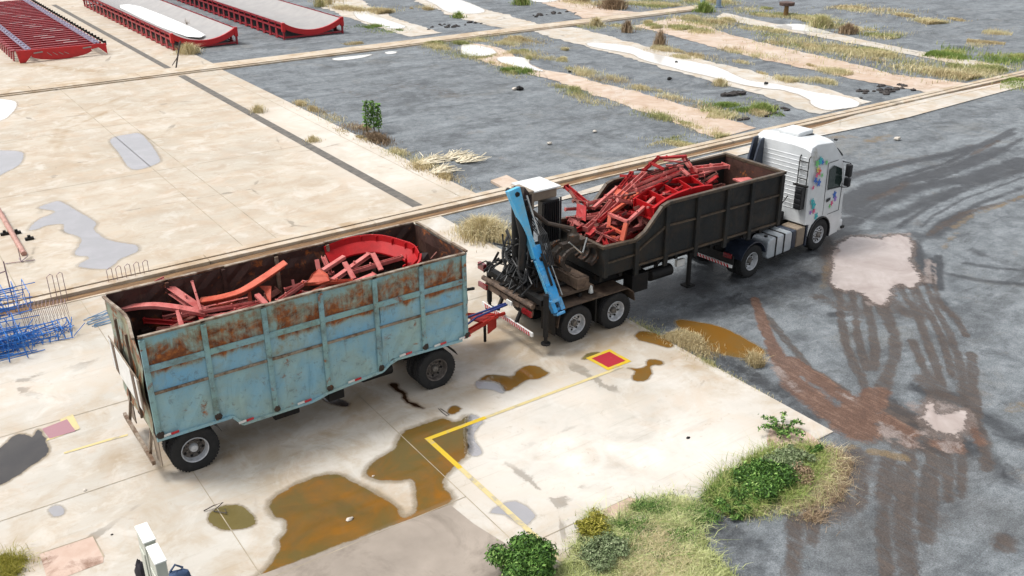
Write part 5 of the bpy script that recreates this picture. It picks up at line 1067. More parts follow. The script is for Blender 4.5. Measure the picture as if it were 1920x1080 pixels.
def heap(n, x0, x1, y0, y1, zf, mats, label, group, L=(.5, 2.0), up=.35, thin=False):
    for k in range(n):
        x, y = rnd.uniform(x0, x1), rnd.uniform(y0, y1); l = rnd.uniform(*L) / 2; a = rnd.gauss(0, .6); z = zf(x, y) - rnd.uniform(0, .3); t = rnd.uniform(-up, up)
        d = Vector((math.cos(a), math.sin(a) * .8, t * .6)).normalized(); p = Vector((x, y, z)) - d * l; q = Vector((x, y, z)) + d * l
        for v in (p, q): v.x = min(max(v.x, x0), x1); v.y = min(max(v.y, y0), y1); v.z = max(v.z, 1.4)
        if (q - p).length < .2: continue
        random.seed(k * 7 + n); kk = rnd.choice('uuib')
        scrap(bm3(p, q, rnd.uniform(.07, .2) * (.5 if thin else 1), rnd.uniform(.05, .14) * (.6 if thin else 1), kk, rnd.uniform(-.6, .6)), rnd.choice(mats), label, group)
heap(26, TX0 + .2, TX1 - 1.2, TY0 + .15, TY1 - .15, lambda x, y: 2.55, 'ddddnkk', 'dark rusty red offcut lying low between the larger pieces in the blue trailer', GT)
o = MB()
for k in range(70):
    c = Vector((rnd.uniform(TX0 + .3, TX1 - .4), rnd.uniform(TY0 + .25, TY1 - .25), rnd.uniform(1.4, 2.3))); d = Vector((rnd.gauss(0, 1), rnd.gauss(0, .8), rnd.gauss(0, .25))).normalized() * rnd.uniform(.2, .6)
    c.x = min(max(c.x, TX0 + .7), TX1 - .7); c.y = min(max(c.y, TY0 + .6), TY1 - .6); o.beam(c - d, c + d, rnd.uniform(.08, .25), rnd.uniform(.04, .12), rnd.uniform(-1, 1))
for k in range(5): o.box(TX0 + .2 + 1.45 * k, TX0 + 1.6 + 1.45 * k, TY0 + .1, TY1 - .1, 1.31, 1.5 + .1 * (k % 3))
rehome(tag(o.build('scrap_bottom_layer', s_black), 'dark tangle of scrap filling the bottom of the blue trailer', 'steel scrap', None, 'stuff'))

# black semi-trailer heap
def PS_(c, z): p = CS([c])[0]; return W(*p, z=z)
def zheap(x, y):
    return float(np.interp(x, [15.1, 15.8, 16.6, 17.6, 18.6, 19.6, 20.4, 21.2, 22.0], [2.5, 2.85, 3.2, 3.5, 3.65, 3.45, 2.95, 2.5, 2.2])) - .35 * abs(y - 19.1)
for a, za, b, zb, w_, h_, k, m_, lb in [
    ((75, 320), 3.35, (225, 445), 3.0, .16, .1, 'u', 'r', 'crimson beam poking out towards the crane at the rear of the heap'),
    ((205, 612), 2.75, (430, 425), 3.15, .14, .12, 'u', 'p', 'thick pink beam running steeply up the rear of the heap'),
    ((218, 442), 3.1, (560, 345), 3.4, .09, .08, 'u', 'p', 'pink bar crossing the rear of the heap from the crane side'),
    ((425, 400), 3.3, (605, 235), 3.65, .16, .1, 'u', 'p', 'broad pink channel in the upper left of the heap'),
    ((536, 322), 3.6, (835, 198), 3.75, .07, .07, 'u', 'p', 'upper one of two parallel pink bars on top of the heap'),
    ((548, 348), 3.55, (855, 228), 3.7, .07, .07, 'u', 'p', 'lower one of two parallel pink bars on top of the heap'),
    ((370, 510), 3.0, (592, 352), 3.35, .09, .09, 'b', 'o', 'left long rail of the orange open frame at the heap rear'),
    ((492, 562), 3.0, (682, 392), 3.3, .09, .09, 'b', 'p', 'right long rail of the orange open frame at the heap rear'),
    ((365, 508), 3.02, (495, 562), 3.02, .08, .08, 'b', 'p', 'light pink cross bar closing the orange open frame'),
    ((372, 520), 2.98, (358, 640), 2.6, .10, .08, 'b', 'o', 'left orange leg of the open frame'),
    ((482, 572), 2.98, (455, 690), 2.55, .12, .1, 'b', 'o', 'right orange leg of the open frame'),
    ((358, 590), 2.75, (460, 640), 2.7, .08, .08, 'b', 'o', 'orange lower rung between the legs of the open frame'),
    ((380, 660), 2.5, (450, 690), 2.5, .1, .08, 'b', 'o', 'orange foot bar by the rear corner of the body'),
    ((288, 700), 2.5, (392, 550), 2.85, .07, .06, 'u', 'p', 'thin pink bar ending at the rear wall of the body'),
    ((600, 215), 3.7, (705, 125), 3.95, .09, .08, 'u', 'r', 'crimson bar pointing up at the top left of the heap'),
    ((640, 160), 3.85, (735, 205), 3.8, .08, .07, 'u', 'r', 'short crimson bar crossing near the top of the heap'),
    ((690, 130), 3.92, (890, 118), 3.95, .12, .06, 'b', 'r', 'crimson flat strip along the very top of the heap'),
    ((735, 145), 3.9, (870, 160), 3.85, .05, .05, 'b', 'p', 'thin pink bar just below the top strip of the heap'),
    ((750, 180), 3.8, (870, 185), 3.8, .05, .05, 'b', 'p', 'thin pink bar over the middle top of the heap'),
    ((825, 175), 3.82, (905, 248), 3.6, .13, .06, 'b', 'p', 'light pink plate sloping down at the heap middle'),
    ((870, 125), 3.9, (915, 190), 3.7, .12, .1, 'u', 'p', 'short upright pink channel at the top right of the heap'),
    ((935, 205), 3.6, (1155, 182), 3.5, .28, .1, 'u', 'p', 'wide deep pink channel on the front slope of the heap'),
    ((985, 240), 3.5, (1150, 190), 3.45, .07, .06, 'b', 'p', 'thin pink edge bar beside the wide deep pink channel'),
    ((1230, 285), 2.95, (1335, 275), 2.9, .4, .05, 'b', 'p', 'flat red plate lying at the front of the black body'),
    ((225, 655), 2.6, (300, 585), 2.8, .2, .1, 'i', 'r', 'stubby red beam near the rear wall under the pink beams'),
    ((320, 650), 2.55, (350, 720), 2.45, .12, .1, 'u', 'r', 'short red stub in the rear corner of the body'),
    ((150, 540), 2.8, (330, 520), 2.9, .12, .1, 'u', 'p', 'pinkish bar low at the crane side of the heap'),
    ((260, 470), 3.1, (420, 330), 3.4, .08, .08, 'b', 'p', 'pink strut leaning on the crane side of the heap'),
    ((300, 560), 2.9, (470, 400), 3.2, .1, .08, 'u', 'r', 'red channel beside the thick steep pink beam'),
    ((440, 330), 3.45, (520, 230), 3.6, .1, .08, 'u', 'r', 'red bar at the far edge of the heap'),
    ((560, 300), 3.5, (760, 240), 3.6, .16, .1, 'u', 'r', 'red channel under the two parallel pink bars'),
    ((600, 400), 3.3, (700, 330), 3.35, .14, .1, 'u', 'b', 'bright red channel stub left of the red trough'),
    ((100, 350), 3.3, (180, 470), 3.0, .07, .06, 'b', 'n', 'brown bar beside the crimson beam near the crane'),
    ]: random.seed(len(lb)); scrap(bm3(PS_(a, za), PS_(b, zb), w_, h_, k), m_, lb, GS)
scrap(MB().plate([PS_((420, 330), 3.4), PS_((500, 370), 3.4), PS_((480, 410), 3.25), PS_((395, 390), 3.25)], .03), 'o', 'orange rusty gusset plate in the rear part of the heap', GS, 'scrap_plate')
scrap(MB().plate([PS_((150, 440), 3.1), PS_((215, 455), 3.1), PS_((210, 560), 2.8), PS_((145, 530), 2.8)], .03), 'r', 'crimson plate hanging at the crane end of the heap', GS, 'scrap_plate')
scrap(MB().plate([PS_((910, 195), 3.65), PS_((1000, 185), 3.6), PS_((1020, 240), 3.45), PS_((900, 235), 3.5)], .04), 'r', 'deep red plate behind the front slope channel', GS, 'scrap_plate')
# curved channel with dividers
def divs(mb, q):
    for i in range(1, len(q) - 1, 4):
        d = (q[i + 1] - q[i]); d.z = 0; d.normalize(); u = Vector((d.y, -d.x, 0)); c = q[i]
        mb.plate([c + u * .02 + Vector((0, 0, .02)), c - u * .62 + Vector((0, 0, .12)), c - u * .62 + Vector((0, 0, -.28)), c + u * .02 + Vector((0, 0, -.32))], .03)
arc([((660, 470), 3.24), ((750, 405), 3.36), ((860, 355), 3.42), ((970, 325), 3.43), ((1060, 314), 3.40)], [(.03, -.36), (.06, -.36), (.06, .02), (-.03, .02), (-.03, 0), (.02, 0), (.02, -.33), (-.62, -.25), (-.62, .12), (-.68, .12), (-.68, .10), (-.65, .10), (-.65, -.30)], 'b', 'bright red curved trough with divider plates along the near rail of the black body', GS, PS_, extra=divs)
rnd = random.Random(33)
heap(62, 15.3, 20.3, SY0 + .2, SY1 - .15, lambda x, y: zheap(x, y) - .05, 'prprddrn', 'short red steel offcut partly buried among the bigger pieces in the black semi-trailer', GS, (.4, 1.6), .5)
heap(70, 15.5, 20.2, SY0 + .25, SY1 - .2, lambda x, y: zheap(x, y) + .16, 'pprrpnd', 'thin red steel bar jutting out of the top of the heap in the black semi-trailer', GS, (.5, 1.5), .55, True)
heap(22, 19.6, 21.2, SY0 + .3, SY1 - .2, lambda x, y: 3.0 - .35 * abs(x - 19.9), 'nnnpd', 'small brownish crushed piece on the front slope of the heap in the black semi-trailer', GS, (.25, .6), .8)
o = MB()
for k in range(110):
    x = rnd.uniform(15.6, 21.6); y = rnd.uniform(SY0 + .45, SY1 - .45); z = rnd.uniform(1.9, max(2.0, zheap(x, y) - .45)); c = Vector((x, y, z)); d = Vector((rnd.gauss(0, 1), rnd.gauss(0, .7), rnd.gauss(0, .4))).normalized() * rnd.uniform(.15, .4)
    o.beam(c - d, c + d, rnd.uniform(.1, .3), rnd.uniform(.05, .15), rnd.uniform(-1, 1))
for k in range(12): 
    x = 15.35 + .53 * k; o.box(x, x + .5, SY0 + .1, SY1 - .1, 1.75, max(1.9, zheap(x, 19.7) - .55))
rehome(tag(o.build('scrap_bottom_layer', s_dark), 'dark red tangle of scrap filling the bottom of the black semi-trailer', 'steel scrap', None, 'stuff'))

# ------------------------------------------------------------------ red casting moulds beyond the far kerb
m_mould = simple('mould_red', '#8f1620', '#7d1420', .45, 0, 2, '#4d1215', .6); m_mould2 = simple('mould_bright_red', '#b5141b', '#a31118', .4, 0, 2, '#6a1517', .66)
m_lilac = simple('galvanised_rail', '#a49fb4', '#8b8798', .4, .2, 3, '#5c5a66', .6); m_skin = simple('mould_skin', '#85827f', '#918d89', .45, .1, 1.2, '#8e8681', .56)
def trough(x0, x1, y0, y1, label, water_part=True):
    o = empty('casting_mould', ((x0 + x1) / 2, y0, 0)); tag(o, label, 'mould', 'trough shaped red moulds')
    cx = (x0 + x1) / 2; hw = (x1 - x0) / 2; sag = .62; Rr = (hw * hw + sag * sag) / (2 * sag); top = 1.12; amax = math.asin(hw / Rr)
    def S(t, dr=0.0): a = -amax + 2 * amax * t; return (cx + (Rr + dr) * math.sin(a), top + (Rr - sag) - (Rr + dr) * math.cos(a))
    N = 24; sk = MB(); ysl = np.linspace(y0 + .1, y1, 14)
    for dr, fl in ((0, 0), (.06, 0)):
        b = len(sk.v)
        for y in ysl:
            for i in range(N + 1): x, z = S(i / N, dr); sk.v.append((x, y, z))
        for j in range(len(ysl) - 1):
            for i in range(N): sk.f.append((b + j * (N + 1) + i, b + j * (N + 1) + i + 1, b + (j + 1) * (N + 1) + i + 1, b + (j + 1) * (N + 1) + i)); sk.mi.append(0)
    sk.build('mould_skin', m_skin, o, 0, True)
    for y in (y0, y1):
        e = MB(); v = []
        for i in range(N + 1):
            for dr, dy in ((-.03, 0), (-.03, .16), (.34, .16), (.34, 0)): x, z = S(i / N, dr); v.append((x, y + dy, z))
        f = [(0, 1, 2, 3), tuple(4 * N + k for k in (3, 2, 1, 0))]
        for i in range(N):
            for k in range(4): f.append((4 * i + k, 4 * i + (k + 1) % 4, 4 * i + 4 + (k + 1) % 4, 4 * i + 4 + k))
        e.add(v, f); e.build('end_arc', m_mould2, o, .01)
        for sx, x in ((-1, x0), (1, x1)):
            MB().box(x - .12 + sx * .1, x + .12 + sx * .1, y - .06, y + .22, .55, 1.2).build('corner_block', m_mould2, o, .03)
            MB().box(x - .06 + sx * .1, x + .06 + sx * .1, y, y + .12, 0, .56).build('leg', m_mould, o)
        MB().box(x0, x1, y + .02, y + .14, .08, .2).build('base_beam', m_mould, o)
    for sx, x in ((-1, x0), (1, x1)):
        r = MB()
        r.ubeam((x + sx * .09, y0 + .2, 1.08), (x + sx * .09, y1, 1.08), .14, .12); r.ubeam((x + sx * .13, y0 + .2, .78), (x + sx * .13, y1, .78), .1, .12)
        r.box(x - .05 + sx * .08, x + .05 + sx * .08, y0 + .2, y1, .1, .2); r.build('side_rail', m_mould, o)
        y = y0 + 1.1
        while y < y1 - .3:
            MB().plate([(x + sx * .14, y, .02), (x + sx * .14, y + .5, .02), (x + sx * .14, y + .34, .95), (x + sx * .14, y + .16, .95)], .05).box(x - .1 + sx * .1, x + .1 + sx * .1, y + .1, y + .4, .0, .06).box(x - .05 + sx * .14, x + .05 + sx * .14, y + .2, y + .3, .8, 1.16).build('bracket', m_mould, o); y += 1.25
    if water_part:
        wt = MB(); v = []; z = top - sag + .17; hwz = math.sqrt(max(Rr ** 2 - (top + Rr - sag - z) ** 2, 0)) - .02; prof = [(0, .25), (.8, .75), (3, .9), (6, 1.0), (12, 1.0), (18, .9), (20, .5)]
        for dy, k in prof:
            kk = k * (1 if True else 0); v += [(cx - hwz * min(1, kk + .0), y0 + .5 + dy, z), (cx + hwz * (kk - .35), y0 + .5 + dy, z)]
        wt.add(v, [(2 * i, 2 * i + 1, 2 * i + 3, 2 * i + 2) for i in range(len(prof) - 1)]); k = wt.build('rain_water', simple('still_rain_water', '#dcdad6', '#cfccc8', .06, scale=.3, bump=0, spec=.9), o)  # near-white base colour carries the reflected sky
    return o
trough(18.35, 22.6, 66.9, 93, 'middle red casting mould with a concave grey bed holding rain water')
trough(26.2, 30.6, 66.6, 97, 'right hand red casting mould with a dry concave grey bed', False)
# flat ribbed mould
o = empty('ribbed_mould', (11.5, 68.5, 0)); tag(o, 'left red ribbed mould frame with two grey lengthwise rails', 'mould')
X0, X1, Y0, Y1 = 8.8, 14.2, 68.5, 96.0
ep = [(X0, .82), (X1 + .1, .74), (X1 + .1, .05), (X1 - .4, .52), (X1 - .9, .45)] + [(11.5 + 1.9 * math.cos(t), .45 - .42 * math.sin(t)) for t in np.linspace(.2, math.pi - .2, 10)] + [(X0 + .9, .5), (X0 + .45, .05), (X0 + .1, .05)]
MB().prism(ep, Y0, Y0 + .12).build('end_plate', m_mould2, o)
for x in (X0 + 1.0, X1 - 1.4): MB().beam((x, Y0 - .03, .58), (x + .55, Y0 - .03, .62), .05, .07).build('handle', m_skin, o)
for k in range(4): MB().beam((10.6 + k * .35, Y0 - .02, .55 - .03 * k), (10.85 + k * .35, Y0 - .02, .32), .04, .03).build('stud', m_skin, o)
y = Y0 + .9; k = 0
while y < Y1:
    b = MB().box(X0 + .1, X1, y, y + .2, .64, .74).box(X0 + .1, X1, y + .09, y + .11, .5, .64); b.build('cross_bar', m_mould, o)
    MB().plate([(X1 + .02, y + .07, .76), (X1 + .34, y + .07, .76), (X1 + .34, y + .07, .45)], .05).build('edge_tooth', m_dark, o)
    MB().plate([(X0 + .0, y, .7), (X0 + .0, y + .5, .7), (X0 - .1, y + .4, .0), (X0 - .1, y + .1, .0)], .06).box(X0 - .2, X0 + .1, y, y + .4, .66, .74).build('bracket', m_mould, o)
    if k % 3: MB().box(X0 + 1.6 + (k * 37 % 20) * .1, X0 + 2.5 + (k * 37 % 20) * .1, y + .25, y + .6, .55, .7).build('infill_plate', m_skin if k % 3 else s_orange, o)
    y += .92; k += 1
for x in (X0 + .75, X1 - .45):
    for dx in (-.12, .12): MB().ubeam((x + dx, Y0 + .1, .82), (x + dx, Y1, .82), .09, .12).build('long_rail', m_lilac, o)
    m = MB(); y = Y0 + .5
    while y < Y1: MB().box(x - .12, x + .12, y, y + .3, .77, .8).build('rail_tie', m_lilac, o); y += .92
sb = MB()
for k in range(6): sb.tube([(X0 + .9, Y0 + 3 + k * 3.8, .3), (11.5, Y0 + 3 + k * 3.8, -.0 + .08), (X1 - .9, Y0 + 3 + k * 3.8, .3)], .06, 6)
sb.build('belly_brace', m_mould, o)

# ------------------------------------------------------------------ blue rebar cages on the left
m_rebar = simple('blue_coated_rebar', '#1d5fa8', '#2a74c0', .5, 0, 6, '#12335c', .55); m_rebar2 = simple('rusty_rebar', '#8a6f68', '#8d7f88', .7, .1, 6)
rnd = random.Random(4)
def cage(x0, x1, y0, y1, z0, z1, n, label, hoops=16, rz=.0):
    o = empty('rebar_cage', ((x0 + x1) / 2, (y0 + y1) / 2, z0)); tag(o, label, 'rebar cage', 'blue rebar cages')
    b = MB()
    for k in range(n):
        y = rnd.uniform(y0, y1); z = rnd.choice((z0, z1, rnd.uniform(z0, z1))) + rnd.uniform(-.04, .04); b.tube([(x0 + rnd.uniform(-.3, .3), y, z), ((x0 + x1) / 2, y + rnd.uniform(-.1, .1), z + rnd.uniform(-.06, .06)), (x1 + rnd.uniform(-.9, .3), y + rnd.uniform(-.35, .3), z + rnd.uniform(-.15, .1))], .013, 5)
    b.build('long_bar', m_rebar, o)
    h = MB()
    for k in range(hoops):
        x = x0 + (x1 - x0) * (k + .5) / hoops; e = [rnd.uniform(-.06, .06) for _ in range(4)]
        h.tube([(x + e[0], y0, z0), (x + e[1], y0, z1), (x + e[2], y1, z1), (x + e[3], y1, z0), (x + e[0], y0, z0)], .012, 5)
    t = h
    for k in range(40):
        x = rnd.uniform(x0, x1); y = rnd.uniform(y0, y1); t.tube([(x, y, z0), (x + rnd.uniform(-.5, .5), y + rnd.uniform(-.3, .3), z1)], .010, 5)
    h.build('stirrup_set', m_rebar, o); return o
cage(-3.5, 2.15, 25.3, 26.9, .06, .75, 46, 'big blue painted rebar cage at the left edge of the picture', 14)
cage(-3.0, 2.6, 27.2, 28.4, .5, 1.05, 34, 'upper blue rebar cage lying along the kerb', 20)
cage(1.0, 3.3, 25.9, 26.7, .05, .32, 22, 'low flat blue rebar bundle reaching towards the trailer', 12)
hp = MB()
for k in range(13):
    x = 2.2 + k * .095; hp.tube([(x, 26.9, .1), (x - .06, 27.0, .8 - .02 * k), (x + .02, 27.3, .85 - .02 * k), (x + .06, 27.4, .1)], .007, 5)
tag(rehome(hp.build('rebar_hoops', m_rebar2)), 'row of thin rusty rebar hoops standing right of the blue cages', 'rebar')
for lb, px, py, n, hgt in (('thin grey rebar hoops sticking up from the yard just above the blue cages', 100, 575, 2, .95), ('five thin grey rebar hoops by the kerb above the trailer tailgate', 205, 535, 5, .5)):
    hp = MB(); p = W(px, py, z=0)
    for k in range(n):
        x = p.x + k * .27; hp.tube([(x, p.y, 0), (x, p.y, hgt), (x + .1, p.y + .04, hgt + .05), (x + .16, p.y + .06, hgt), (x + .16, p.y + .06, 0)], .011, 5)
    tag(rehome(hp.build('rebar_hoops', m_rebar2)), lb, 'rebar')
hp = MB(); p = W(30, 585, z=0)
hp.tube([(p.x, p.y, 0), (p.x, p.y, 1.6)], .02, 5).tube([(p.x - .5, p.y, 0), (p.x - .5, p.y, 1.5)], .045, 6).tube([(p.x - 1.2, p.y + .1, 1.1), (p.x, p.y, 1.3)], .02, 5)
tag(rehome(hp.build('rebar_stake', m_rebar2)), 'dark stakes standing in the blue rebar at the left edge', 'rebar')
p = W(196, 603, z=0); b = MB()
for k in range(9): b.tube([(p.x - .4 + rnd.uniform(-.1, .1), p.y - .3 + k * .09, .05), (p.x + .5, p.y - .25 + k * .08, rnd.uniform(.05, .3))], .015, 5)
tag(rehome(b.build('rebar_bundle', simple('pale_blue_bars', '#5d7f9f', '#8aa0b5', .5))), 'small pale blue bundle on the ground just behind the trailer tailgate', 'rebar')
# lying pipe with small posts
m_pipe = simple('pinkish_pipe', '#9a6f62', '#ad8678', .5, .1, 5, '#6b4438', .56)
a, b_ = W(-6, 388, z=.22), W(45, 476, z=.1); pp = MB().tube([a, b_], .09, 14); tag(rehome(pp.build('steel_pipe', m_pipe, None, 0, True)), 'faded red pipe lying on the yard at the left edge', 'pipe')
for (px, py), lb in (((10, 442), 'small rusty block propping the pipe near the frame edge'), ((32, 440), 'small dark block right of the pipe'), ((56, 451), 'tiny dark bolt stub right of the pipe')):
    p = W(px, py, z=0); tag(rehome(MB().box(p.x - .14, p.x + .14, p.y - .07, p.y + .07, .03, .12).box(p.x - .05, p.x + .05, p.y - .04, p.y + .04, .12, .2).build('steel_block', m_dark, None, .01)), lb, 'block', 'small blocks by the lying pipe')
p = W(40, 492, z=.03); s = MB()
for q in ((-.45, .1, .03), (.4, -.1, .03), (.0, .4, .02), (0, 0, .5), (.25, .2, .1)): s.tube([p + Vector((0, 0, .03)), p + Vector(q)], .015, 5)
tag(rehome(s.build('bent_rebar', m_rebar2)), 'spiky bent rebar stub below the end of the lying pipe', 'rebar')
# two tall grey cabinets at the bottom edge
m_cab = simple('cabinet_cream_grey', '#b4b6ab', '#a9aca0', .5, 0, 2, '#8e9086', .62); m_cabtop = simple('cabinet_lid', '#d3d5cf', '#cccec8', .45, 0, 2)
for (x0, x1, y0, y1, zt), lb in (((1.90, 2.07, 12.70, 13.18, 2.5), 'left and taller of the two slim cream grey cabinets'), ((1.905, 2.065, 12.12, 12.58, 2.5), 'right and nearer of the two slim cream grey cabinets')):
    o = MB().box(x0, x1, y0, y1, 0, zt - .03).box(x0 - .02, x0 - .0, y0 + .1, y1 - .1, .4, zt - .3).build('electrical_cabinet', m_cab, None, .012); rehome(o); tag(o, lb, 'cabinet')
    org = o.location.copy(); ORG[o] = org; MB().box(x0 - .012, x1 + .012, y0 - .012, y1 + .012, zt - .03, zt).build('lid', m_cabtop, o, .01)
    MB().box(x1, x1 + .015, y0 + .2, y0 + .25, 1.2, 1.35).build('handle', m_dark, o)
for c, sc, mt, lb, jt in ((W(333, 1082, z=.2), (.24, .14, .18), '#2a3f5c', 'dark blue bag on the ground right of the cabinets', .25), (W(263, 1072, z=.2), (.10, .16, .26), '#1c1820', 'black bag on the ground left of the cabinets', .25)):
    b = MB().sphere((c.x, c.y - .05, .2), 1, 14, 0, sc, jt).tube([(c.x - sc[0] * .5, c.y, .36), (c.x, c.y + .03, .46), (c.x + sc[0] * .5, c.y, .36)], .02, 6); tag(rehome(b.build('bag', simple('bag_cloth', mt, mt, .8), None, 0, True)), lb, 'bag')
# small litter
m_peb = simple('pale_stone', '#a79f93', '#c2bbb0', .8, scale=20); m_wire = simple('dark_wire', '#2f2a28', '#453c38', .6)
for px, py, r, mt, lb in ((656, 975, .07, m_peb, 'pale stone lying in the large brown puddle'), (160, 920, .04, m_peb, 'tiny white scrap on the apron left of the trailer'), (975, 168, .22, m_dark, 'black lump at the grass edge of the first gravel bed'), (1436, 158, .15, m_dark, 'small black lump in the wide grass band'),
                          (1683, 262, .16, m_peb, 'small white rag on the gravel beyond the tractor'), (1068, 135, .1, m_dark, 'dark stone on the second gravel bed'), (1255, 149, .16, m_dark, 'dark stone on the gravel below the long white puddle'), (1268, 117, .1, m_dark, 'dark stone in the long white puddle'), (965, 168, .15, m_peb, 'pale rag beside the black lump'), (210, 1003, .025, m_dark, 'dark pebble near the lower left corner'), (1290, 822, .05, m_dark, 'dark chip on the bright part of the apron'), (700, 893, .03, m_peb, 'pebble near the shore of the large puddle'), (1030, 270, .12, m_peb, 'white chip on the first gravel bed'), (1115, 247, .1, m_peb, 'white chip in the middle of the first gravel bed')):
    p = W(px, py, z=.03); tag(rehome(MB().sphere((p.x, p.y, .03 + r * .35), r, 8, 0, (1.2, .8, .55), .5).build('stone', mt)), lb, 'stone')
w_ = MB(); p = W(420, 962, z=.05)
pts = [W(382, 958, z=.06), W(400, 948, z=.1), W(418, 942, z=.2), W(400, 958, z=.06), W(425, 962, z=.08), W(422, 955, z=.1)]
tag(rehome(w_.tube(pts, .012, 5).build('wire', m_wire)), 'bent dark wire at the rim of the round olive puddle', 'wire')
tag(rehome(MB().tube([W(826, 766, z=.05), W(835, 772, z=.05), W(842, 778, z=.05), W(838, 780, z=.05), W(828, 772, z=.05), W(822, 766, z=.06)], .01, 5).build('wire', m_wire)), 'small wire loop above the large brown puddle', 'wire')
p = W(330, 128, z=0); tag(rehome(MB().tube([(p.x, p.y, 0), (p.x + .3, p.y + .1, .9), (p.x + .55, p.y + .1, 1.6)], .05, 6).tube([(p.x + .3, p.y, .8), (p.x - .2, p.y, .2)], .03, 5).build('bent_stake', m_wire)), 'bent dark stake standing on the far kerb', 'stake')
m_post = simple('blue_grey_post', '#6d7f92', '#8594a5', .5, 0, 3)
for px, lb in ((1317, 'left of two blue grey posts at the end of the far kerb'), (1347, 'right of two blue grey posts at the end of the far kerb')):
    p = W(px, 14, z=0); po = MB().tube([(p.x, p.y, 0), (p.x, p.y, 3.2)], .22, 12).lathe([(0, .36), (.12, .36), (.12, .0)], 'z', 12, (p.x, p.y, 0)); tag(rehome(po.build('post', m_post)), lb, 'post', 'blue grey posts')
p = W(1473, 31, z=0); e = empty('spool_stand', (p.x, p.y, 0)); tag(e, 'brown round stand among the weeds at the top of the picture', 'stand')
MB().tube([(p.x, p.y, 0), (p.x, p.y, .9)], [.22, .16], 10).build('stem', simple('stand_wood', '#8a6a3c', '#6d522f', .8), e); MB().lathe([(.88, .0), (.88, .6), (1.12, .62), (1.14, .5), (1.05, .0)], 'z', 18, (p.x, p.y, 0)).build('top', simple('stand_top', '#3f2f2a', '#5a463d', .8), e)
# broken concrete bits and a dark heap at the bare beds
m_brk = simple('broken_dark_asphalt', '#2f2c2b', '#423d3a', .9, scale=8)
for px, py, sx, sy, n, lb in ((1650, 172, 2.6, 1.0, 26, 'dark rubble heap on the last gravel bed before the kerb'), (1440, 213, 2.2, .8, 18, 'dark rubble under the green tuft near the first kerb'), (850, 48, 2.6, 1.4, 16, 'dark rubble patch beyond the far kerb'), (1030, 28, 2.4, 1.2, 14, 'dark rubble spot beyond the far kerb in the middle')):
    p = W(px, py, z=0); b = MB()
    for k in range(n):
        c = (p.x + rnd.gauss(0, sx * .4), p.y + rnd.gauss(0, sy * .4), .03); b.sphere(c, rnd.uniform(.06, .22), 7, 0, (1.3, 1, .55), .6)
    tag(rehome(b.build('rubble', m_brk)), lb, 'rubble', None, 'stuff')
p = W(1373, 178, z=0); b = MB()
for k in range(9): b.sphere((p.x + k * .12 - .5, p.y + rnd.uniform(-.3, .3), .08), rnd.uniform(.1, .22), 7, 0, (1.6, .8, .6), .5)
tag(rehome(b.build('rubble', m_brk)), 'reddish broken lumps beside the lesser green patch in the second bed', 'rubble', None, 'stuff')

# ------------------------------------------------------------------ plants
def plant_mat(name, stops, trans=True):
    q = Mt(name); a = q.attr('tone'); return q.done(q.ramp(a, stops), .65, 0, spec=.25)
g_straw = plant_mat('dry_grass', [(0, '#a3916c'), (.35, '#c2b289'), (.7, '#d3c7a2'), (1, '#b0ab7c')])
g_mix = plant_mat('mixed_grass', [(0, '#828a54'), (.3, '#a3a36e'), (.6, '#bdb287'), (1, '#cfc39a')])
g_green = plant_mat('green_grass', [(0, '#5d7434'), (.4, '#7b8f45'), (.8, '#9da562'), (1, '#b3ab75')])
g_leaf = plant_mat('green_leaves', [(0, '#1f3515'), (.4, '#3b5c22'), (.75, '#5f8438'), (1, '#93ae62')])
g_weed = plant_mat('pale_weed', [(0, '#76834a'), (.35, '#9fa868'), (.7, '#bcbf88'), (1, '#cbc298')])
g_greyw = plant_mat('grey_green_weed', [(0, '#50603c'), (.5, '#74825c'), (1, '#98a07c')]); g_white = plant_mat('bleached_stalks', [(0, '#b5a88a'), (1, '#d5cbb2')])
g_olive = plant_mat('olive_shoots', [(0, '#6b6a20'), (.5, '#8a8530'), (1, '#a59a4a')]); g_brown = plant_mat('brown_dead_stalks', [(0, '#6b5844'), (.5, '#8f7a60'), (1, '#b59f82')])
def blade_mesh(name, P, H, Wd, mat, lean=.5, cols=None, curl=.4):
    """P: Nx2 feet (or Nx3), every blade two bent triangles strips"""
    n = len(P); P = np.column_stack([P, np.full(n, .0)]) if P.shape[1] == 2 else P
    a = rng.uniform(0, 2 * np.pi, n); L = np.abs(rng.normal(0, lean, n)); d = np.column_stack([np.cos(a), np.sin(a), np.zeros(n)]); b = rng.uniform(0, 2 * np.pi, n); s = np.column_stack([np.cos(b), np.sin(b), np.zeros(n)]) * Wd[:, None] / 2
    up_ = np.array([0, 0, 1.0]); m1 = P + d * (L * H * .35)[:, None] + up_ * (H * .6)[:, None]; t = P + d * (L * H * (1 + curl))[:, None] + up_ * (H * (1 - .25 * np.minimum(L, 1)))[:, None]
    V = np.stack([P - s, P + s, m1 + s * .8, m1 - s * .8, t], 1).reshape(-1, 3).astype('f'); k = np.arange(n) * 5
    me = bpy.data.meshes.new(name); me.vertices.add(n * 5); me.vertices.foreach_set('co', V.ravel())
    lo = np.stack([k, k + 1, k + 2, k + 3, k + 3, k + 2, k + 4], 1).ravel().astype('i'); me.loops.add(len(lo)); me.loops.foreach_set('vertex_index', lo)
    st = np.stack([np.arange(n) * 7, np.arange(n) * 7 + 4], 1).ravel().astype('i'); me.polygons.add(2 * n); me.polygons.foreach_set('loop_start', st); me.polygons.foreach_set('loop_total', np.tile([4, 3], n).astype('i')); me.update(calc_edges=True)
    c = cols if cols is not None else np.clip(rng.normal(.5, .25, n), 0, 1); at = me.attributes.new('tone', 'FLOAT', 'POINT'); at.data.foreach_set('value', np.repeat(c, 5).astype('f')); me.materials.append(mat); return me
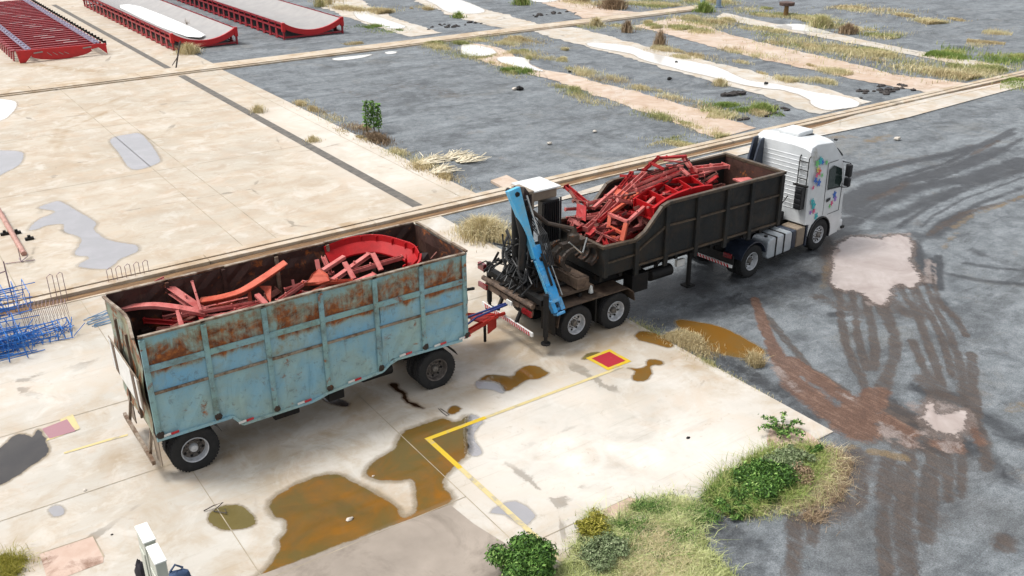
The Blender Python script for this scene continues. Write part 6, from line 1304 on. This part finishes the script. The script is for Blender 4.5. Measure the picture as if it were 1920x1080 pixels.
def put(me, name, label, cat, kind=None, group=None):
    o = bpy.data.objects.new(name, me); COL.objects.link(o); tag(o, label, cat, group, kind); return rehome(o)
def along(pts, w, n, clump=.9):
    """clumpy scatter in a band of half width w along ground polyline"""
    g = np.array(ground_pts(pts)); d = np.r_[0, np.cumsum(np.hypot(*np.diff(g, axis=0).T))]; nc = max(3, int(d[-1] / clump)); cs = rng.uniform(0, d[-1], nc); cw = rng.normal(0, w * .6, nc); cr = rng.uniform(.12, .6, nc) * clump; wt = rng.uniform(.2, 1, nc) ** 2
    i = rng.choice(nc, n, p=wt / wt.sum()); t = np.clip(cs[i] + rng.normal(0, 1, n) * cr[i], 0, d[-1]); x = np.interp(t, d, g[:, 0]); y = np.interp(t, d, g[:, 1]); k = np.clip(np.searchsorted(d, t) - 1, 0, len(g) - 2); dr = g[k + 1] - g[k]; dr /= np.hypot(*dr.T)[:, None] + 1e-9
    o = cw[i] + rng.normal(0, 1, n) * cr[i] * .5; fr = rng.random(n) < .4; t2 = rng.uniform(0, d[-1], n); wav = .5 + .5 * np.sin(t2 * 1.3 + np.sin(t2 * .37) * 3); fr &= rng.random(n) < wav; x = np.where(fr, np.interp(t2, d, g[:, 0]), x); y = np.where(fr, np.interp(t2, d, g[:, 1]), y); o = np.where(fr, rng.normal(0, w * .7, n), o); return np.column_stack([x - dr[:, 1] * o, y + dr[:, 0] * o]), wt[i]
def band(pts, w, n, h, mat, label, clump=.9, bw=.03):
    far = bw >= .03; h = h * (.52 if far else 1); w = w * (1.35 if far else 1); bw = bw * (.8 if far else 1)
    P, q = along(pts, w, n, clump); H = h * (.35 + .8 * q) * rng.uniform(.5, 1.15, n); c = np.clip(.5 + .35 * np.sin(P[:, 0] * 1.7 + P[:, 1] * .9) + rng.normal(0, .18, n), 0, 1)
    return put(blade_mesh('grass', P, H, rng.uniform(.5, 1.2, n) * bw, mat, .45, c), 'grass', label, 'grass', 'stuff')
band(C6([(-40, 195), (60, 212), (180, 262), (290, 292), (400, 332), (560, 378), (740, 425), (880, 478)]), .45, 5200, .45, g_mix, 'thin broken line of grass along the first gravel bed', 1.2)
band(C6([(150, 150), (260, 215), (370, 245), (500, 292), (650, 325), (800, 375), (960, 418)]), .5, 5200, .5, g_straw, 'dry grass tufts between the reddish strip and the second gravel bed', 1.3)
band(C6([(60, 120), (140, 125), (240, 155), (340, 175)]), .9, 4200, .55, g_straw, 'dry grass clump line at the head of the second gravel bed')
band(C6([(10, 205), (60, 200), (170, 180), (260, 210), (360, 245)]), .7, 3500, .5, g_mix, 'green and dry grass around the small white puddle')
band(C6([(390, 98), (480, 92), (560, 100), (660, 85)]), .9, 3600, .55, g_mix, 'grass patch in front of the far kerb at the third bed')
band(C6([(640, 168), (720, 188), (860, 210), (960, 235), (1060, 268), (1130, 285)]), .55, 5200, .55, g_straw, 'dry grass along the far shore of the long white puddle', 1.2)
band(C6([(1130, 275), (1200, 285), (1260, 300)]), .6, 1600, .5, g_straw, 'dry grass tufts near the right end of the long puddle')
band(C6([(880, 165), (960, 182), (1050, 205), (1110, 215), (1200, 242), (1290, 265)]), .45, 3800, .6, g_straw, 'golden grass line along the wide pale dirt strip', 1.2)
band(C6([(700, 60), (860, 92), (1000, 112), (1150, 152), (1300, 182), (1450, 212), (1600, 238), (1750, 262), (1880, 255)]), 2.0, 21000, .65, g_mix, 'wide band of dry and green grass between the two pale strips', 2.2, .045)
band(C6([(740, 62), (860, 85), (1000, 120), (1200, 165), (1400, 210), (1600, 250), (1740, 275)]), 1.0, 9000, .75, g_straw, 'tall straw coloured tufts in the wide grass band', 2.0, .04)
band(C6([(870, 15), (960, 38), (1100, 55), (1200, 72), (1300, 100), (1400, 115), (1490, 132)]), 1.2, 8000, .7, g_mix, 'scrubby grass line beyond the pale far strip', 1.8, .05)
band(C6([(1285, 22), (1400, 36), (1500, 52), (1640, 82)]), 1.3, 6500, .7, g_straw, 'pale dry grass on the upper right gravel', 1.8, .05)
band(C6([(1640, 178), (1760, 195), (1850, 212), (1960, 215)]), 1.2, 7000, .8, g_green, 'dense green grass at the right edge above the kerb', 1.5, .045)
band(C6([(1720, 150), (1850, 160)]), .8, 2500, .6, g_straw, 'dry grass island near the right edge'); band(C6([(1780, 110), (1880, 118)]), .8, 1500, .5, g_straw, 'small faint dry patch at the upper right edge')
band(C6([(1840, 290), (1960, 300)]), .7, 3500, .45, g_green, 'green grass patch on the gravel at the right edge below the kerb')
band(C6([(800, 375), (900, 378), (1040, 372)]), .9, 4200, .38, g_green, 'yellow green grass patch at the end of the second gravel bed'); band(C6([(830, 395), (920, 402)]), .4, 1600, .5, g_straw, 'dry tuft row near the first kerb')
band(C6([(640, 495), (700, 485), (790, 505), (770, 515)]), .7, 3600, .3, g_mix, 'low yellow green grass on the first bed against the kerb'); band(C6([(130, 250), (180, 240), (215, 262)]), .5, 1500, .5, g_green, 'small bright green clump by the small white puddle')
band(CA([(-60, -40), (100, 10), (280, 60), (400, 90), (540, 110), (680, 135)]), 1.0, 6500, .7, g_straw, 'dry grass beyond the far kerb beside the third mould', 1.6, .05)
band(CA([(380, 250), (500, 285), (620, 305), (770, 330)]), .8, 3000, .3, g_green, 'low green grass by the right mould end'); band(CA([(260, 450), (420, 430)]), .35, 900, .3, g_straw, 'short dry grass on the far kerb side')
band(CA([(1100, 440), (1200, 480), (1400, 560), (1600, 580), (1750, 610), (1900, 670)]), .7, 4500, .45, g_mix, 'grass around the white slab at the head of the reddish strip', 1.2)
band(CA([(1480, 390), (1700, 420), (1900, 440)]), 1.0, 4500, .5, g_mix, 'grass behind the far kerb end of the second bed'); band(CA([(1000, 60), (1150, 100)]), .6, 1200, .6, g_straw, 'dry tufts on the strip beyond the far kerb')
band(CB([(640, -10), (900, 30), (1100, 70)]), 1.5, 5000, .8, g_straw, 'brownish tufts beyond the far kerb in the middle', 1.6, .05); band(CB([(1200, 20), (1500, 50), (1600, 70)]), 1.5, 4500, .6, g_mix, 'grass beyond the right end of the far kerb', 1.6, .05)
band(CB([(1580, -30), (1900, 20), (2200, 60)]), 1.6, 5000, .8, g_mix, 'scrub at the top edge right of the posts', 1.6, .05)
band([(560, 190), (640, 235), (700, 270), (770, 300), (850, 340), (890, 360)], .35, 5200, .42, g_straw, 'dry grass fringe between the concrete yard and the first gravel bed', 1.0)
band([(650, 235), (690, 255), (730, 275)], .35, 2500, .5, g_brown, 'brown dry weeds at the foot of the leafy sapling')
band(C7([(680, 130), (740, 165), (800, 200), (850, 215)]), .3, 4200, .38, g_straw, 'pale dry grass between the apron edge and the long amber puddle', .7, .014)
band(C7([(955, 215), (985, 245)]), .16, 900, .35, g_straw, 'straw tuft right of the long amber puddle', .4, .012)
band([(1180, 600), (1270, 648), (1350, 695), (1463, 757)], .06, 1200, .12, g_mix, 'sparse weeds along the apron edge', .8, .012)
def tuft(px, py, r, h, n, mat, label, bw=.02, name='grass_tuft', z=.03, lean=.5, squash=1.0):
    p = W(px, py, z=z); a = rng.uniform(0, 6.28, n); q = np.abs(rng.normal(0, r * .5, n)); P = np.column_stack([p.x + q * np.cos(a), p.y + q * np.sin(a) * squash, np.full(n, z)]); H = h * rng.uniform(.4, 1.1, n) * np.exp(-(q / r) ** 2 * .5)
    return put(blade_mesh(name, P, H, np.full(n, bw), mat, lean), name, label, 'plant' if name != 'grass_tuft' else 'grass tuft')
tuft(905, 440, .95, .7, 3800, g_straw, 'large straw coloured grass tuft behind the crane'); tuft(950, 455, .4, .5, 700, g_straw, 'smaller straw tuft right against the crane side'); tuft(355, 100, .8, .8, 900, g_straw, 'yellow grass tuft at the foot of the middle red mould', .03)
tuft(485, 210, .45, .5, 350, g_straw, 'small dry tuft on the pale strip of the yard', .02); tuft(586, 265, .4, .35, 250, g_straw, 'tiny dry tuft by the drain strip', .02); tuft(1237, 88, .5, 1.3, 250, g_brown, 'slender brown reedy stalk on the third gravel bed', .05, lean=.12)
tuft(1176, 60, .5, 1.0, 300, g_brown, 'brown reedy clump in front of the far kerb', .05, lean=.2); tuft(1117, 48, .5, .8, 400, g_straw, 'rounded golden tuft in front of the far kerb', .04); tuft(600, 12, .6, 1.0, 300, g_mix, 'tuft growing beside the right mould', .04); tuft(860, 33, .6, .6, 400, g_green, 'green tuft on the gravel beyond the far kerb', .04)
tuft(1150, 15, 1.2, 1.2, 1500, g_brown, 'large brownish tuft beyond the far kerb', .05); tuft(978, 8, .9, .9, 700, g_green, 'green bush like tuft at the top edge', .05)
tuft(1430, 208, .8, .5, 900, g_green, 'dark green tuft on rubble near the first kerb', .03); tuft(1350, 160, .5, .5, 350, g_straw, 'small tuft at the corner of the second gravel bed', .03); tuft(615, 8, .5, 1.2, 200, g_straw, 'thin tall stalks inside the right mould', .03, lean=.15); tuft(352, 60, .3, 1.1, 60, g_brown, 'thin twigs standing in the middle mould', .03, lean=.15)
tuft(1320, 22, .8, 1.0, 700, g_green, 'green shrub like tuft beside the posts', .05); tuft(1540, 50, 1.0, 1.0, 900, g_mix, 'rounded green yellow tuft on the upper gravel', .05); tuft(1590, 62, .8, .8, 600, g_brown, 'reddish brown tuft on the upper gravel', .05)

def leaves(mb_pts, name, size, mat, tone, n_per=1):
    """folded diamond leaves at points with outward normals"""
    P, Nn = mb_pts; n = len(P); r1 = rng.normal(0, 1, (n, 3)); Nn = Nn + r1 * .55; Nn /= np.linalg.norm(Nn, axis=1)[:, None]; t = np.cross(Nn, rng.normal(0, 1, (n, 3))); t /= np.linalg.norm(t, axis=1)[:, None]; b = np.cross(Nn, t); s = size * rng.uniform(.6, 1.3, n)[:, None]
    V = np.stack([P - t * s, P + b * s * .45 + Nn * s * .15, P + t * s, P - b * s * .45 + Nn * s * .15], 1).reshape(-1, 3).astype('f'); k = np.arange(n) * 4
    me = bpy.data.meshes.new(name); me.vertices.add(4 * n); me.vertices.foreach_set('co', V.ravel()); lo = np.stack([k, k + 1, k + 2, k, k + 2, k + 3], 1).ravel().astype('i'); me.loops.add(len(lo)); me.loops.foreach_set('vertex_index', lo)
    me.polygons.add(2 * n); me.polygons.foreach_set('loop_start', np.arange(0, 6 * n, 3, dtype='i')); me.polygons.foreach_set('loop_total', np.full(2 * n, 3, 'i')); me.update(calc_edges=True)
    at = me.attributes.new('tone', 'FLOAT', 'POINT'); at.data.foreach_set('value', np.repeat(np.clip(tone, 0, 1), 4).astype('f')); me.materials.append(mat); return me
def bush(px, py, rx, ry, h, n, mat, label, size=.05, lumps=14, seed=1, z=.0):
    n = int(n * 1.7); g = np.random.default_rng(seed); c = W(px, py, z=0); L = np.column_stack([g.uniform(-1, 1, lumps) * rx * .7, g.uniform(-1, 1, lumps) * ry * .7, g.uniform(.2, .75, lumps) * h]); R_ = g.uniform(.16, .5, lumps) * min(rx, ry, h * 1.3); tn = g.uniform(.2, .8, lumps)
    i = g.integers(0, lumps, n); u = g.normal(0, 1, (n, 3)); u /= np.linalg.norm(u, axis=1)[:, None]; u[:, 2] = np.abs(u[:, 2]) * .9 + .05; rr = R_[i] * (g.uniform(.35, 1.12, n) + .25 * (g.random(n) < .06)); P = L[i] + u * rr[:, None]; P[:, 2] = np.maximum(P[:, 2], .02); P += [c.x, c.y, z]
    o = empty('shrub', (c.x, c.y, 0)); tag(o, label, 'shrub')
    me = leaves((P, u), 'foliage', size * rng.uniform(.45, 1.05, (len(P), 1)), mat, tn[i] * .5 + g.normal(.2, .25, n)); f = bpy.data.objects.new('foliage', me); COL.objects.link(f); f.location = (-c.x, -c.y, 0); f.parent = o; ORG[f] = Vector((c.x, c.y, 0))
    s = MB()
    for k in range(lumps): s.tube([(c.x + L[k, 0] * .2, c.y + L[k, 1] * .2, 0), (c.x + L[k, 0] * .7, c.y + L[k, 1] * .7, L[k, 2] * .5), (c.x + L[k, 0], c.y + L[k, 1], L[k, 2])], [.014, .01, .005], 5)
    s.build('stem', g_stem, o); return o
g_stem = simple('plant_stem', '#4d4a2c', '#5f5a38', .8)
bush(1430, 915, .8, .55, .36, 15000, g_leaf, 'dense dark green shrub at the lower edge of the apron', .045, 70, 3)
bush(1405, 940, 1.1, .42, .22, 11000, g_leaf, 'low green creeper spreading below the dense shrub', .04, 70, 5); bush(1475, 880, .65, .5, .3, 6500, g_greyw, 'thin grey green weeds behind the dense shrub', .035, 60, 7)
bush(1522, 855, .2, .2, .3, 2200, g_leaf, 'small bright green clump at the corner of the apron', .04, 8, 8); bush(985, 1085, .55, .55, .75, 13000, g_leaf, 'rounded bright green bush at the bottom edge', .045, 26, 9)
bush(1130, 1050, .55, .42, .3, 7000, g_greyw, 'grey green bushy weed left of the pale weeds', .035, 55, 10); bush(1112, 1000, .32, .32, .3, 2600, g_olive, 'olive yellow upright weed beside the broken concrete', .035, 36, 12)
bush(1495, 905, .35, .35, .28, 2600, g_brown, 'brownish withered shrub beside the green one', .035, 36, 13)
def poly_scatter(pts, n):
    g = np.array(ground_pts(pts)); lo, hi = g.min(0), g.max(0); out = []
    while sum(len(a) for a in out) < n:
        P = rng.uniform(lo, hi, (n * 2, 2)); ins = np.zeros(len(P), bool); j = len(g) - 1
        for i in range(len(g)):
            c = ((g[i, 1] > P[:, 1]) != (g[j, 1] > P[:, 1])) & (P[:, 0] < (g[j, 0] - g[i, 0]) * (P[:, 1] - g[i, 1]) / (g[j, 1] - g[i, 1] + 1e-12) + g[i, 0]); ins ^= c; j = i
        out.append(P[ins])
    P = np.concatenate(out)[:n]; k = rng.random(n) < .3; P[k] += rng.normal(0, .16, (int(k.sum()), 2)); b = np.sin(P[:, 0] * 5.3 + np.sin(P[:, 1] * 4.1) * 2) * np.cos(P[:, 1] * 6.7 + P[:, 0]); keep = rng.random(n) < np.clip(.75 + .6 * b, .08, 1); return P[keep]
WEED = [(1030, 1100), (1085, 1010), (1105, 960), (1150, 985), (1190, 950), (1240, 930), (1310, 940), (1330, 960), (1300, 975), (1312, 1000), (1340, 1040), (1370, 1075), (1390, 1110), (1200, 1200), (1000, 1200)]
P = poly_scatter(WEED, 46000); nz = np.sin(P[:, 0] * 3.1 + 1) * np.cos(P[:, 1] * 2.7) * .5 + np.sin(P[:, 0] * 7.3 + P[:, 1] * 5.1) * .3
put(blade_mesh('weeds', P, .16 * (1 + .5 * nz) * rng.uniform(.5, 1.3, len(P)), np.full(len(P), .011), g_weed, .9, np.clip(.5 + .3 * nz + rng.normal(0, .18, len(P)), 0, 1)), 'weeds', 'mat of pale green and straw weeds in the bottom middle', 'weeds', 'stuff')
P = poly_scatter([(1200, 1000), (1230, 985), (1250, 1010), (1300, 1060), (1260, 1100), (1180, 1100), (1150, 1070)], 6500); put(blade_mesh('weeds', P, .2 * rng.uniform(.5, 1.3, len(P)), np.full(len(P), .009), g_straw, .8), 'weeds', 'straw coloured dead grass in the middle of the weed mat', 'weeds', 'stuff')
P = poly_scatter([(1320, 935), (1345, 900), (1400, 865), (1450, 845), (1500, 840), (1545, 850), (1550, 880), (1500, 940), (1400, 970), (1340, 965)], 9000)
put(blade_mesh('weeds', P, .26 * rng.uniform(.4, 1.4, len(P)), np.full(len(P), .012), g_green, .8), 'weeds', 'taller green blades mixed into the dense shrub strip', 'weeds', 'stuff')
P = poly_scatter([(1085, 1010), (1150, 985), (1190, 950), (1310, 938), (1360, 905), (1400, 880), (1400, 950), (1320, 985), (1250, 1060), (1120, 1080)], 12000); nz = np.sin(P[:, 0] * 4.7) * np.cos(P[:, 1] * 5.9 + P[:, 0] * 2); P = P[nz > .05]
put(blade_mesh('weeds', P, .2 * rng.uniform(.4, 1.3, len(P)), np.full(len(P), .016), g_leaf, 1.0), 'weeds', 'darker green leafy clumps scattered through the pale weed mat', 'weeds', 'stuff')
P = poly_scatter([(1480, 850), (1540, 835), (1575, 850), (1585, 890), (1550, 930), (1500, 930)], 2400)
put(blade_mesh('weeds', P, .16 * rng.uniform(.3, 1.5, len(P)), np.full(len(P), .009), g_straw, 1.2), 'weeds', 'pale dead grass spilling onto the gravel right of the shrub strip', 'weeds', 'stuff')
P = poly_scatter([(1320, 935), (1345, 900), (1400, 865), (1450, 845), (1500, 840), (1545, 850), (1560, 900), (1540, 950), (1480, 965), (1400, 970), (1340, 965)], 16000)
put(blade_mesh('weeds', P, .14 * rng.uniform(.4, 1.4, len(P)), np.full(len(P), .010), g_mix, .8), 'weeds', 'grass and weeds around the dense dark green shrub', 'weeds', 'stuff')
P = poly_scatter([(1500, 850), (1560, 840), (1600, 870), (1580, 930), (1540, 985), (1500, 975), (1530, 920)], 6500); put(blade_mesh('weeds', P, .13 * rng.uniform(.3, 1.4, len(P)), np.full(len(P), .008), g_brown, 1.1), 'weeds', 'brown trampled grass right of the dense shrub', 'weeds', 'stuff')
P = poly_scatter([(-40, 1050), (20, 1045), (55, 1052), (40, 1075), (15, 1100), (-40, 1100)], 3800); put(blade_mesh('weeds', P, .2 * rng.uniform(.5, 1.2, len(P)), np.full(len(P), .01), g_olive, .7), 'weeds', 'olive weeds in the bottom left corner', 'weeds', 'stuff')
def fern(px, py, n, L, label, mat, up_=.5, leaf=.05):
    c = W(px, py, z=.03); PP, NN = [], []; s = MB(); g = random.Random(int(px))
    for k in range(n):
        a = 2 * math.pi * k / n + g.uniform(-.3, .3); l = L * g.uniform(.6, 1.1); pts = [c + Vector((math.cos(a) * l * t, math.sin(a) * l * t, up_ * l * math.sin(t * 2.2))) for t in np.linspace(0, 1, 6)]; s.tube(pts, [.01, .008, .007, .006, .005, .003], 4)
        for t in np.linspace(.12, 1, 12):
            for _ in range(5): q = c + Vector((math.cos(a) * l * t + g.gauss(0, .03), math.sin(a) * l * t + g.gauss(0, .03), up_ * l * math.sin(t * 2.2) + g.gauss(0, .02))); PP.append(q); NN.append((0, 0, 1))
    o = empty('leafy_plant', c); tag(o, label, 'plant'); s.build('stem', g_stem, o)
    me = leaves((np.array(PP), np.array(NN, float)), 'leaves', leaf, mat, rng.uniform(0, 1, len(PP))); f = bpy.data.objects.new('leaves', me); COL.objects.link(f); f.parent = o; f.location = -c; return o
fern(1465, 812, 11, .55, 'small fern like green plant on the far corner of the apron', g_leaf, .45, .045)
def sapling(px, py, h, label, n=3, spread=.35):
    c = W(px, py, z=0); PP, NN = [], []; s = MB(); g = random.Random(int(px))
    for k in range(n):
        b = Vector((c.x + g.uniform(-spread, spread), c.y + g.uniform(-spread, spread), 0)); t_ = b + Vector((g.uniform(-.1, .1), g.uniform(-.1, .1), h * g.uniform(.8, 1.05))); s.tube([b, t_], [.03, .008], 6)
        for z in np.linspace(.2, 1, 34):
            for _ in range(5): a = g.uniform(0, 6.28); r = .26 * (1.1 - .6 * z) * g.uniform(.3, 1); q = b.lerp(t_, z) + Vector((math.cos(a) * r, math.sin(a) * r, g.uniform(-.04, .04))); PP.append(q); NN.append((math.cos(a) * .3, math.sin(a) * .3, 1))
    o = empty('sapling', c); tag(o, label, 'sapling'); s.build('stem', g_stem, o); me = leaves((np.array(PP), np.array(NN, float)), 'leaves', .1, g_leaf, rng.uniform(.3, 1, len(PP))); f = bpy.data.objects.new('leaves', me); COL.objects.link(f); f.parent = o; f.location = -c; return o
sapling(695, 250, 1.7, 'leafy green sapling with upright stems at the edge of the first gravel bed')
for px, py, dx, lb in ((790, 308, 1.6, 'bleached fallen branch at the corner by the sapling edge'), (835, 300, 1.5, 'second bleached dead branch on the gravel'), (865, 305, 1.3, 'thin bleached twig lying farthest onto the gravel'), (815, 325, 1.2, 'bleached brush lying against the concrete yard edge')):
    c = W(px, py, z=.02); g = random.Random(px); s = MB()
    for k in range(46):
        b = c + Vector((g.uniform(-.2, .2), g.uniform(-.2, .2), .05)); a = g.gauss(-.1, .35); l = dx * g.uniform(.3, 1.0); s.tube([b, b + Vector((math.cos(a) * l * .6, math.sin(a) * l * .6, g.uniform(0, .2))), b + Vector((math.cos(a + .2) * l, math.sin(a + .2) * l, g.uniform(0, .12)))], [.03, .022, .01], 4)
    o = s.build('dead_branch', simple('bleached_wood', '#dcd3bd', '#c9bea4', .8)); tag(rehome(o), lb, 'dead branch', 'bleached branches')
